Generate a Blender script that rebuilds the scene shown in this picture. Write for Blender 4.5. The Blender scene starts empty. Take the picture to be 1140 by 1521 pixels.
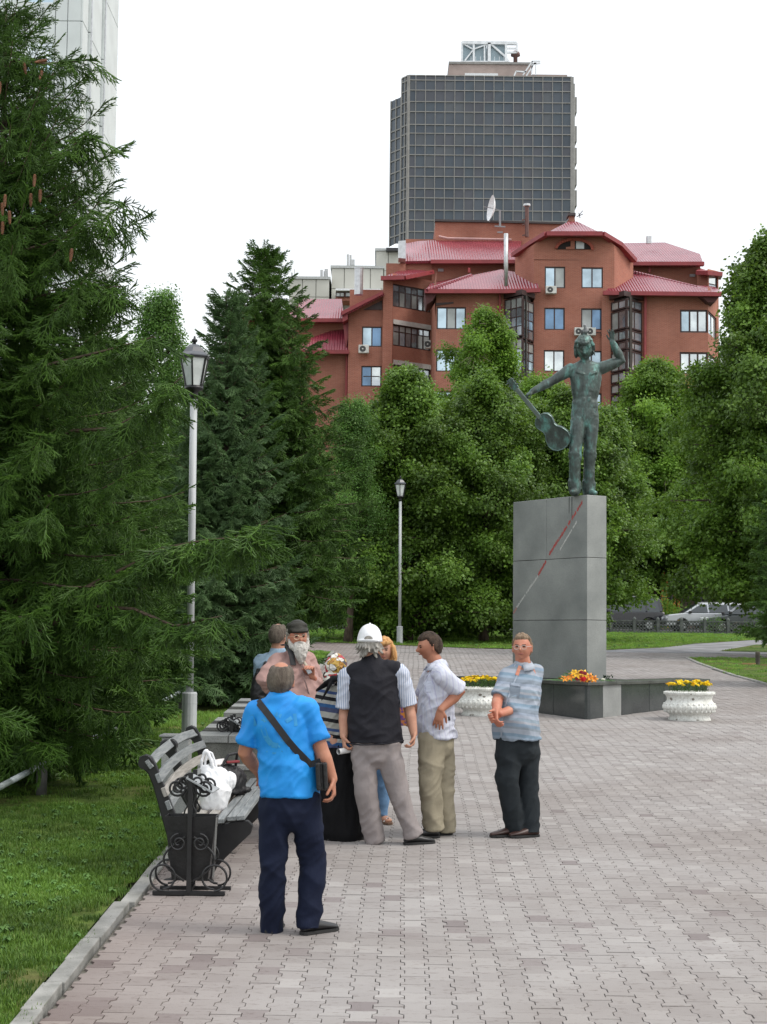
import bpy, math, random
import numpy as np
from mathutils import Vector, Matrix, noise

random.seed(7)
RNG = np.random.default_rng(7)
SC = bpy.context.scene
COL = SC.collection
PI = math.pi
R = math.radians

# ------------------------------------------------------------------ camera
FPX, PW, PH = 2450.0, 1140.0, 1521.0
CAM_Z = 2.19
PITCH = math.atan(190.0 / FPX)
ROLL = R(0.6)
cam_d = bpy.data.cameras.new('camera')
cam = bpy.data.objects.new('camera', cam_d)
COL.objects.link(cam)
cam_d.sensor_fit = 'VERTICAL'
cam_d.sensor_height = 36.0
cam_d.lens = 36.0 * FPX / PH
cam_d.clip_start = 0.1
cam_d.clip_end = 3000
CM = Matrix.Translation((0, 0, CAM_Z)) @ Matrix.Rotation(R(90) + PITCH, 4, 'X') @ Matrix.Rotation(ROLL, 4, 'Z')
cam.matrix_world = CM
SC.camera = cam
CR = CM.to_3x3()
CO = Vector((0, 0, CAM_Z))

# ------------------------------------------------------------------ world: bright overcast
SUN_EL, SUN_AZ = R(52), R(105)      # azimuth measured from +Y towards +X
w = bpy.data.worlds.new("World")
SC.world = w
w.use_nodes = True
nt = w.node_tree
nt.nodes.clear()
sky = nt.nodes.new('ShaderNodeTexSky')
sky.sky_type = 'NISHITA'
sky.sun_disc = False
sky.sun_elevation = SUN_EL
sky.sun_rotation = SUN_AZ
sky.air_density = 1.5
sky.dust_density = 4
b1 = nt.nodes.new('ShaderNodeBackground')
b1.inputs['Strength'].default_value = 0.05
b2 = nt.nodes.new('ShaderNodeBackground')
b2.inputs['Color'].default_value = (0.97, 0.985, 1.0, 1)
b2.inputs['Strength'].default_value = 0.98
ad = nt.nodes.new('ShaderNodeAddShader')
wo = nt.nodes.new('ShaderNodeOutputWorld')
nt.links.new(sky.outputs[0], b1.inputs['Color'])
nt.links.new(b1.outputs[0], ad.inputs[0])
# overcast dome: the zenith is brighter than the sky at the horizon
tcw = nt.nodes.new('ShaderNodeTexCoord'); sxw = nt.nodes.new('ShaderNodeSeparateXYZ'); mrw = nt.nodes.new('ShaderNodeMapRange')
nt.links.new(tcw.outputs['Generated'], sxw.inputs[0]); nt.links.new(sxw.outputs[2], mrw.inputs[0])
mrw.inputs[1].default_value = 0.0; mrw.inputs[2].default_value = 1.0; mrw.inputs[3].default_value = 0.90; mrw.inputs[4].default_value = 1.4
nt.links.new(mrw.outputs[0], b2.inputs['Strength'])
nt.links.new(b2.outputs[0], ad.inputs[1])
nt.links.new(ad.outputs[0], wo.inputs['Surface'])

sd = bpy.data.lights.new('sun', 'SUN')
sun = bpy.data.objects.new('sun', sd)
COL.objects.link(sun)
sd.energy = 1.55
sd.angle = R(16)
sd.color = (1.0, 0.96, 0.9)
sdir = Vector((math.sin(SUN_AZ) * math.cos(SUN_EL), math.cos(SUN_AZ) * math.cos(SUN_EL), math.sin(SUN_EL)))
sun.rotation_euler = sdir.to_track_quat('Z', 'Y').to_euler()
SC.view_settings.view_transform = 'Standard'
SC.view_settings.look = 'None'
SC.view_settings.exposure = 0.0
SC.view_settings.gamma = 1.0
SC.view_settings.use_curve_mapping = False

# ------------------------------------------------------------------ geometry of the place
def g(y):
  """height of the gently rising ground at distance y"""
  if y <= 60: return 0.036 * y
  if y <= 140: return 2.16 + 0.021 * (y - 60)
  return 3.84

def ray(px, py):
  v = Vector(((px - PW / 2) / FPX, -(py - PH / 2) / FPX, -1))
  return CR @ v

def at(px, py, Y):
  d = ray(px, py)
  return CO + d * (Y / d.y)

def gnd(px, py):
  d = ray(px, py)
  Y = 10.0
  for _ in range(60):
    h = g(Y)
    # solve on the local line of the profile
    s = 0.036 if Y <= 60 else 0.021
    b = h - s * Y
    den = d.z / d.y - s
    if abs(den) < 1e-6: break
    Yn = (b - CAM_Z) / den
    if Yn <= 0 or Yn > 400: Yn = 400
    if abs(Yn - Y) < 1e-4: break
    Y = Yn
  p = CO + d * (Y / d.y)
  return p

def sc(Y): return FPX / Y

# ------------------------------------------------------------------ object helpers
ORG = {}
def link(o): COL.objects.link(o); return o

def thing(name, label, cat, loc=(0, 0, 0), rotz=0.0, group=None, kind=None):
  o = bpy.data.objects.new(name, None)
  o.empty_display_size = 0.2
  link(o)
  o.location = loc
  o.rotation_euler = (0, 0, rotz)
  if label: o['label'] = label
  if cat: o['category'] = cat
  if group: o['group'] = group
  if kind: o['kind'] = kind
  ORG[o.name] = Vector(loc)
  return o

def tag(o, label=None, cat=None, group=None, kind=None):
  if label: o['label'] = label
  if cat: o['category'] = cat
  if group: o['group'] = group
  if kind: o['kind'] = kind
  return o

def copy_tree(o, parent=None):
  c = o.copy()
  link(c)
  c.parent = parent
  if parent is not None: c.matrix_parent_inverse = o.matrix_parent_inverse.copy()
  for ch in KIDS.get(o.name, []):
    copy_tree(ch, c)
  return c

KIDS = {}
def set_parent(o, p):
  o.parent = p
  KIDS.setdefault(p.name, []).append(o)

def frame_of(d, up=Vector((0, 0, 1))):
  d = Vector(d).normalized()
  if abs(d.dot(up)) > 0.98: up = Vector((0, 1, 0))
  s = d.cross(up).normalized()
  u = s.cross(d).normalized()
  return d, s, u

class MB:
  def __init__(s):
    s.v = []; s.f = []
  def add(s, vs, fs):
    b = len(s.v)
    s.v.extend([tuple(x) for x in vs])
    s.f.extend([tuple(b + i for i in f) for f in fs])
    return s
  def box(s, x0, x1, y0, y1, z0, z1):
    vs = [(x0, y0, z0), (x1, y0, z0), (x1, y1, z0), (x0, y1, z0), (x0, y0, z1), (x1, y0, z1), (x1, y1, z1), (x0, y1, z1)]
    return s.add(vs, [(0, 3, 2, 1), (4, 5, 6, 7), (0, 1, 5, 4), (1, 2, 6, 5), (2, 3, 7, 6), (3, 0, 4, 7)])
  def bar(s, p0, p1, wd, ht, up=Vector((0, 0, 1))):
    p0 = Vector(p0); p1 = Vector(p1)
    d, sd_, u = frame_of(p1 - p0, up)
    vs = []
    for p in (p0, p1):
      for a, b in ((-1, -1), (1, -1), (1, 1), (-1, 1)):
        vs.append(p + sd_ * (a * wd / 2) + u * (b * ht / 2))
    return s.add(vs, [(0, 1, 2, 3), (7, 6, 5, 4), (0, 4, 5, 1), (1, 5, 6, 2), (2, 6, 7, 3), (3, 7, 4, 0)])
  def tube(s, path, radii, n=8, side=None, cap=True, ph=0.0):
    """path of points, radii: number, list of numbers or list of (a,b); side fixes direction of a"""
    path = [Vector(p) for p in path]
    m = len(path)
    if not hasattr(radii, '__len__'): radii = [radii] * m
    radii = [(r, r) if not hasattr(r, '__len__') else r for r in radii]
    vs = []
    prev = None
    for i, p in enumerate(path):
      if i == 0: d = path[1] - path[0]
      elif i == m - 1: d = path[-1] - path[-2]
      else: d = (path[i + 1] - path[i]).normalized() + (path[i] - path[i - 1]).normalized()
      if d.length < 1e-9: d = Vector((0, 0, 1))
      d.normalize()
      ref = Vector(side[i]) if (side is not None and isinstance(side, list)) else (Vector(side) if side is not None else prev)
      if ref is None:
        ref = Vector((1, 0, 0)) if abs(d.x) < 0.9 else Vector((0, 1, 0))
      a = (ref - d * ref.dot(d))
      if a.length < 1e-6: a = Vector((0, 1, 0)) - d * d.y
      a.normalize()
      b = d.cross(a).normalized()
      prev = a
      ra, rb = radii[i][0], radii[i][1]
      for k in range(n):
        t = 2 * PI * k / n + ph
        vs.append(p + a * (math.cos(t) * ra) + b * (math.sin(t) * rb))
    fs = []
    for i in range(m - 1):
      for k in range(n):
        k2 = (k + 1) % n
        fs.append((i * n + k, i * n + k2, (i + 1) * n + k2, (i + 1) * n + k))
    if cap:
      fs.append(tuple(range(n - 1, -1, -1)))
      fs.append(tuple((m - 1) * n + k for k in range(n)))
    return s.add(vs, fs)
  def blob(s, path, radii, n=16, side=None, f0=False, f1=False):
    """tube with rounded ends (closed)"""
    path = [Vector(p) for p in path]
    radii = [(r, r) if not hasattr(r, '__len__') else r for r in radii]
    d0 = (path[0] - path[1]).normalized(); d1 = (path[-1] - path[-2]).normalized()
    r0 = min(radii[0]); r1 = min(radii[-1])
    P = []; Q = []
    for a in (() if f0 else (85, 60, 30)):
      P.append(path[0] + d0 * r0 * math.sin(R(a))); Q.append((radii[0][0] * math.cos(R(a)), radii[0][1] * math.cos(R(a))))
    P += path; Q += radii
    for a in (() if f1 else (30, 60, 85)):
      P.append(path[-1] + d1 * r1 * math.sin(R(a))); Q.append((radii[-1][0] * math.cos(R(a)), radii[-1][1] * math.cos(R(a))))
    if isinstance(side, list): side = [side[0]] * (0 if f0 else 3) + side + [side[-1]] * (0 if f1 else 3)
    return s.tube(P, Q, n, side)
  def lathe(s, prof, n=16, c=(0, 0, 0), a0=0.0):
    vs = []
    for (r, z) in prof:
      for k in range(n):
        t = 2 * PI * k / n + a0
        vs.append((c[0] + r * math.cos(t), c[1] + r * math.sin(t), c[2] + z))
    fs = []
    for i in range(len(prof) - 1):
      for k in range(n):
        k2 = (k + 1) % n
        fs.append((i * n + k, i * n + k2, (i + 1) * n + k2, (i + 1) * n + k))
    fs.append(tuple(range(n - 1, -1, -1)))
    fs.append(tuple((len(prof) - 1) * n + k for k in range(n)))
    return s.add(vs, fs)
  def prism(s, pts, off):
    """polygon (3-D points) swept by off"""
    pts = [Vector(p) for p in pts]; off = Vector(off)
    n = len(pts)
    vs = pts + [p + off for p in pts]
    fs = [tuple(range(n)), tuple(range(2 * n - 1, n - 1, -1))]
    for k in range(n):
      k2 = (k + 1) % n
      fs.append((k, k + n, k2 + n, k2))
    return s.add(vs, fs)
  def sphere(s, c, r, n=12, m=8, rot=None):
    if not hasattr(r, '__len__'): r = (r, r, r)
    vs = []
    for i in range(m + 1):
      a = PI * i / m
      for k in range(n):
        t = 2 * PI * k / n
        p = Vector((math.sin(a) * math.cos(t) * r[0], math.sin(a) * math.sin(t) * r[1], math.cos(a) * r[2]))
        if rot is not None: p = rot @ p
        vs.append(Vector(c) + p)
    fs = []
    for i in range(m):
      for k in range(n):
        k2 = (k + 1) % n
        if i == 0: fs.append((k, (i + 1) * n + k, (i + 1) * n + k2))
        elif i == m - 1: fs.append((i * n + k, (i + 1) * n + k, i * n + k2))
        else: fs.append((i * n + k, (i + 1) * n + k, (i + 1) * n + k2, i * n + k2))
    return s.add(vs, fs)
  def xf(s, M):
    s.v = [tuple(M @ Vector(p)) for p in s.v]
    return s
  def build(s, name, m, parent=None, smooth=False, world=True, loc=None, bevel=0.0):
    me = bpy.data.meshes.new(name)
    vs = s.v
    if world and parent is not None:
      o0 = ORG[parent.name]
      vs = [(a - o0.x, b - o0.y, c - o0.z) for a, b, c in vs]
    elif loc is not None:
      vs = [(a - loc[0], b - loc[1], c - loc[2]) for a, b, c in vs]
    me.from_pydata(vs, [], s.f)
    if isinstance(m, (list, tuple)):
      for q in m: me.materials.append(q)
    elif m is not None: me.materials.append(m)
    if smooth:
      me.shade_smooth() if hasattr(me, 'shade_smooth') else None
    return mobj(name, me, parent, loc, bevel)

def mobj(name, me, parent=None, loc=None, bevel=0.0):
  o = bpy.data.objects.new(name, me)
  link(o)
  if parent is not None:
    set_parent(o, parent)
    ORG[o.name] = ORG[parent.name]
  else:
    if loc is not None: o.location = loc
    ORG[o.name] = Vector(loc) if loc is not None else Vector((0, 0, 0))
  if bevel > 0:
    bm_ = o.modifiers.new('bevel', 'BEVEL')
    bm_.width = bevel; bm_.segments = 2; bm_.limit_method = 'ANGLE'
  return o

def fix_normals(o):
  import bmesh
  b = bmesh.new(); b.from_mesh(o.data)
  bmesh.ops.recalc_face_normals(b, faces=b.faces)
  b.to_mesh(o.data); b.free()

# ------------------------------------------------------------------ materials
MATS = {}
def M(name, col, rough=0.7, var=0.12, scale=6.0, col2=None, bump=0.0, bscale=40.0, metal=0.0, spec=0.5, fac=(0.35, 0.65),
   stretch=None, coord='Object', coat=0.0, alpha=None, objrand=0.0, detail=4.0, speck=0.0, speck_scale=300.0, speck_col=(0.02, 0.02, 0.02)):
  if name in MATS: return MATS[name]
  m = bpy.data.materials.new(name)
  m.use_nodes = True
  nt = m.node_tree
  N = nt.nodes; L = nt.links
  bs = N['Principled BSDF']
  bs.inputs['Roughness'].default_value = rough
  bs.inputs['Metallic'].default_value = metal
  bs.inputs['Specular IOR Level'].default_value = spec
  if coat: bs.inputs['Coat Weight'].default_value = coat; bs.inputs['Coat Roughness'].default_value = 0.08
  tc = N.new('ShaderNodeTexCoord')
  vec = tc.outputs[coord]
  if stretch:
    mp = N.new('ShaderNodeMapping'); mp.inputs['Scale'].default_value = stretch
    L.new(vec, mp.inputs[0]); vec = mp.outputs[0]
  nz = N.new('ShaderNodeTexNoise'); nz.inputs['Scale'].default_value = scale; nz.inputs['Detail'].default_value = detail
  L.new(vec, nz.inputs['Vector'])
  if col2 is None:
    col2 = tuple(min(1, c * (1 + var)) for c in col); c1 = tuple(c * (1 - var) for c in col)
  else: c1 = col
  rp = N.new('ShaderNodeValToRGB')
  rp.color_ramp.elements[0].position = fac[0]; rp.color_ramp.elements[0].color = (*c1, 1)
  rp.color_ramp.elements[1].position = fac[1]; rp.color_ramp.elements[1].color = (*col2, 1)
  L.new(nz.outputs['Fac'], rp.inputs[0])
  out = rp.outputs[0]
  if speck > 0:
    vz = N.new('ShaderNodeTexNoise'); vz.inputs['Scale'].default_value = speck_scale; vz.inputs['Detail'].default_value = 1
    L.new(vec, vz.inputs['Vector'])
    r2 = N.new('ShaderNodeValToRGB'); r2.color_ramp.elements[0].position = 0.5; r2.color_ramp.elements[0].color = (0, 0, 0, 1)
    r2.color_ramp.elements[1].position = 0.62; r2.color_ramp.elements[1].color = (speck, speck, speck, 1)
    L.new(vz.outputs['Fac'], r2.inputs[0])
    mx = N.new('ShaderNodeMix'); mx.data_type = 'RGBA'
    L.new(r2.outputs[0], mx.inputs[0]); L.new(out, mx.inputs[6]); mx.inputs[7].default_value = (*speck_col, 1)
    out = mx.outputs[2]
  if objrand > 0:
    oi = N.new('ShaderNodeObjectInfo')
    mr = N.new('ShaderNodeMapRange'); mr.inputs[3].default_value = 1 - objrand; mr.inputs[4].default_value = 1 + objrand
    L.new(oi.outputs['Random'], mr.inputs[0])
    hv = N.new('ShaderNodeHueSaturation'); L.new(mr.outputs[0], hv.inputs['Value']); L.new(out, hv.inputs['Color'])
    out = hv.outputs[0]
  L.new(out, bs.inputs['Base Color'])
  if bump > 0:
    bz = N.new('ShaderNodeTexNoise'); bz.inputs['Scale'].default_value = bscale; bz.inputs['Detail'].default_value = 5
    L.new(vec, bz.inputs['Vector'])
    bp = N.new('ShaderNodeBump'); bp.inputs['Strength'].default_value = bump; bp.inputs['Distance'].default_value = 0.01
    L.new(bz.outputs['Fac'], bp.inputs['Height']); L.new(bp.outputs[0], bs.inputs['Normal'])
  MATS[name] = m
  return m

def leafmat(name, c1, c2, c3=None, trans=0.25, rough=0.5, spec=0.35, hue=0.02, val=0.35):
  """foliage: colour differs per instance, a little light comes through"""
  m = bpy.data.materials.new(name); m.use_nodes = True
  nt = m.node_tree; N = nt.nodes; L = nt.links
  bs = N['Principled BSDF']; bs.inputs['Roughness'].default_value = rough; bs.inputs['Specular IOR Level'].default_value = spec
  oi = N.new('ShaderNodeObjectInfo')
  ge = N.new('ShaderNodeNewGeometry')
  rp = N.new('ShaderNodeValToRGB')
  rp.color_ramp.elements[0].color = (*c1, 1); rp.color_ramp.elements[1].color = (*c2, 1)
  if c3: e = rp.color_ramp.elements.new(0.93); e.color = (*c2, 1); rp.color_ramp.elements[-1].color = (*c3, 1)
  ad = N.new('ShaderNodeMath'); ad.operation = 'ADD'
  ml = N.new('ShaderNodeMath'); ml.operation = 'MULTIPLY'; ml.inputs[1].default_value = 0.5
  m2 = N.new('ShaderNodeMath'); m2.operation = 'MULTIPLY'; m2.inputs[1].default_value = 0.5
  L.new(oi.outputs['Random'], ml.inputs[0]); L.new(ge.outputs['Random Per Island'], m2.inputs[0])
  L.new(ml.outputs[0], ad.inputs[0]); L.new(m2.outputs[0], ad.inputs[1]); L.new(ad.outputs[0], rp.inputs[0])
  ta = N.new('ShaderNodeAttribute'); ta.attribute_type = 'INSTANCER'; ta.attribute_name = 'tint'
  mt = N.new('ShaderNodeMix'); mt.data_type = 'RGBA'; mt.blend_type = 'MULTIPLY'; mt.inputs[0].default_value = 1
  ad1 = N.new('ShaderNodeMath'); ad1.operation = 'ADD'; ad1.inputs[1].default_value = 1.0; L.new(ta.outputs['Fac'], ad1.inputs[0])
  L.new(rp.outputs[0], mt.inputs[6]); L.new(ad1.outputs[0], mt.inputs[7]); rp_out = mt.outputs[2]
  L.new(rp_out, bs.inputs['Base Color'])
  tr = N.new('ShaderNodeBsdfTranslucent')
  hs = N.new('ShaderNodeHueSaturation'); hs.inputs['Value'].default_value = 1.3; hs.inputs['Hue'].default_value = 0.485
  L.new(rp_out, hs.inputs['Color']); L.new(hs.outputs[0], tr.inputs['Color'])
  mx = N.new('ShaderNodeMixShader'); mx.inputs[0].default_value = trans
  L.new(bs.outputs[0], mx.inputs[1]); L.new(tr.outputs[0], mx.inputs[2])
  L.new(mx.outputs[0], N['Material Output'].inputs['Surface'])
  return m

# instancing of foliage / grass sources on points
def source(name, mb, m):
  me = bpy.data.meshes.new(name)
  me.from_pydata(mb.v, [], mb.f)
  for q in (m if isinstance(m, list) else [m]): me.materials.append(q)
  return bpy.data.objects.new(name, me)

GN = {}
def scatter_group(key, sources):
  if key in GN: return GN[key]
  ng = bpy.data.node_groups.new(key, 'GeometryNodeTree')
  ng.interface.new_socket('Geometry', in_out='INPUT', socket_type='NodeSocketGeometry')
  ng.interface.new_socket('Geometry', in_out='OUTPUT', socket_type='NodeSocketGeometry')
  N = ng.nodes; L = ng.links
  gi = N.new('NodeGroupInput'); go = N.new('NodeGroupOutput')
  jo = N.new('GeometryNodeJoinGeometry')
  for s_ in sources:
    oi = N.new('GeometryNodeObjectInfo'); oi.inputs['Object'].default_value = s_
    oi.inputs['As Instance'].default_value = True
    L.new(oi.outputs['Geometry'], jo.inputs[0])
  ip = N.new('GeometryNodeInstanceOnPoints'); ip.inputs['Pick Instance'].default_value = True
  def attr(n, t):
    a = N.new('GeometryNodeInputNamedAttribute'); a.data_type = t; a.inputs[0].default_value = n; return a
  ar = attr('rot', 'FLOAT_VECTOR'); asz = attr('scl', 'FLOAT'); ai = attr('idx', 'INT')
  L.new(gi.outputs[0], ip.inputs['Points']); L.new(jo.outputs[0], ip.inputs['Instance'])
  er = N.new('FunctionNodeEulerToRotation')
  L.new(ar.outputs[0], er.inputs[0]); L.new(er.outputs[0], ip.inputs['Rotation'])
  L.new(asz.outputs[0], ip.inputs['Scale']); L.new(ai.outputs[0], ip.inputs['Instance Index'])
  L.new(ip.outputs[0], go.inputs[0])
  GN[key] = ng
  return ng

def scatter(name, pts, rots, scls, key, sources, parent=None, tint=None):
  """pts world coordinates"""
  n = len(pts)
  pts = np.asarray(pts, float).copy()
  if parent is not None:
    o0 = ORG[parent.name]; pts -= np.array([o0.x, o0.y, o0.z])
  me = bpy.data.meshes.new(name)
  me.vertices.add(n)
  me.vertices.foreach_set('co', pts.ravel())
  a = me.attributes.new('rot', 'FLOAT_VECTOR', 'POINT'); a.data.foreach_set('vector', np.asarray(rots, float).ravel())
  a = me.attributes.new('scl', 'FLOAT', 'POINT'); a.data.foreach_set('value', np.asarray(scls, float).ravel())
  a = me.attributes.new('idx', 'INT', 'POINT'); a.data.foreach_set('value', RNG.integers(0, len(sources), n).astype(np.int32))
  if tint is not None:
    a = me.attributes.new('tint', 'FLOAT', 'POINT'); a.data.foreach_set('value', np.asarray(tint, float).ravel())
  o = mobj(name, me, parent)
  md = o.modifiers.new('scatter', 'NODES'); md.node_group = scatter_group(key, sources)
  return o

def eul(dirv, roll=0.0):
  """euler that turns +X to dirv, with z kept up-ish, plus roll about the axis"""
  d = Vector(dirv).normalized()
  yaw = math.atan2(d.y, d.x); pit = -math.asin(max(-1, min(1, d.z)))
  return (Matrix.Rotation(yaw, 3, 'Z') @ Matrix.Rotation(pit, 3, 'Y') @ Matrix.Rotation(roll, 3, 'X')).to_euler()

# ------------------------------------------------------------------ ground, paving, lawns
def inpoly(x, y, P):
  c = False; n = len(P); j = n - 1
  for i in range(n):
    xi, yi = P[i]; xj, yj = P[j]
    if (yi > y) != (yj > y) and x < (xj - xi) * (y - yi) / (yj - yi) + xi: c = not c
    j = i
  return c

def inpoly_np(x, y, P):
  c = np.zeros(len(x), bool); n = len(P); j = n - 1
  for i in range(n):
    xi, yi = P[i]; xj, yj = P[j]
    if yi != yj:
      k = ((yi > y) != (yj > y)) & (x < (xj - xi) * (y - yi) / (yj - yi) + xi)
      c ^= k
    j = i
  return c

g_np = lambda y: np.where(y <= 60, 0.036 * y, np.where(y <= 140, 2.16 + 0.021 * (y - 60), 3.84))

def sheet(name, m, poly, dz, kind='structure'):
  """flat polygon laid over the rising ground, cut at the bends of the profile"""
  import bmesh
  bm = bmesh.new()
  vs = [bm.verts.new((x, y, 0)) for x, y in poly]
  bm.faces.new(vs)
  for yb in (60, 140):
    geom = bm.verts[:] + bm.edges[:] + bm.faces[:]
    bmesh.ops.bisect_plane(bm, geom=geom, plane_co=(0, yb, 0), plane_no=(0, 1, 0))
  for v in bm.verts: v.co.z = g(v.co.y) + dz
  bmesh.ops.recalc_face_normals(bm, faces=bm.faces)
  for f in bm.faces:
    if f.normal.z < 0: f.normal_flip()
  me = bpy.data.meshes.new(name); bm.to_mesh(me); bm.free()
  me.materials.append(m)
  o = mobj(name, me); tag(o, kind=kind)
  return o

# world outline points from the photograph's ground line readings
def K(px, py): p = gnd(px, py); return (p.x, p.y)
KX0, KX1 = K(60, 1521), K(471, 1001)
kdir = Vector((KX1[0] - KX0[0], KX1[1] - KX0[1])).normalized()
def kerb_x(y): return KX0[0] + (y - KX0[1]) * kdir.x / kdir.y
YC1 = K(520, 968)[1]        # near side of the cross path
YC2 = K(600, 958)[1]        # far side of the cross path
print('kerb', KX0, KX1, 'cross', YC1, YC2)

soil = M('soil_dark', (0.045, 0.038, 0.028), 0.95, col2=(0.07, 0.06, 0.04), scale=3, bump=0.5, bscale=20)
sheet('ground', M('ground_far', (0.05, 0.065, 0.03), 0.95, col2=(0.075, 0.08, 0.04), scale=0.4), [(-900, -30), (900, -30), (900, 1500), (-900, 1500)], -0.12)

def grassmat(name):
  m = bpy.data.materials.new(name); m.use_nodes = True
  nt = m.node_tree; N = nt.nodes; L = nt.links; bs = N['Principled BSDF']
  bs.inputs['Roughness'].default_value = 0.9; bs.inputs['Specular IOR Level'].default_value = 0.15
  tc = N.new('ShaderNodeTexCoord')
  n1 = N.new('ShaderNodeTexNoise'); n1.inputs['Scale'].default_value = 0.7; n1.inputs['Detail'].default_value = 6
  n2 = N.new('ShaderNodeTexNoise'); n2.inputs['Scale'].default_value = 9; n2.inputs['Detail'].default_value = 5
  for q in (n1, n2): L.new(tc.outputs['Object'], q.inputs['Vector'])
  r1 = N.new('ShaderNodeValToRGB')
  e = r1.color_ramp.elements
  e[0].position = 0.3; e[0].color = (0.055, 0.10, 0.02, 1); e[1].position = 0.50; e[1].color = (0.10, 0.155, 0.03, 1)
  q = e.new(0.60); q.color = (0.12, 0.14, 0.04, 1); q = e.new(0.70); q.color = (0.15, 0.10, 0.05, 1)
  r2 = N.new('ShaderNodeValToRGB'); r2.color_ramp.elements[0].position = 0.3; r2.color_ramp.elements[0].color = (0.5, 0.5, 0.5, 1)
  r2.color_ramp.elements[1].position = 0.7; r2.color_ramp.elements[1].color = (1.15, 1.15, 1.1, 1)
  mx = N.new('ShaderNodeMix'); mx.data_type = 'RGBA'; mx.blend_type = 'MULTIPLY'; mx.inputs[0].default_value = 1
  L.new(n1.outputs['Fac'], r1.inputs[0]); L.new(n2.outputs['Fac'], r2.inputs[0])
  L.new(r1.outputs[0], mx.inputs[6]); L.new(r2.outputs[0], mx.inputs[7]); L.new(mx.outputs[2], bs.inputs['Base Color'])
  bp = N.new('ShaderNodeBump'); bp.inputs['Strength'].default_value = 0.6; bp.inputs['Distance'].default_value = 0.03
  n3 = N.new('ShaderNodeTexNoise'); n3.inputs['Scale'].default_value = 60; L.new(tc.outputs['Object'], n3.inputs['Vector'])
  L.new(n3.outputs['Fac'], bp.inputs['Height']); L.new(bp.outputs[0], bs.inputs['Normal'])
  return m
GRASS = grassmat('lawn_ground')
LAWN_L = [(-40, 2), (kerb_x(2) - 0.16, 2), (kerb_x(YC1) - 0.16, YC1 - 0.1), (-40, YC1 - 0.1)]
sheet('lawn', GRASS, LAWN_L, 0.0)
# far lawn behind the cross path
a, b_ = K(480, 954), K(700, 963)
FAR = [(-60, a[1]), K(480, 954), K(700, 963), K(900, 966), K(985, 962), K(1119, 951), (26, K(1119, 951)[1] + 2), (40, 88), (-60, 88)]
sheet('lawn', GRASS, FAR, 0.012)
RL = [K(1024, 977), K(1123, 974), (18, K(1123, 974)[1]), (18, K(1140, 1017)[1] - 3.5), K(1140, 1017), K(1089, 1003), K(1068, 997), K(1037, 985)]
RL = [K(1024, 977), (20, K(1123, 974)[1]), (20, 20), (K(1140, 1017)[0] + 2.2, K(1140, 1017)[1] - 8), K(1140, 1017), K(1089, 1003), K(1068, 997), K(1037, 985)]
sheet('lawn', GRASS, RL, 0.012)
RS = [K(1069, 967.5), K(1123, 958), (26, K(1119, 953)[1]), (26, K(1140, 969)[1]), K(1140, 969)]
sheet('lawn', GRASS, RS, 0.016)
asph = M('asphalt', (0.16, 0.16, 0.165), 0.85, col2=(0.27, 0.27, 0.28), scale=1.2, bump=0.3, bscale=80)
sheet('path', asph, [K(900, 968.5), K(900, 966), K(985, 962), K(1119, 951), (30, K(1119, 951)[1]), (30, K(1140, 972)[1]), K(1140, 972)], 0.004)
sheet('road', M('road_asphalt', (0.05, 0.05, 0.052), 0.9, scale=2), [(-60, 88), (60, 88), (60, 101), (-60, 101)], 0.01)
PAVE_BED = [(kerb_x(2) - 0.01, 2), (22, 2), (30, YC2 + 2.5), (-40, YC2 + 2.5), (-40, YC1 - 0.1), (kerb_x(YC1) - 0.01, YC1 - 0.1)]
sheet('paving_bed', M('paving_sand', (0.15, 0.135, 0.12), 0.95, col2=(0.085, 0.08, 0.06), scale=20), PAVE_BED, -0.012)

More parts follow.
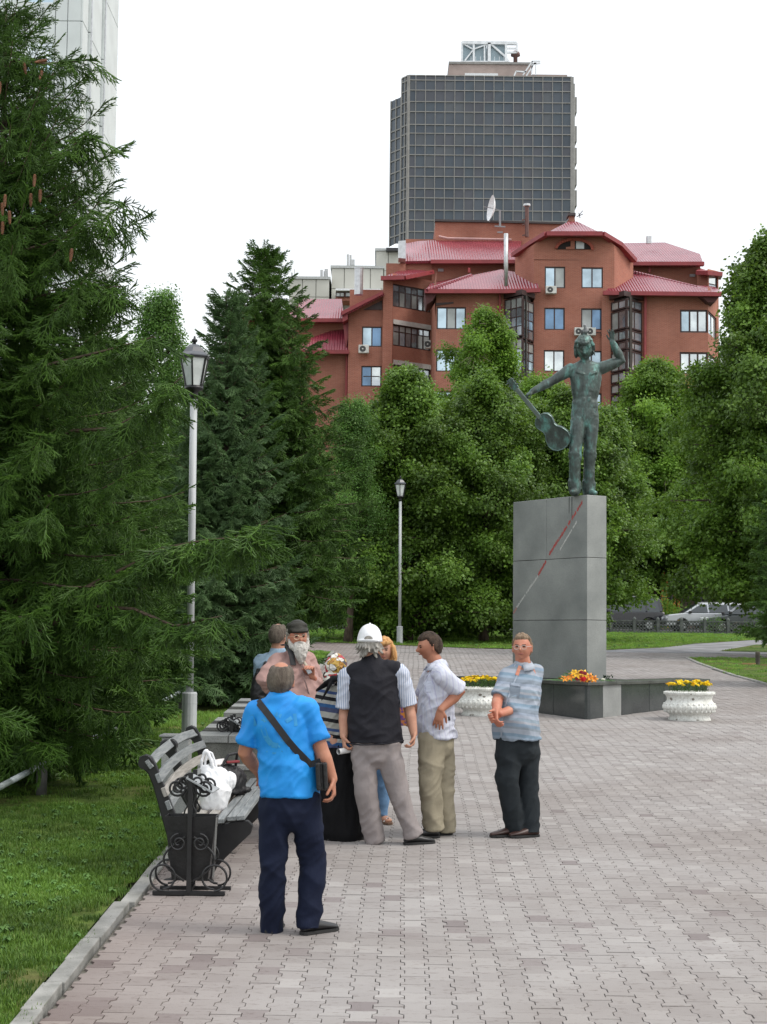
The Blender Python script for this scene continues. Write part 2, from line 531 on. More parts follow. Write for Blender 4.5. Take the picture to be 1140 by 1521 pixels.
# paving tiles: double-T shaped, straight ends, interlocking sides
def pavemat():
  m = bpy.data.materials.new('paving_concrete'); m.use_nodes = True
  nt = m.node_tree; N = nt.nodes; L = nt.links; bs = N['Principled BSDF']
  bs.inputs['Roughness'].default_value = 0.85; bs.inputs['Specular IOR Level'].default_value = 0.25
  at_ = N.new('ShaderNodeAttribute'); at_.attribute_name = 'tone'
  ge = N.new('ShaderNodeNewGeometry')
  rp = N.new('ShaderNodeValToRGB'); e = rp.color_ramp.elements
  e[0].position = 0.0; e[0].color = (0.195, 0.172, 0.168, 1); e[1].position = 1.0; e[1].color = (0.345, 0.328, 0.314, 1)
  for p_, c_ in ((0.03, (0.225, 0.20, 0.195)), (0.08, (0.262, 0.243, 0.233)), (0.4, (0.285, 0.267, 0.256)), (0.75, (0.31, 0.292, 0.28))):
    q = e.new(p_); q.color = (*c_, 1)
  L.new(at_.outputs['Fac'], rp.inputs[0])
  # worn blotches and large drifts
  nl = N.new('ShaderNodeTexNoise'); nl.inputs['Scale'].default_value = 0.55; nl.inputs['Detail'].default_value = 5
  L.new(ge.outputs['Position'], nl.inputs['Vector'])
  ns = N.new('ShaderNodeTexNoise'); ns.inputs['Scale'].default_value = 13; ns.inputs['Detail'].default_value = 6; ns.inputs['Roughness'].default_value = 0.7
  mp = N.new('ShaderNodeMapping'); mp.inputs['Scale'].default_value = (1, 2.2, 1); L.new(ge.outputs['Position'], mp.inputs[0]); L.new(mp.outputs[0], ns.inputs['Vector'])
  r1 = N.new('ShaderNodeValToRGB'); r1.color_ramp.elements[0].position = 0.3; r1.color_ramp.elements[0].color = (0.84, 0.81, 0.79, 1)
  r1.color_ramp.elements[1].position = 0.6; r1.color_ramp.elements[1].color = (1.03, 1.03, 1.03, 1)
  r2 = N.new('ShaderNodeValToRGB'); r2.color_ramp.elements[0].position = 0.28; r2.color_ramp.elements[0].color = (0.6, 0.55, 0.53, 1)
  r2.color_ramp.elements[1].position = 0.45; r2.color_ramp.elements[1].color = (1.0, 1.0, 1.0, 1)
  L.new(nl.outputs['Fac'], r1.inputs[0]); L.new(ns.outputs['Fac'], r2.inputs[0])
  c = rp.outputs[0]
  for r_ in (r1, r2):
    mx = N.new('ShaderNodeMix'); mx.data_type = 'RGBA'; mx.blend_type = 'MULTIPLY'; mx.inputs[0].default_value = 1
    L.new(c, mx.inputs[6]); L.new(r_.outputs[0], mx.inputs[7]); c = mx.outputs[2]
  # pinker concrete by the kerb
  sp = N.new('ShaderNodeSeparateXYZ'); L.new(ge.outputs['Position'], sp.inputs[0])
  mr = N.new('ShaderNodeMapRange'); mr.inputs[1].default_value = -0.3; mr.inputs[2].default_value = -1.6; mr.inputs[3].default_value = 0; mr.inputs[4].default_value = 0.75
  L.new(sp.outputs[0], mr.inputs[0])
  m3 = N.new('ShaderNodeMix'); m3.data_type = 'RGBA'; m3.blend_type = 'MULTIPLY'; L.new(mr.outputs[0], m3.inputs[0]); L.new(c, m3.inputs[6]); m3.inputs[7].default_value = (0.80, 0.71, 0.68, 1)
  L.new(m3.outputs[2], bs.inputs['Base Color'])
  bp = N.new('ShaderNodeBump'); bp.inputs['Strength'].default_value = 0.35; bp.inputs['Distance'].default_value = 0.004
  nb = N.new('ShaderNodeTexNoise'); nb.inputs['Scale'].default_value = 150; L.new(ge.outputs['Position'], nb.inputs['Vector'])
  L.new(nb.outputs['Fac'], bp.inputs['Height']); L.new(bp.outputs[0], bs.inputs['Normal'])
  return m
PAVE = pavemat()
TW, TD, TA = 0.136, 0.188, 0.012
def tile_outline(gap=0.0022):
  h = TD / 2 - .0010; w_ = TW / 2 - .0024
  rgt = [(w_ + TA, -h), (w_ + TA, -0.31 * TD), (w_ - TA, -0.19 * TD), (w_ - TA, 0.19 * TD), (w_ + TA, 0.31 * TD), (w_ + TA, h)]
  return rgt + [(-x, -y) for x, y in rgt]
OUT = np.array(tile_outline())
NT = len(OUT)
TYAW = math.atan(50 / FPX)
cu, su = math.cos(TYAW), math.sin(TYAW)
def uv2xy(u, v): return (u * cu + v * su, -u * su + v * cu)
REGION = [(kerb_x(2) - 0.035, 2), (kerb_x(YC1) - 0.035, YC1), (-14, YC1), (-14, K(480, 954)[1]), K(480, 954), K(700, 963), K(900, 967.5), (16, K(1123, 975)[1] + 0.6), (16, K(1123, 974)[1]), K(1024, 977.3),
     K(1037, 985.3), K(1068, 997.3), K(1089, 1003.3), K(1140, 1017.3), (K(1140, 1017.3)[0] + 2.2, K(1140, 1017.3)[1] - 8), (5.5, 2)]
us = np.arange(-110, 130); vs_ = np.arange(30, 330)
U, V = np.meshgrid(us, vs_, indexing='ij')
uu = U.ravel() * TW; vv = V.ravel() * TD + (U.ravel() % 2) * TD / 2
# slow drift of the rows, as laid by hand
uu = uu + 0.012 * np.sin(vv * 0.9)
vv = vv + 0.015 * np.sin(uu * 1.7)
X = uu * cu + vv * su; Y = -uu * su + vv * cu
keep = (Y > 6.6) & (Y < 60) & (X < 0.245 * Y + 1.2) & (X > -0.25 * Y - 1.5) & inpoly_np(X, Y, REGION)
X, Y, = X[keep], Y[keep]
order = np.argsort(Y + np.abs(X) * 0.0 + np.where((X < -0.245 * Y) | (X > 0.24 * Y) | (Y < 7.5), 100, 0))
X, Y = X[order], Y[order]
cl_ = np.array([noise.noise(Vector((a * .55, b * .4, 9.0))) for a, b in zip(X, Y)])
tones = np.clip(.62 + .22 * RNG.normal(size=len(X)) - .1, .13, 1)
dark = RNG.random(len(X)) < np.clip(.02 + .22 * (cl_ - .12), .01, .2) + np.clip((.3 - X) * .12, 0, .22) * np.clip((14 - Y) / 5, 0, 1)
tones[dark] = RNG.uniform(0, .1, dark.sum())
ROT = np.array([[cu, su], [-su, cu]])
O2 = OUT @ np.array([[cu, -su], [su, cu]])     # local outline turned to the laying direction
paving = thing('paving', None, None, (0, 0, 0), kind='structure')
def tilemesh(tone):
  me = bpy.data.meshes.new('paving_tile')
  top = [(x, y, 0.036 * y) for x, y in O2]
  top_in = [(x * 0.985, y * 0.985, 0.036 * y * 0.985 + 0.0) for x, y in O2]
  vs = [(x, y, z - 0.0015) for x, y, z in top] + [(x, y, z - 0.018) for x, y, z in top] + top_in
  fs = [tuple(range(2 * NT, 3 * NT))]
  for k in range(NT):
    k2 = (k + 1) % NT
    fs.append((k + NT, k2 + NT, k2, k)); fs.append((k, k2, k2 + 2 * NT, k + 2 * NT))
  me.from_pydata(vs, [], fs); me.materials.append(PAVE)
  a = me.attributes.new('tone', 'FLOAT', 'POINT'); a.data.foreach_set('value', [tone] * len(vs))
  return me
tm_t = np.array([0.0, 0.04, 0.09, 0.2, 0.35, 0.5, 0.6, 0.7, 0.82, 1.0]); tm = [tilemesh(t) for t in tm_t]
tw = [0.03, 0.04, .1, .1, .1, .14, .14, .15, .1, .1]
nbig = 300
for i in range(nbig):
  o = bpy.data.objects.new('paving_tile', tm[int(np.argmin(abs(tm_t - tones[i])))])
  link(o); o.location = (X[i], Y[i], g(Y[i]) + RNG.normal(0, 0.0012))
  o.rotation_euler = (RNG.normal(0, 0.006), RNG.normal(0, 0.006), 0)
  set_parent(o, paving)
rx, ry = X[nbig:], Y[nbig:]
n = len(rx)
zt = g_np(ry) + RNG.normal(0, 0.0012, n)
zz = 0.036 * O2[:, 1]
topv = np.stack([rx[:, None] + O2[None, :, 0], ry[:, None] + O2[None, :, 1], zt[:, None] + zz[None, :]], 2)
botv = topv.copy(); botv[:, :, 2] -= 0.016
near = ry < 32
verts = np.concatenate([topv, botv], 1).reshape(-1, 3)
faces = []
base = np.arange(n) * 2 * NT
loops = []; starts = []; totals = []
topf = base[:, None] + np.arange(NT)[None, :]
k = np.arange(NT); k2 = (k + 1) % NT
sidef = np.stack([base[near][:, None] + k + NT, base[near][:, None] + k2 + NT, base[near][:, None] + k2, base[near][:, None] + k], 2).reshape(-1, 4)
me = bpy.data.meshes.new('paving_field')
me.vertices.add(len(verts)); me.vertices.foreach_set('co', verts.ravel())
nl_ = topf.size + sidef.size
me.loops.add(nl_); me.loops.foreach_set('vertex_index', np.concatenate([topf.ravel(), sidef.ravel()]).astype(np.int32))
npoly = len(topf) + len(sidef)
me.polygons.add(npoly)
ls = np.concatenate([np.arange(len(topf)) * NT, topf.size + np.arange(len(sidef)) * 4]).astype(np.int32)
lt = np.concatenate([np.full(len(topf), NT), np.full(len(sidef), 4)]).astype(np.int32)
me.polygons.foreach_set('loop_start', ls); me.polygons.foreach_set('loop_total', lt)
me.polygons.foreach_set('use_smooth', np.zeros(npoly, bool))
me.update(calc_edges=True)
a = me.attributes.new('tone', 'FLOAT', 'POINT'); a.data.foreach_set('value', np.repeat(tones[nbig:], 2 * NT).astype(np.float32))
me.materials.append(PAVE)
o = mobj('paving_field', me, paving); o['kind'] = 'stuff'
print('tiles', len(X))

# kerb stones, each one a part
kerb = thing('kerb', None, None, (0, 0, 0), kind='structure')
kst = M('kerb_concrete', (0.17, 0.17, 0.155), 0.9, col2=(0.31, 0.305, 0.285), scale=5, bump=0.5, bscale=60, objrand=0.12)
def kerb_run(p0, p1, wd=0.105, L_=0.62, h=0.035, jit=1.0):
  p0 = Vector(p0); p1 = Vector(p1); d = (p1 - p0); T = d.length; d.normalize(); sdv = Vector((-d.y, d.x))
  t = 0.0
  while t < T - 0.05:
    l = min(L_, T - t)
    c = p0 + d * (t + l / 2)
    off = random.uniform(-0.008, 0.008) * jit
    mb = MB()
    hl = l / 2 - 0.004
    cc = []
    for (aa, bb) in ((-hl, -wd / 2), (hl, -wd / 2), (hl, wd / 2), (-hl, wd / 2)):
      q = c + d * aa + sdv * (bb + off)
      cc.append(Vector((q.x, q.y, g(q.y) + h + random.uniform(-0.003, 0.003) * jit)))
    bot = [Vector((q.x, q.y, q.z - 0.14)) for q in cc]
    mb.add(cc + bot, [(0, 1, 2, 3), (7, 6, 5, 4), (0, 4, 5, 1), (1, 5, 6, 2), (2, 6, 7, 3), (3, 7, 4, 0)])
    o = mb.build('kerb_stone', kst, kerb, bevel=0.006)
    fix_normals(o)
    t += L_
y0 = 6.2
yb = K(200, 1345)[1]
kerb_run((kerb_x(y0) - 0.075, y0), (kerb_x(yb) - 0.075, yb), L_=0.55)
kerb_run((kerb_x(yb) - 0.045, yb + 0.02), (kerb_x(20) - 0.045, 20), L_=0.9, h=0.02)
kerb_run((kerb_x(20) - 0.045, 20), (kerb_x(YC1) - 0.045, YC1), L_=1.5, h=0.03)
kerb_run(K(560, 968.5), K(1018, 977.3), L_=1.5, h=0.008, wd=0.1)
kerb_run(K(1021, 977.5), K(1037, 985), L_=1.5, h=0.03, wd=0.1)
kerb_run(K(1037, 985.2), K(1089, 1003.2), L_=1.5, h=0.03, wd=0.1)
kerb_run(K(1089, 1003.2), K(1140, 1017.2), L_=1.5, h=0.03, wd=0.1)

# ---- grass blades
def tuft(seed, nb=34, r=0.085, hmin=0.018, hmax=0.042, wd=0.0032):
  rr = random.Random(seed); mb = MB()
  for _ in range(nb):
    a = rr.uniform(0, 2 * PI); q = r * math.sqrt(rr.random())
    x, y = q * math.cos(a), q * math.sin(a)
    h = rr.uniform(hmin, hmax); t = rr.uniform(0, 2 * PI); ln = rr.uniform(0.1, 0.8) * h
    dx, dy = math.cos(t), math.sin(t); wx, wy = -dy * wd, dx * wd
    mb.add([(x - wx, y - wy, -0.004), (x + wx, y + wy, -0.004), (x + dx * ln * .4 + wx * .8, y + dy * ln * .4 + wy * .8, h * .6),
        (x + dx * ln * .4 - wx * .8, y + dy * ln * .4 - wy * .8, h * .6), (x + dx * ln, y + dy * ln, h)], [(0, 1, 2, 3), (3, 2, 4)])
  return mb
def broadleaf(seed, nb=9):
  rr = random.Random(seed); mb = MB()
  for k in range(nb):
    a = k * 2 * PI / nb + rr.uniform(-.3, .3); l = rr.uniform(0.018, 0.035); wd = l * 0.4
    dx, dy = math.cos(a), math.sin(a); z = rr.uniform(0.01, 0.035)
    mb.add([(0, 0, 0.005), (dx * l * .5 - dy * wd, dy * l * .5 + dx * wd, z + .012), (dx * l, dy * l, z), (dx * l * .5 + dy * wd, dy * l * .5 - dx * wd, z + .012)], [(0, 1, 2, 3)])
  return mb
GM = [leafmat('grass_blade', (0.055, 0.14, 0.016), (0.15, 0.26, 0.04), (0.30, 0.26, 0.11), trans=0.3, rough=0.6),
   leafmat('clover_leaf', (0.05, 0.13, 0.02), (0.13, 0.24, 0.06), trans=0.2, rough=0.7)]
ROS = source('leaf_rosette', broadleaf(6), GM[1])
GSRC = [source('tuft_a', tuft(1), GM[0]), source('tuft_b', tuft(2), GM[0]), source('tuft_c', tuft(3, 26, .09, .012, .03), GM[0]), source('tuft_d', tuft(4, 40, .08), GM[0]),
    source('tuft_e', tuft(5, 30, .1), GM[0])]
GSRC = GSRC + GSRC + [ROS]
def lawn_fill(name, poly, n, x0, x1, ya, yb, s0=0.8, s1=1.3, pw=1.0, tb=0.0):
  x = RNG.uniform(x0, x1, n); y = ya + (yb - ya) * RNG.random(n) ** pw
  k = inpoly_np(x, y, poly); x, y = x[k], y[k]
  thin = np.array([noise.noise(Vector((a * 0.9, b * 0.9, 3.0))) for a, b in zip(x, y)])
  under = np.zeros(len(x))
  for (tx, ty, tr_) in ((-3.9, 17, 2.1), (-3.8, 22, 1.8), (-4.2, 18.4, 1.8), (-2.7, 28.5, 1.7), (-2.3, 31, 2.0), (-4, 36, 2)):
    under = np.maximum(under, np.clip(1.25 - np.hypot(x - tx, y - ty) / tr_, 0, 1))
  k = RNG.random(len(x)) < np.clip(1.0 + thin * 1.3 - under * 1.1, 0.10, 1)
  x, y, thin = x[k], y[k], thin[k]; m = len(x)
  rot = np.stack([np.full(m, 0.036), np.zeros(m), RNG.uniform(0, 6.28, m)], 1)
  o = scatter(name, np.stack([x, y, g_np(y) + 0.002], 1), rot, RNG.uniform(s0, s1, m), 'grass', GSRC, tint=np.clip(tb + thin * .8 + RNG.uniform(-.25, .2, m), -.5, .9))
  tag(o, kind='stuff'); return o
LP = [(-9, 6.4), (kerb_x(6.4) - 0.13, 6.4), (kerb_x(YC1) - 0.17, YC1 - .2), (-9, YC1 - .2)]
lawn_fill('grass', LP, 26000, -6, -1.4, 6.4, 24, pw=1.15)
lawn_fill('grass', LP, 9000, -8.5, -1.0, 24, YC1 - .2, 1.2, 2.0, tb=.25)
lawn_fill('grass', [(x, y) for x, y in FAR], 9000, -9, 22, 54, 88, 1.5, 2.4, tb=.55)
lawn_fill('grass', RL, 4500, 5, 20, 22, 50, 1.0, 1.8, tb=.4)
lawn_fill('grass', RS, 700, 5, 26, 45, 75, 1.5, 2.2)

# ------------------------------------------------------------------ foliage sources
def needle_shoot(mb, p0, p1, rr, nl=0.017, step=0.008, per=3, core=0.0028, nw=0.0019):
  p0 = Vector(p0); p1 = Vector(p1); d = (p1 - p0); L_ = d.length; d.normalize()
  _, s_, u_ = frame_of(d)
  mb.tube([p0, p0.lerp(p1, .85), p1], [core, core * 0.85, core * .25], 4, cap=False)
  t = 0.0
  while t < L_:
    for k in range(per):
      a = rr.uniform(0, 2 * PI)
      o_ = s_ * math.cos(a) + u_ * math.sin(a)
      b = p0 + d * t
      tip = b + (o_ * 0.75 + d * 0.75).normalized() * nl * rr.uniform(0.8, 1.15)
      wv = d.cross(o_) * nw
      mb.add([b - wv, b + wv, tip], [(0, 1, 2)])
    t += step
def spruce_spray(seed, L_=0.42, droop=0.25, nl=0.017, step=0.009, per=3, dens=1.0, core=0.004, nw=0.003, sub=True):
  rr = random.Random(seed); mb = MB()
  pts = [Vector((L_ * t, 0, -droop * L_ * t * t)) for t in (0, .25, .5, .75, 1)]
  for a, b in zip(pts[:-1], pts[1:]): needle_shoot(mb, a, b, rr, nl, step, per, core, nw)
  n = int(6 * dens)
  for i in range(n):
    t = (i + 0.5) / (n + 0.6); base = Vector((L_ * t, 0, -droop * L_ * t * t))
    l = (0.17 * (1 - t) ** 0.6 + 0.07) * L_ / 0.42
    for sg in (-1, 1):
      a = R(rr.uniform(32, 55)); el = R(rr.uniform(-42, 4))
      d = Vector((math.cos(a), sg * math.sin(a), math.sin(el))).normalized()
      e = base + d * l * rr.uniform(0.8, 1.1) + Vector((0, 0, -0.15 * l))
      needle_shoot(mb, base, e, rr, nl, step, per, core, nw)
      if l > 0.15 and sub:
        for s2 in (-1, 1):
          b2 = base.lerp(e, 0.45); a2 = a * sg + s2 * R(38)
          e2 = b2 + Vector((math.cos(a2), math.sin(a2), rr.uniform(-.6, .0))).normalized() * l * 0.5
          needle_shoot(mb, b2, e2, rr, nl, step, per, core, nw)
  return mb
def hanging_spray(seed, L_=0.42):
  """branchlets that hang from the bough like a curtain"""
  rr = random.Random(seed); mb = MB()
  pts = [Vector((L_ * t, rr.uniform(-.02, .02), 0)) for t in (0, .35, .7, 1)]
  for a, b in zip(pts[:-1], pts[1:]): needle_shoot(mb, a, b, rr, 0.016, 0.006, 4, .0075, .0032)
  for i in range(8):
    t = (i + .5) / 8; base = Vector((L_ * t, 0, 0))
    l = rr.uniform(0.12, 0.20) * (1.1 - 0.4 * t)
    a = rr.uniform(-.9, .9)
    d = Vector((math.cos(a), math.sin(a), rr.uniform(-.2, .3))).normalized()
    needle_shoot(mb, base, base + d * l, rr, 0.016, 0.006, 4, .0075, .0032)
  return mb

def leaf_cluster(seed, n=26, R_=0.30, ll=0.075, ratio=0.42, twig=True, droop=0.3):
  rr = random.Random(seed); mb = MB(); tw = MB()
  for k in range(n):
    q = Vector((rr.gauss(0, 1), rr.gauss(0, 1), rr.gauss(0, 0.8))); q = q.normalized() * R_ * rr.random() ** 0.6
    q.x += R_ * 0.5
    d = (q.normalized() * 0.6 + Vector((rr.uniform(-.6, .6), rr.uniform(-.6, .6), rr.uniform(-.8, .2) - droop))).normalized()
    _, s_, u_ = frame_of(d); a = rr.uniform(-.9, .9)
    s_ = s_ * math.cos(a) + u_ * math.sin(a); u2 = d.cross(s_)
    l = ll * rr.uniform(0.7, 1.25); wd = l * ratio
    p = q; m1 = p + d * l * .42
    mb.add([p, m1 + s_ * wd + u2 * wd * .28, p + d * l, m1 - s_ * wd + u2 * wd * .28], [(0, 1, 2), (0, 2, 3)])
  return mb

SPM = leafmat('spruce_needles', (0.030, 0.075, 0.012), (0.115, 0.235, 0.034), (0.24, 0.40, 0.085), trans=0.25, rough=0.5)
SPB = leafmat('blue_spruce_needles', (0.042, 0.095, 0.030), (0.115, 0.21, 0.070), (0.18, 0.30, 0.12), trans=0.2, rough=0.5)
LIN = leafmat('linden_leaves', (0.050, 0.108, 0.014), (0.145, 0.26, 0.036), (0.30, 0.42, 0.11), trans=0.33, rough=0.42)
MAP = leafmat('maple_leaves', (0.075, 0.165, 0.018), (0.175, 0.31, 0.035), (0.30, 0.40, 0.07), trans=0.38, rough=0.45)
BIR = leafmat('birch_leaves', (0.05, 0.13, 0.022), (0.12, 0.24, 0.045), (0.28, 0.38, 0.12), trans=0.36, rough=0.42)
BARK = M('bark', (0.05, 0.038, 0.028), 0.95, col2=(0.12, 0.09, 0.065), scale=14, stretch=(1, 1, 0.25), bump=0.8, bscale=30)
TWIG = M('spruce_bough_bark', (0.06, 0.042, 0.028), 0.9, col2=(0.13, 0.095, 0.06), scale=20, bump=0.4)
DRY = M('dry_twigs', (0.20, 0.17, 0.12), 0.9, col2=(0.32, 0.28, 0.2), scale=20)

S_NEAR = [source('spray_%d' % i, spruce_spray(10 + i, 0.50, (0.1, 0.3, 0.5, 0.2)[i], per=4, step=0.006, core=.0075, nw=.0032, nl=.016, dens=.84), SPM) for i in range(4)] + \
     [source('curtain_%d' % i, hanging_spray(20 + i), SPM) for i in range(2)]
S_FAR = [source('far_spray_%d' % i, spruce_spray(30 + i, 0.5, (0.1, 0.35, 0.2)[i], nl=0.024, step=0.012, per=3, dens=1.0, core=.011, nw=.005), SPM) for i in range(3)]
S_BLUE = [source('blue_spray_%d' % i, spruce_spray(40 + i, 0.5, (0.0, 0.2, 0.1)[i], nl=0.024, step=0.012, per=3, dens=1.0, core=.011, nw=.005), SPB) for i in range(3)]
S_LIN = [source('linden_twig_%d' % i, leaf_cluster(50 + i, 30, 0.32, 0.095, 0.46), LIN) for i in range(3)]
S_MAP = [source('maple_twig_%d' % i, leaf_cluster(60 + i, 30, 0.36, 0.10, 0.40, droop=.2), MAP) for i in range(3)]
S_BIR = [source('birch_twig_%d' % i, leaf_cluster(70 + i, 24, 0.26, 0.065, 0.40), BIR) for i in range(3)]

def trunk_mb(p, h, r, lean=(0, 0), n=8, wob=0.03):
  pts = []; rad = []
  for i in range(9):
    t = i / 8
    pts.append(Vector((p[0] + lean[0] * t + wob * math.sin(t * 7 + p[0]), p[1] + lean[1] * t + wob * math.cos(t * 5), p[2] - 0.1 + (h + .1) * t)))
    rad.append(r * (1 - 0.88 * t) * (1.35 if i == 0 else 1))
  return MB().tube(pts, rad, n)

def spruce(name_label, x, y, h, rad, srcs, key, z_low=0.3, levels=None, per_level=6, gap=0.14, group=None, kind_name='spruce_tree',
      droop=0.35, scale=1.0, mat_twig=None, view_only=False, power=0.85, dens=3, seed=1, skirt=1.0, curtain=0.0, up=0.12, limb=None):
  rr = random.Random(seed)
  z0 = g(y)
  t = thing(kind_name, name_label, 'spruce', (x, y, z0), group=group)
  trunk_mb((x, y, z0), h, 0.012 * h + 0.03).build('trunk', BARK, t, smooth=True)
  lv = levels or int(h / 0.28)
  P = []; Rt = []; S = []
  limbs = MB()
  tips = []
  for i in range(lv):
    f = (i + 0.3) / lv
    z = z_low + (h - z_low) * f
    L_ = (rad * (1 - f) ** power + 0.12) * (skirt + (1 - skirt) * min(1, f / .22))
    nb = per_level if f < 0.85 else max(3, per_level - 2)
    a0 = rr.uniform(0, 6.28)
    for k in range(nb):
      a = a0 + 2 * PI * k / nb + rr.uniform(-.3, .3)
      l = L_ * rr.uniform(0.72, 1.12)
      dz0 = math.tan(R(8 + 45 * f))           # lower boughs flat, upper boughs rising
      path = []
      m = 7
      for q in range(m):
        s_ = q / (m - 1)
        zz = z + l * (dz0 * s_ * 0.6 - droop * (1 - f * .8) * s_ ** 1.6 + up * s_ ** 4)
        path.append(Vector((x + math.cos(a) * l * s_, y + math.sin(a) * l * s_, z0 + zz)))
      limbs.tube(path, [0.004 + 0.007 * l * (1 - q / (m - 1)) for q in range(m)], 4, cap=False)
      tips.append(path)
      # sprays along the bough
      npos = max(2, int(l / gap))
      for j in range(npos + 1):
        s_ = 0.16 + 0.84 * (j / npos)
        fi = s_ * (m - 1); i0 = min(int(fi), m - 2); b = path[i0].lerp(path[i0 + 1], fi - i0)
        dirv = (path[i0 + 1] - path[i0]).normalized()
        az = math.atan2(dirv.y, dirv.x)
        if j == npos:
          P.append(b - dirv * 0.15 * scale); Rt.append(eul(dirv + Vector((0, 0, .15)), rr.uniform(-.3, .3))); S.append((1 - .3 * f) * scale * rr.uniform(.75, 1.05)); continue
        for sg in (-1, 1):
          if rr.random() > 0.97: continue
          a2 = az + sg * R(rr.uniform(35, 70))
          el = -R(rr.uniform(5, 45)) if f < .85 else R(rr.uniform(0, 40))
          d2 = Vector((math.cos(a2) * math.cos(el), math.sin(a2) * math.cos(el), math.sin(el)))
          P.append(b); Rt.append(eul(d2, rr.uniform(-.5, .5))); S.append((1 - .45 * f) * scale * rr.uniform(.6, 1.1) * (0.65 + 0.5 * math.sin(PI * min(1, s_ + .15))))
        for _ in range(dens - 2):
          if rr.random() < 0.75 + curtain:
            a2 = az + rr.uniform(-1.2, 1.2); el = -R(rr.uniform(50, 85)) if rr.random() < .7 else R(rr.uniform(-20, 25))
            d2 = Vector((math.cos(a2) * math.cos(el), math.sin(a2) * math.cos(el), math.sin(el)))
            P.append(b); Rt.append(eul(d2, rr.uniform(-1.5, 1.5))); S.append((1 - .4 * f) * scale * rr.uniform(.5, 1.0))
  # leader
  for k in range(5):
    P.append(Vector((x, y, z0 + h - 0.1 - .22 * k))); Rt.append(eul((rr.uniform(-.25, .25), rr.uniform(-.25, .25), 1), rr.random() * 6)); S.append(scale * .6)
  limbs.build('boughs', mat_twig or TWIG, t)
  cr = scatter('crown', [tuple(p) for p in P], [tuple(e) for e in Rt], S, key, srcs, t)
  cr['kind'] = 'stuff'
  return t, tips

def broad(label, x, y, h, lobes, srcs, key, n, scale=1.0, group=None, cat='tree', name='broadleaf_tree', seed=1, tr=0.14, bush=False, dry=0, inner=0.25):
  """lobes: (dx, dy, z, rx, ry, rz) ellipsoids in metres from the trunk foot; leaves stay on and near their shells"""
  rr = random.Random(seed); rg = np.random.default_rng(seed)
  z0 = g(y)
  t = thing(name, label, cat, (x, y, z0), group=group)
  tm_ = trunk_mb((x, y, z0), h * 0.8, tr, n=8, wob=.08)
  tops = []
  for (dx, dy, z, a, b, c) in lobes:
    st = Vector((x, y, z0 + max(0.6, min(z * 0.6, h * .5))))
    en = Vector((x + dx, y + dy, z0 + z))
    mid = st.lerp(en, .5) + Vector((0, 0, -.15 * (en - st).length * 0.3))
    tm_.tube([st, mid, en], [tr * .45, tr * .28, tr * .10], 6)
    for _ in range(5):
      v = Vector((rr.gauss(0, 1), rr.gauss(0, 1), rr.gauss(0, 1))).normalized()
      e2 = en + Vector((v.x * a * .85, v.y * b * .85, v.z * c * .85))
      s2 = st.lerp(en, rr.uniform(.5, 1))
      tm_.tube([s2, s2.lerp(e2, .5) + Vector((0, 0, .1)), e2], [tr * .13, tr * .08, .006], 4)
  tm_.build('trunk', BARK, t, smooth=True)
  wts = np.array([(a * b + b * c + a * c) for (_, _, _, a, b, c) in lobes]); wts /= wts.sum()
  idx = rg.choice(len(lobes), n, p=wts)
  Lb = np.array(lobes)[idx]
  v = rg.normal(size=(n, 3)); v /= np.linalg.norm(v, axis=1)[:, None]
  rad_ = np.where(rg.random(n) < inner, rg.uniform(.35, .85, n), rg.uniform(.84, 1.06, n))
  p = v * Lb[:, 3:6] * rad_[:, None] + Lb[:, 0:3]
  # noise makes bites in the outline and layered clumps
  nv = np.array([noise.noise(Vector((a * 1.1 + seed, b * 1.1, c * 1.6))) for a, b, c in p])
  nv2 = np.array([noise.noise(Vector((a * 2.7 + seed, b * 2.7, c * 3.4))) for a, b, c in p])
  k = (nv + .55 * nv2) > -0.20
  p = p[k] + v[k] * (nv[k] * 0.35)[:, None]; vk = v[k]
  k = p[:, 2] > 0.25
  p, vk = p[k], vk[k]
  p += np.array([x, y, z0])
  m = len(p)
  ro = []
  for i in range(m):
    d = Vector(vk[i]) * 0.8 + Vector((rr.uniform(-.5, .5), rr.uniform(-.5, .5), rr.uniform(-.5, .25)))
    ro.append(tuple(eul(d, rr.uniform(0, 6.28))))
  sc_ = rg.uniform(.7, 1.25, m) * scale
  cr = scatter('crown', p, ro, sc_, key, srcs, t); cr['kind'] = 'stuff'
  if dry:
    mb = MB()
    for _ in range(dry):
      q = p[rr.randrange(m)]; s0 = Vector(q)
      for _k in range(7):
        d = Vector((rr.uniform(-1, 1), rr.uniform(-1.2, -.2), rr.uniform(-1.0, .5))).normalized(); l = rr.uniform(.4, 1.0)
        a1 = s0 + d * l * .5 + Vector((0, 0, .1)); mb.tube([s0, a1, s0 + d * l + Vector((0, 0, -.12))], [.016, .011, .004], 4, cap=False)
    mb.build('dry_branches', DRY, t)
  return t

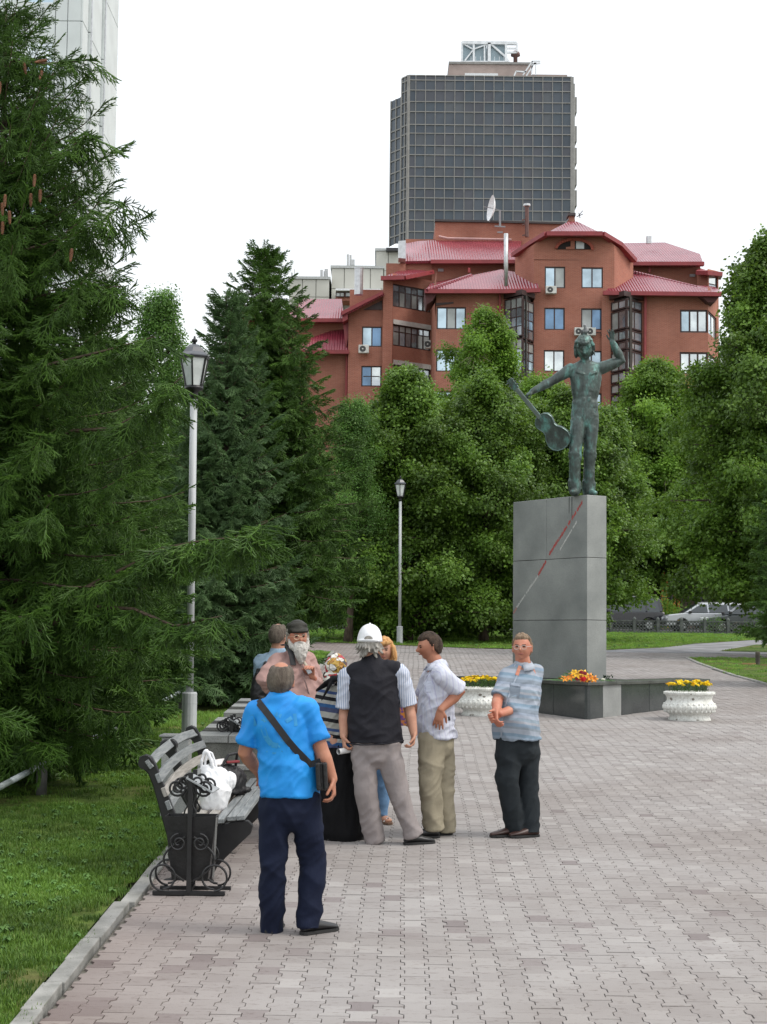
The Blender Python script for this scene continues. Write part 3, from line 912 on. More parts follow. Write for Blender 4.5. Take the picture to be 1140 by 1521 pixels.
def layered(label, x, y, h, rx, z_lo, srcs, key, n, nb=90, scale=1.0, seed=1, tr=0.14, dry=0, top=.55, flat=.14, low_w=.55, cat='tree', name='broadleaf_tree', group=None):
  """crown of drooping leafy boughs: every bough is a flat, ragged shelf of leaf clusters"""
  rr = random.Random(seed); rg = np.random.default_rng(seed); z0 = g(y)
  t = thing(name, label, cat, (x, y, z0), group=group)
  tm_ = trunk_mb((x, y, z0), h * 0.85, tr, n=8, wob=.08)
  P = []; Rt = []; S = []; dr = []; TI = []
  per = max(4, int(n / nb))
  H = h - z_lo
  for i in range(nb):
    f = ((i + rr.random()) / nb)
    z = z_lo + H * f * .97
    wr = rx * min(1.0, low_w + (1 - low_w) * min(1, f / .3)) * (1 - f ** 1.8) ** .72 * (1 - (1 - top) * f * .5)
    a = i * 2.39996 + rr.uniform(-.5, .5)
    L_ = wr * rr.uniform(.5, 1.2) * (1 + .75 * noise.noise(Vector((math.cos(a) * 1.3 + seed, math.sin(a) * 1.3, z * .55)))) + .15
    ca, sa = math.cos(a), math.sin(a)
    rise = L_ * (.15 + .55 * f)
    st = Vector((x, y, z0 + max(.5, z - rise * .9)))
    en = Vector((x + ca * L_, y + sa * L_, z0 + z + rr.uniform(-.2, .2)))
    mid = st.lerp(en, .55) + Vector((0, 0, rise * .35))
    tm_.tube([st, mid, en], [tr * .35, tr * .2, .008], 5, cap=False)
    wl = .28 * L_ + .25
    ti = rr.uniform(-.28, .35)
    for _ in range(per):
      s_ = 1 - rr.random() ** 1.3 * .75
      q = st.lerp(mid, s_ / .55) if s_ < .55 else mid.lerp(en, (s_ - .55) / .45)
      lat = rr.gauss(0, .5) * wl * (1.15 - s_ * .75)
      q = q + Vector((-sa * lat, ca * lat, rr.gauss(0, flat) - abs(lat) * .25 + .05))
      if q.z < z0 + .2: continue
      P.append(tuple(q)); S.append(scale * rr.uniform(.55, 1.3)); TI.append(ti)
      d = Vector((ca + rr.uniform(-.6, .6), sa + rr.uniform(-.6, .6), rr.uniform(-.7, .25)))
      Rt.append(tuple(eul(d, rr.uniform(-.8, .8))))
    if dry and rr.random() < dry / nb: dr.append(en)
  tm_.build('trunk', BARK, t, smooth=True)
  cr = scatter('crown', P, Rt, S, key, srcs, t, TI); cr['kind'] = 'stuff'
  for s0 in dr:
    mb = MB()
    for _k in range(9):
      d = Vector((rr.uniform(-1, 1), rr.uniform(-1.2, -.2), rr.uniform(-1.0, .4))).normalized(); l = rr.uniform(.5, 1.1)
      a1 = s0 + d * l * .5 + Vector((0, 0, .12)); mb.tube([s0, a1, s0 + d * l + Vector((0, 0, -.12))], [.02, .014, .005], 4, cap=False)
    mb.build('dry_branch', DRY, t)
  return t

def wx(px, Y): return at(px, 800, Y).x
def hz(py, px, Y): return at(px, py, Y).z - g(Y)

# --- foreground spruce on the left, its lower boughs over the lawn
t_big, tips_big = spruce('huge dark spruce at the left edge with cones hanging from its top', wx(-15, 17), 17.0, hz(8, 20, 17), 2.2, S_NEAR, 'spruce_near',
        z_low=.7, skirt=.66, levels=28, per_level=8, gap=0.135, dens=4, scale=0.92, curtain=.1, power=0.62, seed=3, droop=.42, up=.18)
# one long bough that reaches over the lamp post and the people

def long_bough(parent, pts_px, Y0, Y1, rad0, seed, srcs=S_NEAR, key='spruce_near', scale=1.0, gap=.1, dens=2):
  rr = random.Random(seed); n = len(pts_px)
  path = [at(px, py, Y0 + (Y1 - Y0) * i / (n - 1)) for i, (px, py) in enumerate(pts_px)]
  MB().tube(path, [rad0 * (1 - i / (n - .6)) + .003 for i in range(n)], 5).build('bough', TWIG, parent)
  P = []; Rt = []; S = []
  for i in range(n - 1):
    a, b = path[i], path[i + 1]; l = (b - a).length; m = max(1, int(l / gap)); d = (b - a).normalized(); az = math.atan2(d.y, d.x)
    for j in range(m):
      s_ = (i + j / m) / (n - 1)
      if s_ < .12: continue
      q = a.lerp(b, j / m)
      for sg in (-1, 1):
        a2 = az + sg * R(rr.uniform(30, 65)); el = -R(rr.uniform(10, 50)) * (1.1 - .6 * s_)
        P.append(q); Rt.append(eul(Vector((math.cos(a2) * math.cos(el), math.sin(a2) * math.cos(el), math.sin(el))), rr.uniform(-.6, .6)))
        S.append(scale * rr.uniform(.55, .95) * (.7 + .3 * s_))
      for _ in range(dens):
        a2 = az + rr.uniform(-1, 1); el = -R(rr.uniform(45, 85))
        P.append(q); Rt.append(eul(Vector((math.cos(a2) * math.cos(el), math.sin(a2) * math.cos(el), math.sin(el))), rr.uniform(-1.5, 1.5)))
        S.append(scale * rr.uniform(.5, 1.05) * (1.1 - .5 * s_))
  P.append(path[-2]); Rt.append(eul(path[-1] - path[-2])); S.append(scale * .9)
  c = scatter('bough_needles', [tuple(p) for p in P], [tuple(e) for e in Rt], S, key, srcs, parent); c['kind'] = 'stuff'
long_bough(t_big, [(-15, 900), (40, 888), (110, 882), (190, 842), (240, 815), (300, 803), (350, 798), (398, 775)], 17, 14.6, .03, 5, scale=1.15, gap=.085)
long_bough(t_big, [(-15, 700), (40, 672), (110, 640), (170, 636), (215, 610), (270, 560)], 17, 15.2, .03, 6)
long_bough(t_big, [(-15, 580), (30, 558), (80, 540), (160, 520), (230, 500)], 17, 15.5, .03, 7)
long_bough(t_big, [(-15, 300), (15, 260), (60, 245), (100, 225), (138, 192)], 17, 16, .02, 8)
long_bough(t_big, [(-15, 400), (20, 375), (90, 358), (150, 330), (195, 292)], 17, 16, .02, 9)
long_bough(t_big, [(-15, 470), (60, 440), (120, 430), (180, 425)], 17, 16.2, .02, 10)
long_bough(t_big, [(-15, 130), (20, 90), (70, 95), (100, 92), (146, 88)], 17, 16.3, .018, 11, gap=.13, dens=1)
long_bough(t_big, [(30, 960), (120, 900), (200, 905), (260, 930), (330, 915)], 16.5, 14.8, .03, 12)
# cones, each a part
conem = M('spruce_cone', (0.10, 0.038, 0.018), 0.6, col2=(0.26, 0.11, 0.045), scale=60, bump=.6, bscale=90)
def cone_mb():
  mb = MB(); L_ = .135; rr = random.Random(4)
  mb.lathe([(.004, 0), (.014, -.012), (.017, -.05), (.016, -.09), (.010, -.125), (.002, -L_)], 8)
  for i in range(15):
    z = -.008 - i * .0078; r = .020 * math.sin(PI * min(.95, .2 + i / 17)) ** .5
    for k in range(7):
      a = k * 2 * PI / 7 + i * .45
      c = Vector((math.cos(a), math.sin(a), 0)); s_ = Vector((-c.y, c.x, 0))
      mb.add([c * r * .7 + s_ * .006 + Vector((0, 0, z + .006)), c * r * .7 - s_ * .006 + Vector((0, 0, z + .006)), c * (r + .004) + Vector((0, 0, z - .006))], [(0, 1, 2)])
  return mb
cm_ = None
for (px, py, Y, tl) in [(52, 268, 15.9, .15), (60, 290, 15.9, .0), (46, 296, 16.0, -.1), (70, 98, 16.2, 1.2), (64, 110, 16.1, .3), (107, 378, 15.8, .1), (8, 298, 15.8, .1), (14, 322, 15.8, -.1), (4, 338, 15.9, 0),
            (0, 130, 16.2, 0), (35, 100, 16.3, .2), (3, 310, 15.9, .1)]:
  if cm_ is None:
    o = cone_mb().build('cone', conem, t_big, world=False); cm_ = o.data
  else:
    o = mobj('cone', cm_, t_big)
  p = at(px, py, Y); q = ORG[t_big.name]
  o.location = (p.x - q.x, p.y - q.y, p.z - q.z + .06); o.rotation_euler = (tl * .3, tl, px)

# --- further conifers
spruce('tall dark spruce on the lawn just left of the near lamp post', wx(150, 22), 22, hz(505, 150, 22), 1.25, S_FAR, 'spruce_far', z_low=.6, skirt=.7, levels=24, per_level=8, gap=.16, dens=3, scale=.95, power=.65, seed=12)
spruce('low wide spruce in shade at the left edge under the huge one', wx(-40, 18.4), 18.4, 3.8, 1.8, S_FAR, 'spruce_far', z_low=.15, levels=14, per_level=8, gap=.16, dens=3, scale=.95, power=.6, seed=14)
spruce('slim blue-green young spruce behind the near lamp lantern', wx(332, 28.5), 28.5, hz(440, 319, 28.5), 1.55, S_BLUE, 'spruce_blue', z_low=.3, levels=26, per_level=8, gap=.17, dens=3, scale=.9, power=.85, seed=13, droop=.15)
td, tips_d = spruce('tall green spruce with a cluster of brown cones near its tip', wx(388, 31), 31, hz(372, 378, 31), 2.2, S_FAR, 'spruce_far', z_low=1.7, skirt=.7, levels=30, per_level=8, gap=.17, dens=3, scale=.95, power=.8, seed=15)
for i in range(7):
  o = mobj('cone', cm_, td); o.scale = (1.5, 1.5, 1.3)
  p = at(368 + random.uniform(-8, 12), 455 + random.uniform(-6, 22), 30.6); q = ORG[td.name]
  o.location = (p.x - q.x, p.y - q.y, p.z - q.z); o.rotation_euler = (random.uniform(-.2, .2), random.uniform(-.2, .2), i)
spruce('dark spruce behind the bearded man and the granite seats', wx(300, 36), 36, 6.2, 1.7, S_FAR, 'spruce_far', z_low=1.2, levels=18, per_level=8, gap=.2, dens=3, scale=1.2, power=.6, seed=16)
spruce('spruce at the right edge with low boughs beside the wooden bollard', wx(1188, 36), 36, 6.0, .95, S_FAR, 'spruce_far', z_low=1.3, levels=20, per_level=8, gap=.17, dens=3, scale=1.05, power=.5, seed=17)

# --- broadleaf trees
def btree(label, px, Y, top_py, rad_px, low_py, srcs, key, n, nl=14, seed=1, **kw):
  h = hz(top_py, px, Y); zl = max(.8, hz(low_py, px, Y)); rx = rad_px / sc(Y)
  return layered(label, wx(px, Y), Y, h, rx, zl, srcs, key, n, nb=nl * 6, seed=seed, **kw)
btree('slender leafy tree seen against the sky behind the near lamp lantern', 232, 44, 432, 88, 800, S_BIR, 'birch', 2600, nl=18, seed=21, scale=.95)
btree('pale leafy tree between the tall green spruce and the far lamp post', 522, 58, 590, 66, 880, S_BIR, 'birch', 3000, nl=16, seed=22, scale=1.0)
btree('bushy linden directly behind the far lamp post', 605, 60, 548, 140, 945, S_LIN, 'linden', 5000, nl=24, seed=23, scale=1.1, tr=.16, low_w=.8)
btree('dark linden between the far lamp post and the monument', 722, 60.5, 560, 150, 940, S_LIN, 'linden', 5000, nl=24, seed=24, scale=1.1, tr=.16, low_w=.8)
btree('dark linden right behind the granite monument', 846, 62, 580, 116, 878, S_LIN, 'linden', 5600, nl=20, seed=25, scale=1.1, tr=.16, low_w=.8)
btree('dark linden over the silver parked car', 965, 104, 590, 150, 858, S_LIN, 'linden', 6500, nl=22, seed=26, scale=1.5, tr=.16, low_w=.7)
btree('tall dark linden filling the right edge of the view', 1155, 50, 345, 165, 880, S_LIN, 'linden', 9500, nl=34, seed=27, scale=1.05, tr=.2, low_w=.8)
btree('dark linden low behind the right lawn, over the black car bonnet', 1075, 105, 640, 120, 866, S_LIN, 'linden', 4200, nl=16, seed=28, scale=1.6, tr=.14, low_w=.8)
btree('yellow-green maple with bare grey twigs in front of the brick windows', 722, 80, 462, 112, 760, S_MAP, 'maple', 3400, nl=14, seed=29, scale=1.25, dry=14)
btree('yellow-green maple behind the statue with the guitar', 805, 76, 560, 100, 780, S_MAP, 'maple', 3000, nl=14, seed=30, scale=1.25, dry=3)
btree('wide yellow-green maple with bare twigs right of the statue', 975, 104, 535, 150, 780, S_MAP, 'maple', 4600, nl=18, seed=31, scale=1.6, dry=14)
btree('light green tree top in front of the brick wall, left of the yellow-green maple', 600, 74, 545, 62, 740, S_BIR, 'birch', 2600, nl=12, seed=32, scale=1.4)
btree('dark leafy tree deep in the shade behind the spruces', 420, 62, 620, 105, 905, S_LIN, 'linden', 4200, nl=16, seed=33, scale=1.2)
btree('leafy tree far behind the spruces on the left', 90, 50, 520, 140, 945, S_LIN, 'linden', 4200, nl=16, seed=34, scale=1.2)
btree('dense tree behind the parked cars at the right', 1180, 108, 640, 130, 885, S_LIN, 'linden', 3000, nl=14, seed=36, scale=1.9)
btree('tree in deep shade behind the monument', 780, 106, 690, 130, 910, S_LIN, 'linden', 3000, nl=14, seed=37, scale=1.9)
btree('tree in deep shade behind the black parked car', 900, 108, 690, 120, 885, S_LIN, 'linden', 3000, nl=14, seed=38, scale=1.9)
btree('tree in deep shade behind the silver parked car', 1050, 112, 680, 120, 882, S_LIN, 'linden', 3000, nl=14, seed=39, scale=1.9)
btree('tree in deep shade behind the far lamp post', 640, 106, 690, 130, 920, S_LIN, 'linden', 3000, nl=14, seed=40, scale=1.9)
btree('tree in deep shade behind the pale leafy tree', 500, 104, 745, 120, 920, S_LIN, 'linden', 2600, nl=14, seed=41, scale=1.9)
btree('lower linden filling the gap between the two lindens left of the monument', 665, 66, 600, 110, 930, S_LIN, 'linden', 3600, nl=16, seed=61, scale=1.15, low_w=.8)
btree('linden peeping out between the monument and its left neighbour', 792, 67, 600, 105, 930, S_LIN, 'linden', 3400, nl=16, seed=62, scale=1.15, low_w=.8)
btree('linden just right of the statue legs, behind the plinth', 890, 68, 606, 84, 800, S_LIN, 'linden', 3600, nl=16, seed=63, scale=1.15, low_w=.7)
btree('small linden behind the left side of the far lamp post', 556, 68, 600, 66, 915, S_LIN, 'linden', 2800, nl=14, seed=64, scale=1.15, low_w=.8)
btree('leafy tree at the right, lower than the tall linden at the edge', 1062, 106, 560, 115, 862, S_LIN, 'linden', 3600, nl=16, seed=65, scale=1.2, low_w=.6)
# low bushes
def bush(label, px, Y, w_px, h_m, n, seed, srcs=S_LIN, key='linden'):
  rx = w_px / sc(Y)
  L_ = [(random.Random(seed + i).uniform(-.8, .8) * rx, random.Random(seed * 3 + i).uniform(-.4, .4), h_m * .45, rx * .5, .6, h_m * .5) for i in range(4)]
  broad(label, wx(px, Y), Y, h_m, L_, srcs, key, n, cat='bush', name='bush', seed=seed, tr=.04, scale=1.0)
bush('dark round bush at the foot of the pale leafy tree', 553, 60, 34, 2.2, 900, 51)
bush('dark bush on the far lawn between the two lindens', 660, 66, 45, 1.6, 700, 52)
bush('light green weedy bush by the metal fence behind the black car', 985, 98, 16, 1.5, 200, 53, S_MAP, 'maple')
bush('thin weeds along the concrete fence at the right', 1095, 84.6, 40, .6, 160, 54, S_BIR, 'birch')

# ------------------------------------------------------------------ buildings
def brickmat(name, c1, c2, mort, bw=0.25, bh=0.075):
  m = bpy.data.materials.new(name); m.use_nodes = True
  nt = m.node_tree; N = nt.nodes; L = nt.links; bs = N['Principled BSDF']
  bs.inputs['Roughness'].default_value = 0.85; bs.inputs['Specular IOR Level'].default_value = 0.2
  ge = N.new('ShaderNodeNewGeometry'); sp = N.new('ShaderNodeSeparateXYZ'); L.new(ge.outputs['Position'], sp.inputs[0])
  cb = N.new('ShaderNodeCombineXYZ'); ad = N.new('ShaderNodeMath'); ad.operation = 'ADD'
  L.new(sp.outputs[0], ad.inputs[0]); L.new(sp.outputs[1], ad.inputs[1]); L.new(ad.outputs[0], cb.inputs[0]); L.new(sp.outputs[2], cb.inputs[1])
  br = N.new('ShaderNodeTexBrick'); br.inputs['Scale'].default_value = 1.0
  br.inputs['Brick Width'].default_value = bw; br.inputs['Row Height'].default_value = bh; br.inputs['Mortar Size'].default_value = 0.008
  br.inputs['Color1'].default_value = (*c1, 1); br.inputs['Color2'].default_value = (*c2, 1); br.inputs['Mortar'].default_value = (*mort, 1)
  L.new(cb.outputs[0], br.inputs['Vector'])
  nz = N.new('ShaderNodeTexNoise'); nz.inputs['Scale'].default_value = 0.35; nz.inputs['Detail'].default_value = 8; L.new(ge.outputs['Position'], nz.inputs['Vector'])
  rp = N.new('ShaderNodeValToRGB'); rp.color_ramp.elements[0].position = .3; rp.color_ramp.elements[0].color = (.78, .74, .72, 1); rp.color_ramp.elements[1].position = .7; rp.color_ramp.elements[1].color = (1.08, 1.08, 1.08, 1)
  L.new(nz.outputs['Fac'], rp.inputs[0])
  mx = N.new('ShaderNodeMix'); mx.data_type = 'RGBA'; mx.blend_type = 'MULTIPLY'; mx.inputs[0].default_value = 1
  L.new(br.outputs[0], mx.inputs[6]); L.new(rp.outputs[0], mx.inputs[7]); L.new(mx.outputs[2], bs.inputs['Base Color'])
  return m
BRICK = brickmat('red_brick', (0.43, 0.165, 0.11), (0.36, 0.13, 0.088), (0.42, 0.27, 0.22))
def roofmat(name, c1, c2):
  m = M(name, c1, 0.24, col2=c2, scale=0.5, spec=0.9)
  nt = m.node_tree; N = nt.nodes; L = nt.links; bs = N['Principled BSDF']
  ge = N.new('ShaderNodeNewGeometry'); wv = N.new('ShaderNodeTexWave'); wv.wave_type = 'BANDS'; wv.bands_direction = 'X'; wv.inputs['Scale'].default_value = 1.6
  wv2 = N.new('ShaderNodeTexWave'); wv2.bands_direction = 'Z'; wv2.wave_profile = 'SAW'; wv2.inputs['Scale'].default_value = 1.5
  L.new(ge.outputs['Position'], wv.inputs[0]); L.new(ge.outputs['Position'], wv2.inputs[0])
  ad = N.new('ShaderNodeMath'); ad.operation = 'ADD'; L.new(wv.outputs['Fac'], ad.inputs[0]); L.new(wv2.outputs['Fac'], ad.inputs[1])
  bp = N.new('ShaderNodeBump'); bp.inputs['Strength'].default_value = 0.9; bp.inputs['Distance'].default_value = 0.06
  L.new(ad.outputs[0], bp.inputs['Height']); L.new(bp.outputs[0], bs.inputs['Normal'])
  return m
ROOF = roofmat('red_metal_tile', (0.22, 0.028, 0.048), (0.29, 0.05, 0.07))
FASC = M('red_fascia', (0.26, 0.035, 0.04), 0.45, scale=2)
FRM = M('dark_brown_frame', (0.045, 0.022, 0.02), 0.5, scale=3)
DUCT = M('galvanised', (0.55, 0.56, 0.57), 0.35, metal=.7, scale=4)
PIPE = M('red_pipe', (0.30, 0.05, 0.05), 0.5)
def glass(name, col, rough=0.06, metal=0.0, spec=0.9, wav=0.02):
  m = M(name, col, rough, var=.25, scale=.8, spec=spec, metal=metal)
  return m
GL = [glass('pane_blue', (0.16, 0.27, 0.42), metal=.55, rough=.12), glass('pane_pale', (0.48, 0.60, 0.68), metal=.6, rough=.1), glass('pane_grey', (0.33, 0.35, 0.34), metal=.2, rough=.2), glass('pane_dark', (0.36, 0.40, 0.43), metal=.7, rough=.12),
   glass('pane_white', (0.75, 0.80, 0.84), metal=.6, rough=.1)]

class Wall:
  """vertical plane through two ground points; px lines of sight are cut with it"""
  def __init__(s, A, B):
    s.A = Vector((A[0], A[1])); s.B = Vector((B[0], B[1])); s.d = (s.B - s.A).normalized(); s.L = (s.B - s.A).length
    s.n = Vector((s.d.y, -s.d.x))      # towards the camera for A left of B
  def hit(s, px, py):
    r = ray(px, py)
    # A + t d = k r.xy
    det = s.d.x * (-r.y) - (-r.x) * s.d.y
    t = ((-s.A.x) * (-r.y) - (-r.x) * (-s.A.y)) / det
    p = s.A + s.d * t
    k = p.y / r.y
    return t, CAM_Z + r.z * k
  def P(s, t, z, o=0.0):
    q = s.A + s.d * t + s.n * o
    return Vector((q.x, q.y, z))
  def rect(s, x0, y0, x1, y1):
    xm, ym = (x0 + x1) / 2, (y0 + y1) / 2
    return s.hit(x0, ym)[0], s.hit(x1, ym)[0], s.hit(xm, y1)[1], s.hit(xm, y0)[1]
  def boxmb(s, mb, t0, t1, z0, z1, o0, o1):
    v = [s.P(t0, z0, o1), s.P(t1, z0, o1), s.P(t1, z0, o0), s.P(t0, z0, o0), s.P(t0, z1, o1), s.P(t1, z1, o1), s.P(t1, z1, o0), s.P(t0, z1, o0)]
    return mb.add(v, [(0, 3, 2, 1), (4, 5, 6, 7), (0, 1, 5, 4), (1, 2, 6, 5), (2, 3, 7, 6), (3, 0, 4, 7)])
  def panel(s, mb, t0, t1, z0, z1, holes=(), rev=0.18):
    """face with openings and their reveals"""
    ts = sorted(set([t0, t1] + [min(max(h[k], t0), t1) for h in holes for k in (0, 1)]))
    zs = sorted(set([z0, z1] + [min(max(h[k], z0), z1) for h in holes for k in (2, 3)]))
    for a, b in zip(ts[:-1], ts[1:]):
      for c, d in zip(zs[:-1], zs[1:]):
        if b - a < 1e-4 or d - c < 1e-4: continue
        tm_, zm = (a + b) / 2, (c + d) / 2
        if any(h[0] < tm_ < h[1] and h[2] < zm < h[3] for h in holes): continue
        mb.add([s.P(a, c), s.P(b, c), s.P(b, d), s.P(a, d)], [(0, 1, 2, 3)])
    for h in holes:
      a, b, c, d = h[:4]
      for p, q in (((a, c), (b, c)), ((b, c), (b, d)), ((b, d), (a, d)), ((a, d), (a, c))):
        mb.add([s.P(p[0], p[1]), s.P(p[0], p[1], -rev), s.P(q[0], q[1], -rev), s.P(q[0], q[1])], [(0, 1, 2, 3)])
    return mb

def window(parent, W, r, nv=2, nh=1, glassm=None, frame=FRM, fw=0.09, rec=0.12, rr=random, trans=None, name='window', gname='pane'):
  t0, t1, z0, z1 = r[:4]
  mb = MB()
  W.boxmb(mb, t0, t0 + fw, z0, z1, -rec - .06, -rec + .04); W.boxmb(mb, t1 - fw, t1, z0, z1, -rec - .06, -rec + .04)
  W.boxmb(mb, t0 + fw, t1 - fw, z0, z0 + fw, -rec - .06, -rec + .04); W.boxmb(mb, t0 + fw, t1 - fw, z1 - fw, z1, -rec - .06, -rec + .04)
  ti = [t0 + fw + (t1 - t0 - 2 * fw) * i / nv for i in range(nv + 1)]
  zi = [z0 + fw + (z1 - z0 - 2 * fw) * i / nh for i in range(nh + 1)]
  if trans: zi = [z0 + fw, z0 + fw + (z1 - z0 - 2 * fw) * trans, z1 - fw]
  for t in ti[1:-1]: W.boxmb(mb, t - fw * .5, t + fw * .5, z0 + fw, z1 - fw, -rec - .05, -rec + .03)
  for z in zi[1:-1]:
    for a, b in zip(ti[:-1], ti[1:]): W.boxmb(mb, a + fw * .5, b - fw * .5, z - fw * .35, z + fw * .35, -rec - .05, -rec + .03)
  f = mb.build(name, frame, parent); fix_normals(f)
  k = 0
  for a, b in zip(ti[:-1], ti[1:]):
    for c, d in zip(zi[:-1], zi[1:]):
      e = rr.uniform(-.012, .012); e2 = rr.uniform(-.012, .012)
      gm = glassm[k % len(glassm)] if isinstance(glassm, (list, tuple)) else (glassm or rr.choice(GL[:2]))
      k += 1
      q = MB().add([W.P(a, c, -rec + e), W.P(b, c, -rec + e2), W.P(b, d, -rec - e), W.P(a, d, -rec - e2)], [(0, 1, 2, 3)])
      q.build(gname, gm, f)
  return f

# ================= white panel tower, far left
def white_tower():
  Y0 = 86.0
  xl = at(-60, 300, Y0).x; xr = at(119, 200, Y0).x
  t = thing('apartment_tower', 'tall white panel tower block behind the huge spruce, top left', 'building', (xr, Y0, g(Y0)))
  wm = M('white_panel', (0.62, 0.66, 0.66), 0.8, var=.06, scale=.6, bump=.2); jm = M('panel_joint', (0.32, 0.34, 0.35), .9)
  A = (xl, Y0); B = (xr, Y0); F = Wall(A, B); Sd = Wall((xr, Y0), (xr, Y0 + 11.5))
  zt = at(60, -140, Y0).z
  zb = g(Y0) - .3
  MB().box(xl + .1, xr - .12, Y0 + .12, Y0 + 11.4, zb, zt - .1).build('wall', jm, t)
  ph = 3.9; z = at(100, 31, Y0).z
  zs = []
  while z > zb: z -= ph
  while z < zt: zs.append(z); z += ph
  tw_ = F.hit(119, 100)[0]
  colsx = [F.hit(x, 100)[0] for x in (-60, -20, 35, 81, 99, 119)]
  wr = F.rect(37, 37, 80, 86)
  for i, z in enumerate(zs):
    for a, b in zip(colsx[:-1], colsx[1:]):
      mb = MB()
      is_w = abs(a - colsx[2]) < .01
      if is_w:
        z0w = z + .95; z1w = z + 2.75
        F.panel(mb, a + .02, b - .02, z + .02, z + ph - .02, [(a + .1, b - .08, z0w, z1w)], rev=.15)
        mb.build('panel', wm, t)
        window(t, F, (a + .1, b - .08, z0w, z1w), 2, 2, [GL[1], GL[4]], frame=wm, fw=.07, rec=.08)
      else:
        F.boxmb(mb, a + .02, b - .02, z + .02, z + ph - .02, -.1, 0); mb.build('panel', wm, t)
  sideT = [0, 1.6, 2.0, 5.8, 6.3, 11.4]
  for z in zs:
    for a, b in zip(sideT[:-1], sideT[1:]):
      mb = MB(); pr = .12 if (b - a) < .6 else 0
      Sd.boxmb(mb, a + .03, b - .03, z + .03, z + ph - .03, -.1, pr); mb.build('panel', wm, t)
  for tt in (1.75, 6.0):
    mb = MB(); Sd.boxmb(mb, tt - .1, tt + .1, zb, zt, .12, .2); mb.build('downpipe', DUCT, t)
  MB().box(xl, xr, Y0, Y0 + 11.5, zt, zt + .5).build('roof', jm, t)
white_tower()

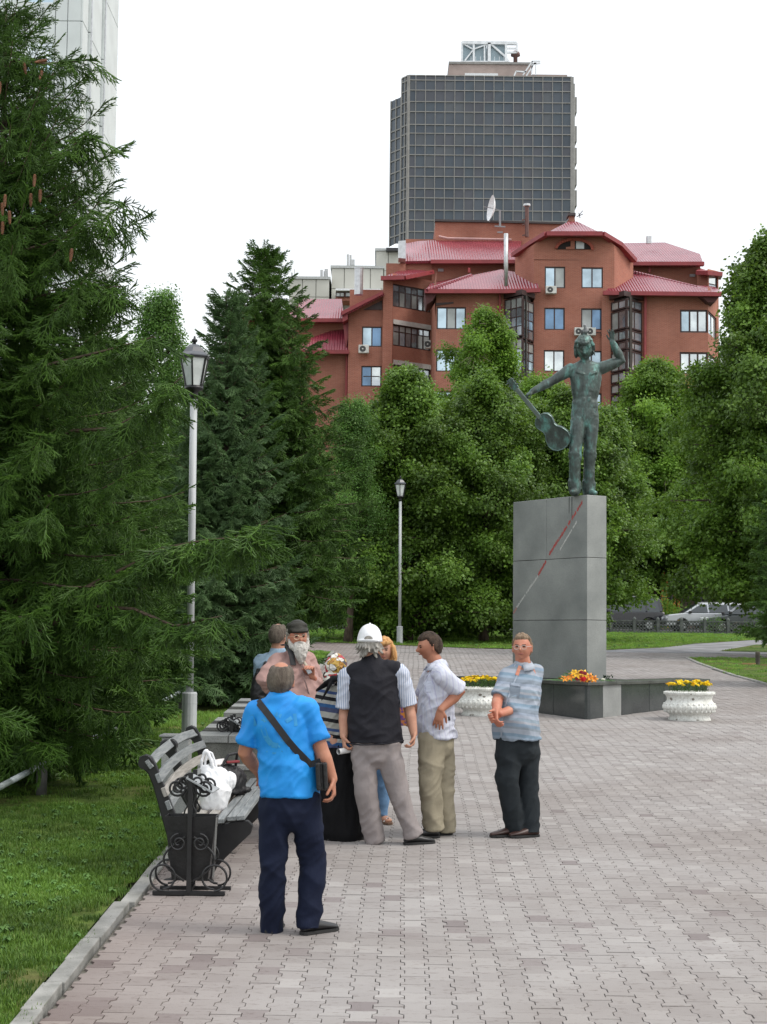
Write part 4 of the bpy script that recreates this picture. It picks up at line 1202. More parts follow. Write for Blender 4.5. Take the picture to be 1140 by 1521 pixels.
# ================= dark glass tower
def glass_tower():
  Y0 = 262.0
  xl = at(606, 250, Y0).x; xr = at(850, 250, Y0).x
  t = thing('office_tower', 'dark glass office tower with a steel frame on its roof', 'building', ((xl + xr) / 2, Y0, g(Y0)))
  zt = at(730, 113, Y0).z; zb = g(Y0)
  mul = M('beige_mullion', (0.25, 0.245, 0.23), 0.6, scale=1)
  dk = [M('tower_glass_%s' % n_, c, .16, var=.12, scale=.12, spec=.35, metal=0.0) for n_, c in (('slate', (0.080, 0.095, 0.115)), ('teal', (0.074, 0.093, 0.112)), ('plum', (0.084, 0.090, 0.106)), ('ink', (0.068, 0.085, 0.106)), ('haze', (0.092, 0.102, 0.114)))]
  core = M('tower_core', (0.05, 0.05, 0.055), .8)
  MB().box(xl + .4, xr - .4, Y0 + .5, Y0 + 40, zb, zt - .3).build('core', core, t)
  F = Wall((xl, Y0), (xr, Y0)); W_ = xr - xl
  rows_px = [113, 120, 135, 152, 167, 186, 199, 217, 231, 249, 263, 281, 295, 313, 328, 345]
  zs = [at(730, y, Y0).z for y in rows_px]
  p1 = zs[-2] - zs[-1]; p2 = zs[-3] - zs[-2]
  while zs[-1] > zb + 3:
    zs.append(zs[-1] - (p2 if len(zs) % 2 == 0 else p1))
  nc = 17; ts = [W_ * (.0 if i == 0 else (i - .25) / (nc - .25)) for i in range(nc + 1)]
  pn = 0; rest = MB()
  rr = random.Random(5)
  order_ = []
  for j in range(len(zs) - 1):
    for i in range(nc): order_.append((j, i))
  for (j, i) in order_:
    a, b = ts[i] + .05, ts[i + 1] - .05; c, d = zs[j + 1] + .06, zs[j] - .06
    if j < 16 and pn < 272:
      mb = MB(); e = [rr.uniform(-.03, .03) for _ in range(4)]
      mb.add([F.P(a, c, -.1 + e[0]), F.P(b, c, -.1 + e[1]), F.P(b, d, -.1 + e[2]), F.P(a, d, -.1 + e[3])], [(0, 1, 2, 3)])
      mb.build('pane', rr.choices(dk, (4, 2, 3, 2, 1.5))[0], t); pn += 1
    else:
      rest.add([F.P(a, c, -.1), F.P(b, c, -.1), F.P(b, d, -.1), F.P(a, d, -.1)], [(0, 1, 2, 3)])
  # chamfer face and left return
  xc = at(596, 250, Y0 + 1.6).x; C = Wall((xc, Y0 + 1.6), (xl, Y0))
  x2 = at(580, 250, Y0 + 4.5).x
  D = Wall((x2, Y0 + 4.5), (xc - .1, Y0 + 2.2))
  zt2 = at(588, 149, Y0 + 4).z
  grid = MB()
  for i in range(nc + 1):
    w_ = .26 if i in (0, nc) else .055
    F.boxmb(grid, ts[i] - w_, ts[i] + w_, zb, zt, -.15, .06)
  for z in zs[:-1]:
    for i in range(nc): F.boxmb(grid, ts[i] + .06, ts[i + 1] - .06, z - .07, z + .07, -.15, .045)
  for Wl, top, n_ in ((C, zt, 2), (D, zt2, 2)):
    tt = [Wl.L * k / n_ for k in range(n_ + 1)]
    for k in range(n_ + 1): Wl.boxmb(grid, tt[k] - .10, tt[k] + .10, zb, top, -.15, .06)
    for z in zs:
      if z > top: continue
      for k in range(n_):
        Wl.boxmb(grid, tt[k] + .11, tt[k + 1] - .11, z - .10, z + .10, -.15, .045)
    zz = [z for z in zs if z <= top]
    if abs(zz[0] - top) > .5: zz = [top] + zz
    for c_, d_ in zip(zz[1:], zz[:-1]):
      for k in range(n_): rest.add([Wl.P(tt[k] + .15, c_, -.1), Wl.P(tt[k + 1] - .15, c_, -.1), Wl.P(tt[k + 1] - .15, d_, -.1), Wl.P(tt[k] + .15, d_, -.1)], [(0, 1, 2, 3)])
  grid.build('mullions', mul, t)
  o = rest.build('more_panes', dk[3], t); o['kind'] = 'stuff'
  MB().prism([(x2 + .2, Y0 + 5, zb), (xc - .1, Y0 + 2.8, zb), (xc - .1, Y0 + 30, zb), (x2 + .2, Y0 + 30, zb)], (0, 0, zt2 - zb - .2)).build('core', core, t)
  MB().prism([(xc + .1, Y0 + 2.0, zb), (xl + .3, Y0 + .5, zb), (xl + .5, Y0 + 30, zb), (xc + .1, Y0 + 30, zb)], (0, 0, zt - zb - .2)).build('core', core, t)
  # right side fins
  for k, py in enumerate([147, 190, 222, 254, 285]):
    p = at(853, py, Y0 + 3); MB().box(xr + .2, p.x + .35, Y0 + 2, Y0 + 8, p.z - 2.6, p.z).build('fin', mul, t)
  MB().box(xr, xr + .5, Y0 + .3, Y0 + 9, zb, zt - 1).build('side_wall', M('tower_side', (.4, .4, .38), .7), t)
  # penthouse
  def bx(n_, m_, x0, y0_, x1, y1_, Ya, Yb):
    a = at(x0, y1_, Ya); b = at(x1, y0_, Ya)
    return MB().box(a.x, b.x, Ya, Yb, a.z, b.z).build(n_, m_, t)
  pk = M('penthouse_block', (0.36, 0.29, 0.26), .85, var=.08, scale=1)
  bx('penthouse', pk, 667, 94, 791, 114, Y0 + 6, Y0 + 22); bx('parapet', mul, 667, 92.5, 791, 94.5, Y0 + 5.8, Y0 + 22)
  bx('low_block', pk, 791, 111, 843, 114.5, Y0 + 4, Y0 + 22)
  bx('louvre', M('white_louvre', (.7, .72, .72), .5), 691, 109, 740, 113.5, Y0 + 3, Y0 + 5)
  # steel frame with glazing
  st = M('white_steel', (0.72, 0.75, 0.77), .4, scale=2)
  Yf = Y0 + 8
  scr = M('plant_screen', (0.24, 0.31, 0.34), .3, metal=.2, scale=.6)
  for x0, x1 in ((688, 704), (705, 723), (724, 752)): bx('plant_screen', scr, x0, 67, x1, 92, Yf + .3, Yf + 3)
  def beam(x0, y0_, x1, y1_, w_=.35): MB().bar(at(x0, y0_, Yf), at(x1, y1_, Yf), w_, w_, Vector((0, 1, 0))).build('steel_beam', st, t)
  beam(686, 63.5, 768, 64.5, .5); beam(687, 63, 686, 92, .3); beam(704, 64, 704, 92); beam(727, 64, 727, 92, .5); beam(720, 64, 720, 92, .25); beam(752, 64, 752, 92, .4); beam(768, 64, 768, 78, .3)
  beam(690, 66, 704, 74, .22); beam(704, 73, 691, 90, .22); beam(704, 73, 724, 66, .22); beam(730, 66, 753, 86, .3); beam(753, 86, 756, 92, .3); beam(752, 78, 768, 78, .3); beam(752, 72, 768, 72, .25); beam(688, 92, 753, 92, .3)
  # vent cowl, stairs
  p = at(766, 84, Yf + 1)
  MB().lathe([(.35, -1.2), (.35, 0), (.8, .1), (.75, .6), (.45, .9), (.05, 1.05)], 10, (p.x, p.y, p.z)).build('vent_cowl', M('rusty_cowl', (.16, .09, .08), .6), t, smooth=True)
  for (x0, y0_, x1, y1_) in ((777, 112, 791, 91), (782, 113, 795, 93), (791, 91, 803, 91), (791, 95, 803, 94), (767, 106, 764, 113), (767, 106, 782, 107), (791, 91, 790, 112), (796, 93, 796, 112)):
    MB().bar(at(x0, y0_, Y0 + 3), at(x1, y1_, Y0 + 3), .22, .22, Vector((0, 1, 0))).build('roof_stair', st, t)
  for x0 in range(700, 752, 7):
    MB().bar(at(x0, 92, Y0 + 5), at(x0, 84, Y0 + 5), .06, .06, Vector((0, 1, 0))).build('rail_post', st, t)
glass_tower()

# ================= beige panel building behind the brick one
def beige_block():
  Y0 = 190.0
  t = thing('panel_building', 'pale beige panel building with aerials, behind the low left roof of the brick house', 'building', (at(500, 500, Y0).x, Y0, g(Y0)))
  pm = M('beige_panel', (0.50, 0.50, 0.45), .85, var=.05, scale=.4); jm = M('beige_joint', (.30, .30, .27), .9)
  def blk(x0, x1, yt, Ya, Yb, nc, nr=4, yb=520):
    a = at(x0, yb, Ya); b = at(x1, yt, Ya); zb = g(Ya)
    MB().box(a.x + .08, b.x - .08, Ya + .1, Yb, zb, b.z - .05).build('wall', jm, t)
    F = Wall((a.x, Ya), (b.x, Ya)); W_ = b.x - a.x; H_ = (b.z - a.z) / nr
    for i in range(nc):
      for j in range(nr):
        mb = MB(); F.boxmb(mb, W_ * i / nc + .05, W_ * (i + 1) / nc - .05, a.z + H_ * j + .04, a.z + H_ * (j + 1) - .04, -.1, 0); mb.build('panel', pm, t)
    MB().box(a.x - .1, b.x + .1, Ya - .15, Yb, b.z, b.z + .3).build('parapet', M('tin_edge', (.42, .44, .43), .5), t)
  blk(428, 490, 415, Y0, Y0 + 14, 3)
  blk(491, 570, 399, Y0 + 1, Y0 + 14, 4)
  blk(557, 596, 373, Y0 + 6, Y0 + 20, 2, 5)
  a = at(574, 372, Y0 + 5); b = at(597, 368, Y0 + 5)
  MB().box(a.x, b.x, Y0 + 5, Y0 + 20, a.z, b.z).build('dark_fascia', M('dark_tin', (.03, .03, .035), .5), t)
  MB().prism([at(576, 368, Y0 + 5), at(600, 368, Y0 + 5), at(600, 362, Y0 + 8), at(588, 362, Y0 + 8)], (0, 6, 0)).build('white_roof', M('white_tin', (.75, .77, .78), .4), t)
  F = Wall((at(498, 440, Y0 - 2).x, Y0 - 2), (at(566, 440, Y0 - 2).x, Y0 - 2))
  mb = MB(); r = F.rect(499, 430, 566, 433); F.boxmb(mb, *r, -3, .5); mb.build('canopy', M('white_tin', (.75, .77, .78), .4), t)
  for x0, x1 in ((499, 512), (513, 529), (541, 553)):
    window(t, F, F.rect(x0, 434, x1, 441), 2, 1, GL[2], rec=0)
  mb = MB(); F.boxmb(mb, *F.rect(499, 434, 566, 446), -3, -.3); mb.build('wall', BRICK, t)
  stl = M('aerial_grey', (.45, .46, .46), .5)
  for (x, y0_, y1_, w_) in ((478, 401, 415, .3), (482, 403, 415, .15), (434, 405, 415, .2), (438, 400, 415, .1), (517, 378, 399, .25), (521, 379, 399, .25), (524, 386, 394, .5), (485, 400, 414, .4)):
    MB().bar(at(x, y1_, Y0 + 4), at(x, y0_, Y0 + 4), w_, w_).build('aerial', stl, t)
  # white low building glimpsed between the trees
  t2 = thing('white_building', 'white building glimpsed through the gap left of the far lamp post', 'building', (at(510, 690, 150).x, 150, g(150)))
  wm = M('white_plaster', (.75, .77, .78), .7)
  a = at(495, 735, 150); b = at(535, 650, 150)
  MB().box(a.x, b.x, 150, 158, g(150), b.z).build('wall', wm, t2)
  for k in range(5):
    p = at(498, 716 - k * 14, 149.8); q = at(532, 713 - k * 14, 149.8)
    MB().box(p.x, q.x, 149.75, 150, p.z, p.z + .12).build('cornice', M('grey_line', (.4, .42, .43), .7), t2)
beige_block()

# ================= red brick apartment house
def brick_house():
  YB = 118.0
  t = thing('brick_house', 'red brick apartment house with pink-red metal roofs and many windows', 'building', (at(760, 600, YB).x, YB, g(YB)))
  zb = g(YB) - .3
  rr = random.Random(9)
  def W2(x0, Y0, x1, Y1, py=480): return Wall((at(x0, py, Y0).x, Y0), (at(x1, py, Y1).x, Y1))
  def wallp(Wl, ytop, holes=(), m=BRICK, z0=None, name='wall', t0=0, t1=None, zt=None):
    if zt is None: zt = Wl.hit((0), 0)[1] if False else None
    t1 = Wl.L if t1 is None else t1
    if zt is None:
      # height taken at the middle of the wall
      mid = Wl.P(Wl.L / 2, 0);
      zt = zt_at(Wl, ytop)
    o = Wl.panel(MB(), t0, t1, zb if z0 is None else z0, zt, holes).build(name, m, t)
    return zt
  def zt_at(Wl, py):
    q = Wl.P(Wl.L / 2, 0); px = PW / 2 + FPX * q.x / q.y
    return Wl.hit(px, py)[1]
  def solid(x0, x1, yt, Ya, Yb, m=BRICK, name='wall', z0=None):
    a = at(x0, yt, Ya); b = at(x1, yt, Ya)
    return MB().box(a.x, b.x, Ya, Yb, zb if z0 is None else z0, a.z).build(name, m, t)
  def poly(pts, Y, dep, m, name):
    return fixb(MB().prism([at(x, y, Y) for x, y in pts], (0, dep, 0)).build(name, m, t))
  def fixb(o): fix_normals(o); return o
  def slab(pts, th, m=ROOF, name='roof'):
    """roof plane through points (px, py, Y), given thickness"""
    P = [at(x, y, Y) for x, y, Y in pts]
    n_ = (P[1] - P[0]).cross(P[2] - P[0]).normalized()
    if n_.z < 0: n_ = -n_
    return fixb(MB().prism(P, -n_ * th).build(name, m, t))
  def win(Wl, x0, y0, x1, y1, nv=2, nh=1, gm=None, **kw):
    return window(t, Wl, Wl.rect(x0, y0, x1, y1), nv, nh, gm, rr=rr, **kw)
  def eave(x0, y0, Y0, x1, y1, Y1, w_=.35, h_=.28):
    return MB().bar(at(x0, y0, Y0), at(x1, y1, Y1), w_, h_).build('eaves', FASC, t)
  # ---------- A: low left wing
  A = W2(395, 124, 520, 124)
  zt_at_ = wallp(A, 474)
  slab([(412, 475, 123), (512, 475, 123), (508, 444, 129), (452, 444, 129)], .25)
  eave(410, 476, 122.9, 512, 476, 122.9); slab([(380, 500, 129), (412, 475, 123), (452, 444, 129), (440, 470, 134)], .2)
  A2 = W2(405, 122, 518.5, 122)
  wallp(A2, 523)
  slab([(405, 522, 121), (519, 522, 121), (519, 488, 124), (492, 491, 124)], .25)
  slab([(360, 560, 124), (405, 522, 121), (492, 491, 124), (440, 510, 128)], .2)
  eave(405, 523, 120.9, 519, 523, 120.9)
  MB().tube([at(516, 524, 121.6), at(514.5, 640, 121.6)], .12, 8).build('drainpipe', PIPE, t)
  # ---------- B: shed-gabled block
  B = W2(518, 121.2, 569, 121.2)
  hB = [B.rect(538, 485, 567.5, 515), B.rect(537, 543.5, 567, 574), B.rect(536, 602, 566, 632)]
  wallp(B, 470, hB)
  for k, (y0, y1) in enumerate(((485, 515), (543.5, 574), (602, 632))): win(B, 538 - k, y0, 567.5 - k * .7, y1, 2, 2 if k else 1, [GL[1], GL[0]] if k == 0 else [GL[0], GL[0], GL[4], GL[4]])
  poly([(518, 470.5), (569, 470.5), (569, 440), (518, 464)], 121.2, .3, BRICK, 'gable')
  poly([(540, 460), (568, 460), (568, 446)], 121.1, .12, FRM, 'attic_window')
  slab([(508, 466, 120.2), (569, 434, 120.2), (569, 431, 128), (508, 462, 128)], .25)
  poly([(508, 462), (569, 432), (569, 437), (508, 468)], 120.1, .2, FASC, 'bargeboard')
  poly([(508, 468), (517, 464), (517, 474), (510, 478)], 120.3, 3, FASC, 'soffit')
  poly([(509, 470), (518, 466), (519, 492), (514, 520)], 121.5, .4, FASC, 'red_bracket')
  MB().lathe([(.33, 0), (.33, 2.0), (.36, 2.0), (.36, 2.1)], 10, tuple(at(533, 438, 124))).build('flue', DUCT, t, smooth=False)
  # ---------- C: pier
  C = W2(569, 120.6, 583, 120.6); wallp(C, 412)
  Cs = Wall((at(583, 480, 120.6).x, 120.6), (at(583, 480, 120.6).x + .02, 122.3));
  slab([(566, 413, 119.9), (600, 413, 119.9), (643, 403, 122), (600, 399, 124)], .2)
  eave(566, 413.5, 119.8, 601, 412.5, 119.8, .3, .3); eave(601, 412.5, 119.8, 643, 404, 122.3, .3, .3)
  solid(574, 603, 391, 123, 127);
  poly([(603, 389), (642, 387), (642, 404), (603, 411)], 123.4, .3, BRICK, 'wall')
  # ---------- D: loggias
  D = W2(583, 121.0, 642, 123.4)
  bands = [(421, 455, 413, 452), (481, 513, 474, 508), (541, 571, 536, 567)]
  holes = []
  rects = []
  for (l0, l1, r0, r1) in bands:
    tA, _, _, _ = D.rect(584, l0, 640, l1); tB = D.hit(640.5, (r0 + r1) / 2)[0]
    z1 = D.hit(584, l0)[1]; z0 = D.hit(584, l1)[1]
    rects.append((tA, tB, z0, z1))
  wallp(D, 411, rects)
  for k, r in enumerate(rects):
    window(t, D, r, 6, 2, [GL[3], GL[1], GL[2], GL[3]] if k == 0 else [GL[2], GL[3], GL[1], GL[2], GL[3]], trans=.7, fw=.1, rr=rr, name='loggia_glazing')
  lint = M('white_brick_lintel', (.55, .53, .5), .8, scale=2)
  for r in rects[1:]:
    mb = MB(); D.boxmb(mb, r[0], r[1], r[3], r[3] + .35, -.05, .05); mb.build('lintel', lint, t)
  # ---------- E: upper set-back block with roof
  slab([(595, 388, 123), (640, 387, 123), (642, 357, 131), (622, 358, 131), (600, 362, 131)], .2)
  slab([(640, 387.5, 122.6), (770, 387.5, 122.6), (775, 358, 131), (635, 357, 131)], .25)
  eave(640, 389, 122.5, 765, 389, 122.5)
  E = W2(641, 123.6, 772, 123.6); wallp(E, 388)
  poly([(651, 399), (659, 399), (659, 403), (651, 403)], 123.5, .1, M('vent_grille', (.4, .4, .42), .6), 'wall_vent')
  solid(647, 855, 330, 131, 142, z0=at(700, 420, 131).z)
  poly([(646, 328.5), (858, 333), (858, 330), (646, 325.5)], 130.8, .6, M('dark_coping', (.06, .05, .05), .7), 'coping')
  MB().tube([at(652, 351, 130.6), at(665, 354, 130.6), at(760, 356, 130.6)], .1, 6).build('roof_pipe', M('pink_pipe', (.5, .3, .28), .5), t)
  solid(603, 648, 355, 131.5, 140, z0=at(620, 420, 131).z)
  poly([(592, 358), (603, 357), (603, 384), (592, 383)], 121.5, 1.5, DUCT, 'air_duct')
  solid(595, 603, 362, 124, 127, z0=at(620, 420, 124).z)
  # satellite dish
  dp = at(735, 310, 130)
  dish = MB()
  ax = Vector((-.97, -.20, .12)).normalized(); _, s_, u_ = frame_of(ax)
  rings = []
  for q in range(6):
    r_ = 1.05 * q / 5; dd = .34 * (q / 5) ** 2
    rings.append([dp + ax * dd + (s_ * math.cos(a) + u_ * math.sin(a)) * r_ for a in [2 * PI * k / 20 for k in range(20)]])
  vs = [p for rg_ in rings for p in rg_]
  dish.add(vs, [(i * 20 + k, i * 20 + (k + 1) % 20, (i + 1) * 20 + (k + 1) % 20, (i + 1) * 20 + k) for i in range(5) for k in range(20)])
  dish.build('satellite_dish', M('dish_white', (.78, .79, .8), .4), t, smooth=True)
  stl = M('mast_grey', (.25, .25, .26), .5)
  for a, b, w_ in ((dp, dp + ax * .9, .05), (dp, at(727, 330, 130), .05), (at(743, 312, 130), at(743, 336, 130), .16), (dp, at(746, 313, 130), .05), (at(735, 336, 129.9), at(751, 337, 129.9), .1), (at(739, 345, 129.9), at(747, 345, 129.9), .1)):
    MB().bar(a, b, w_, w_, Vector((0, 1, 0))).build('dish_strut', stl, t)
  cb = M('brown_mast', (.14, .07, .06), .7)
  MB().tube([at(783, 352, 130), at(783, 306, 130)], .16, 6).build('mast', cb, t); MB().tube([at(783, 306, 130), at(783, 303, 130)], .28, 8).build('mast', DUCT, t)
  for yy in (325, 332, 348): MB().bar(at(776, yy + 2, 130), at(784, yy, 130), .1, .1, Vector((0, 1, 0))).build('mast', cb, t)
  # ---------- F: second-tier hipped roof and its wall
  F_ = W2(648, 113.6, 762, 113.6)
  hF = [F_.rect(649, 456, 692.5, 489), F_.rect(648, 519, 691, 552), F_.rect(646, 581, 690, 612), F_.rect(751, 441, 763, 497) ]
  wallp(F_, 433, hF[:3])
  win(F_, 649, 456, 692.5, 489, 3, 1, [GL[1], GL[2], GL[1]]); win(F_, 648, 519, 691, 552, 3, 1, [GL[1], GL[1], GL[2]]); win(F_, 646, 581, 690, 612, 3, 1, [GL[1]])
  poly([(648, 450), (674, 448.5), (674, 450.5), (648, 454)], 113.5, .3, FRM, 'awning')
  Fs = W2(641, 122.6, 648, 113.6); wallp(Fs, 437)
  slab([(632, 432, 112.7), (748, 432, 112.7), (745, 400, 119), (700, 409, 118)], .22)
  slab([(632, 432, 112.7), (700, 409, 118), (745, 400, 123.5), (640, 420, 123.5)], .22)
  slab([(748, 432, 112.7), (800, 431, 112.7), (800, 422, 113.6), (765, 404, 117.5), (745, 400, 119)], .22)
  eave(631, 433, 112.6, 748, 433, 112.6); eave(748, 433, 112.6, 803, 431.5, 112.6); poly([(631, 434), (650, 434), (643, 446), (634, 452)], 112.8, 3, M('soffit_brown', (.10, .035, .035), .8), 'soffit')
  MB().tube([at(700, 409, 117.8), at(634, 431, 112.4)], .13, 6).build('ridge', ROOF, t)
  # silver flue in front of the roofs
  MB().tube([at(752, 425, 112.4), at(752, 347, 112.4)], .15, 10).build('flue', DUCT, t, smooth=True)
  # ---------- G: glazed corner bay
  gb = [W2(750, 113.5, 777, 112.0), W2(777, 112.0, 793, 113.4)]
  zt = at(770, 440, 112.6).z
  for Wl, nv in ((gb[0], 3), (gb[1], 2)):
    for (ya, yb_) in ((441, 500), (503, 560), (563, 620)):
      z1 = Wl.hit(770, ya)[1]; z0 = Wl.hit(770, yb_)[1]
      window(t, Wl, (0.02, Wl.L - .02, z0, z1), nv, 4, [GL[3], GL[1], GL[3], GL[2]], fw=.09, rec=0, rr=rr, name='bay_glazing')
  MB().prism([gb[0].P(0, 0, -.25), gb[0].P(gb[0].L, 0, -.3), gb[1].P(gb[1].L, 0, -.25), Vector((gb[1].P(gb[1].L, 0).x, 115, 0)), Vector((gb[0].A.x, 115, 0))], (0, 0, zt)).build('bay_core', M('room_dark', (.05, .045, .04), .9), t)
  MB().prism([gb[0].P(0, zt, .1), gb[0].P(gb[0].L, zt, .1), gb[1].P(gb[1].L, zt, .1), Vector((gb[1].P(gb[1].L, 0).x, 115, zt)), Vector((gb[0].A.x, 115, zt))], (0, 0, .35)).build('bay_cornice', FRM, t)
  # ---------- H: central pavilion
  H = W2(793, 114.0, 913, 114.0); HL = W2(765, 117.2, 793, 114.0); HR = W2(913, 114.0, 941, 117.2)
  rows = [(396, 428), (457, 490), (520, 552), (583, 614)]
  holes = []
  for k, (y0, y1) in enumerate(rows):
    holes.append(H.rect(809.5 - k * .7, y0, 840 - k * .7, y1)); holes.append(H.rect(864 - k * .5, y0 + 1, 896 - k * .5, y1))
  zH = at(850, 386, 114).z
  H.panel(MB(), 0, H.L, zb, zH, holes).build('wall', BRICK, t)
  for Wl in (HL, HR): Wl.panel(MB(), 0, Wl.L, zb, zH).build('wall', BRICK, t)
  gms = [[GL[1], GL[2]], [GL[1], GL[1]], [GL[0], GL[0]], [GL[2], GL[0]], [GL[4], GL[4]], [GL[1], GL[1]], [GL[1], GL[0]], [GL[0], GL[1]]]
  for h, gm in zip(holes, gms): window(t, H, h, 2, 1, gm, rr=rr)
  # gable above
  poly([(793, 386.5), (913, 386.5), (913, 364), (897, 350), (812, 350), (793, 363)], 114.0, .35, BRICK, 'gable')
  fixb(MB().prism([HL.P(0, zH), HL.P(HL.L, zH), HL.P(HL.L, at(793, 363, 114).z), HL.P(0, at(765, 380, 117.2).z)], (.1, .3, 0)).build('gable', BRICK, t))
  fixb(MB().prism([HR.P(0, zH), HR.P(HR.L, zH), HR.P(HR.L, at(941, 384, 117.2).z), HR.P(0, at(913, 364, 114).z)], (-.1, .3, 0)).build('gable', BRICK, t))
  # arched attic opening
  arc = [(827, 370)] + [(853.5 + 26 * math.cos(R(a)), 370 - 13.5 * math.sin(R(a))) for a in range(180, -1, -15)] + [(880, 370)]
  poly(arc, 113.9, .08, M('attic_dark', (.025, .02, .02), .9), 'attic_arch')
  poly([(841, 370), (854, 370), (854, 357), (848, 357.5), (848, 366), (841, 367)], 113.85, .06, BRICK, 'arch_pier')
  poly([(856, 369.5), (868, 369.5), (868, 361), (862, 357.5), (856, 357)], 113.85, .05, GL[2], 'attic_pane')
  for a in range(175, 0, -10):
    p = (853.5 + 27 * math.cos(R(a)), 370 - 14.5 * math.sin(R(a))); q = (853.5 + 27 * math.cos(R(a - 9)), 370 - 14.5 * math.sin(R(a - 9)))
    MB().bar(at(*p, 113.8), at(*q, 113.8), .2, .14, Vector((0, 1, 0))).build('arch_brick', M('arch_red', (.36, .09, .06), .8), t)
  # pavilion roof
  slab([(812, 347, 113), (895, 347, 113), (858, 329, 118), (845, 329, 118)], .2)
  slab([(812, 347, 113), (845, 329, 118), (800, 352, 126), (763, 377, 116.5)], .2)
  slab([(895, 347, 113), (942, 386, 116.5), (935, 372, 126), (858, 329, 118)], .2)
  eave(812, 347.5, 112.9, 895, 347.5, 112.9, .4, .3)
  for pts in (((812, 347.5, 112.9), (790, 361, 114.6), (763, 379, 116.6)), ((895, 347.5, 112.9), (921, 363, 114.6), (943, 387, 116.6))):
    for a, b in zip(pts[:-1], pts[1:]): eave(*a, *b, .4, .3)
  poly([(843, 330), (855, 330), (853, 319), (846, 319)], 118, .8, M('chimney_brown', (.3, .13, .09), .8), 'chimney')
  poly([(844, 320), (855.5, 320), (855.5, 316), (844, 316)], 117.8, 1.2, M('dark_coping', (.06, .05, .05), .7), 'chimney_cap')
  for (a, b) in (((857, 322), (866, 318)), ((860, 320), (866, 313)), ((862, 324), (860, 316)), ((845, 325), (838, 334))): MB().bar(at(*a, 118), at(*b, 118), .06, .06, Vector((0, 1, 0))).build('aerial', stl, t)
  # ---------- I: right far roof and wall
  I_ = W2(935, 123, 1041, 123); wallp(I_, 392)
  slab([(925, 391, 122), (1045, 391, 122), (1040, 377, 126), (988, 360, 131), (925, 361, 131)], .25)
  eave(937, 392, 121.9, 1046, 392, 121.9)
  poly([(1025, 407), (1033, 407), (1033, 411), (1025, 411)], 122.9, .1, M('vent_grille', (.4, .4, .42), .6), 'wall_vent')
  MB().tube([at(963, 362, 128), at(963, 351, 128)], .15, 8).build('flue', DUCT, t); MB().tube([at(966, 362, 128), at(966, 351, 128)], .12, 8).build('flue', DUCT, t)
  I2 = W2(1036, 122, 1052, 120.8); wallp(I2, 402)
  I3 = W2(1052, 120.8, 1068, 121.6); wallp(I3, 402, [I3.rect(1053.5, 410, 1066.5, 434)])
  window(t, I3, I3.rect(1053.5, 410, 1066.5, 434), 1, 2, [GL[3], GL[4]], rr=rr)
  slab([(1034, 402, 120.5), (1052, 402, 119.6), (1074, 404, 121), (1071, 410, 123), (1040, 398, 124)], .3, FASC, 'roof')
  # ---------- J: right wing, lower roof
  J = W2(894, 113.7, 1052, 113.7); JR = W2(1052, 113.7, 1066, 117)
  hJ = [J.rect(1010.5, 460, 1052, 494), J.rect(1010, 523, 1052, 556), J.rect(1008, 585, 1052, 618)]
  hJ = [(h[0], J.L - .02, h[2], h[3]) for h in hJ]
  wallp(J, 436, hJ)
  for h, gm in zip(hJ, ([GL[1], GL[4], GL[4]], [GL[4]], [GL[4]])): window(t, J, h, 3, 1, gm, rr=rr, fw=.12)
  zj = zt_at(JR, 436)
  hh = [(.1, JR.L - .3, h[2], h[3]) for h in hJ]
  JR.panel(MB(), 0, JR.L, zb, zj, hh).build('wall', BRICK, t)
  for h in hh: window(t, JR, h, 2, 1, [GL[1], GL[4]], rr=rr)
  slab([(897, 434.5, 112.8), (1071, 436.5, 112.8), (1036, 424, 117), (942, 404, 118.5), (930, 405, 118.5)], .22)
  slab([(1071, 436.5, 112.8), (1074, 434, 117), (1060, 425, 122), (1036, 424, 117)], .2)
  eave(896, 435.5, 112.7, 1072, 437.5, 112.7); poly([(1040, 438), (1071, 438), (1062, 449), (1052, 449)], 112.9, 3, M('soffit_brown', (.10, .035, .035), .8), 'soffit')
  MB().tube([at(942, 405, 118.2), at(1034, 427, 115.5)], .15, 6).build('ridge', ROOF, t)
  MB().tube([at(945, 427, 115), at(996, 427, 115)], .12, 6).build('snow_rail', FASC, t)
  for x_ in (697, 940, 965): MB().tube([at(x_, 405, 122.4), at(x_, 398, 122.4)], .1, 6).build('roof_vent', PIPE, t)
  # tall glazed corner bay
  jb = [W2(908, 113.6, 931, 112.1), W2(931, 112.1, 953.5, 113.6)]
  ys = [443, 457, 486, 490, 517, 521, 548, 552, 585, 614]
  for Wl, gl_ in ((jb[0], [GL[2], GL[3], GL[1], GL[2]]), (jb[1], [GL[4], GL[1], GL[4]])):
    q = 932
    for ya, yb_ in ((443, 457), (458.5, 487), (488.5, 504), (505.5, 518), (519.5, 549), (550.5, 566), (567.5, 582), (583.5, 614)):
      z1 = Wl.hit(q, ya)[1]; z0 = Wl.hit(q, yb_)[1]
      window(t, Wl, (0.02, Wl.L - .02, z0, z1), 2, 1, gl_ if rr.random() < .5 else gl_[::-1], fw=.10, rec=0, rr=rr, name='bay_glazing')
  ztj = at(930, 442, 112.7).z
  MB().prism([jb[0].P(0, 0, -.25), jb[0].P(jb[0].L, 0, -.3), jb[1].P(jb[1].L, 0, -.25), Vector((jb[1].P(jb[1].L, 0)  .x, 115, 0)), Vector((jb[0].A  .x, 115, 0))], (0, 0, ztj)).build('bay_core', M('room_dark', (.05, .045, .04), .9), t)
  MB().prism([jb[0].P(0, ztj, .15), jb[0].P(jb[0].L, ztj, .2), jb[1].P(jb[1].L, ztj, .15), Vector((jb[1].P(jb[1].L, 0).x, 115, ztj)), Vector((jb[0].A.x, 115, ztj))], (0, 0, .35)).build('bay_cornice', FRM, t)
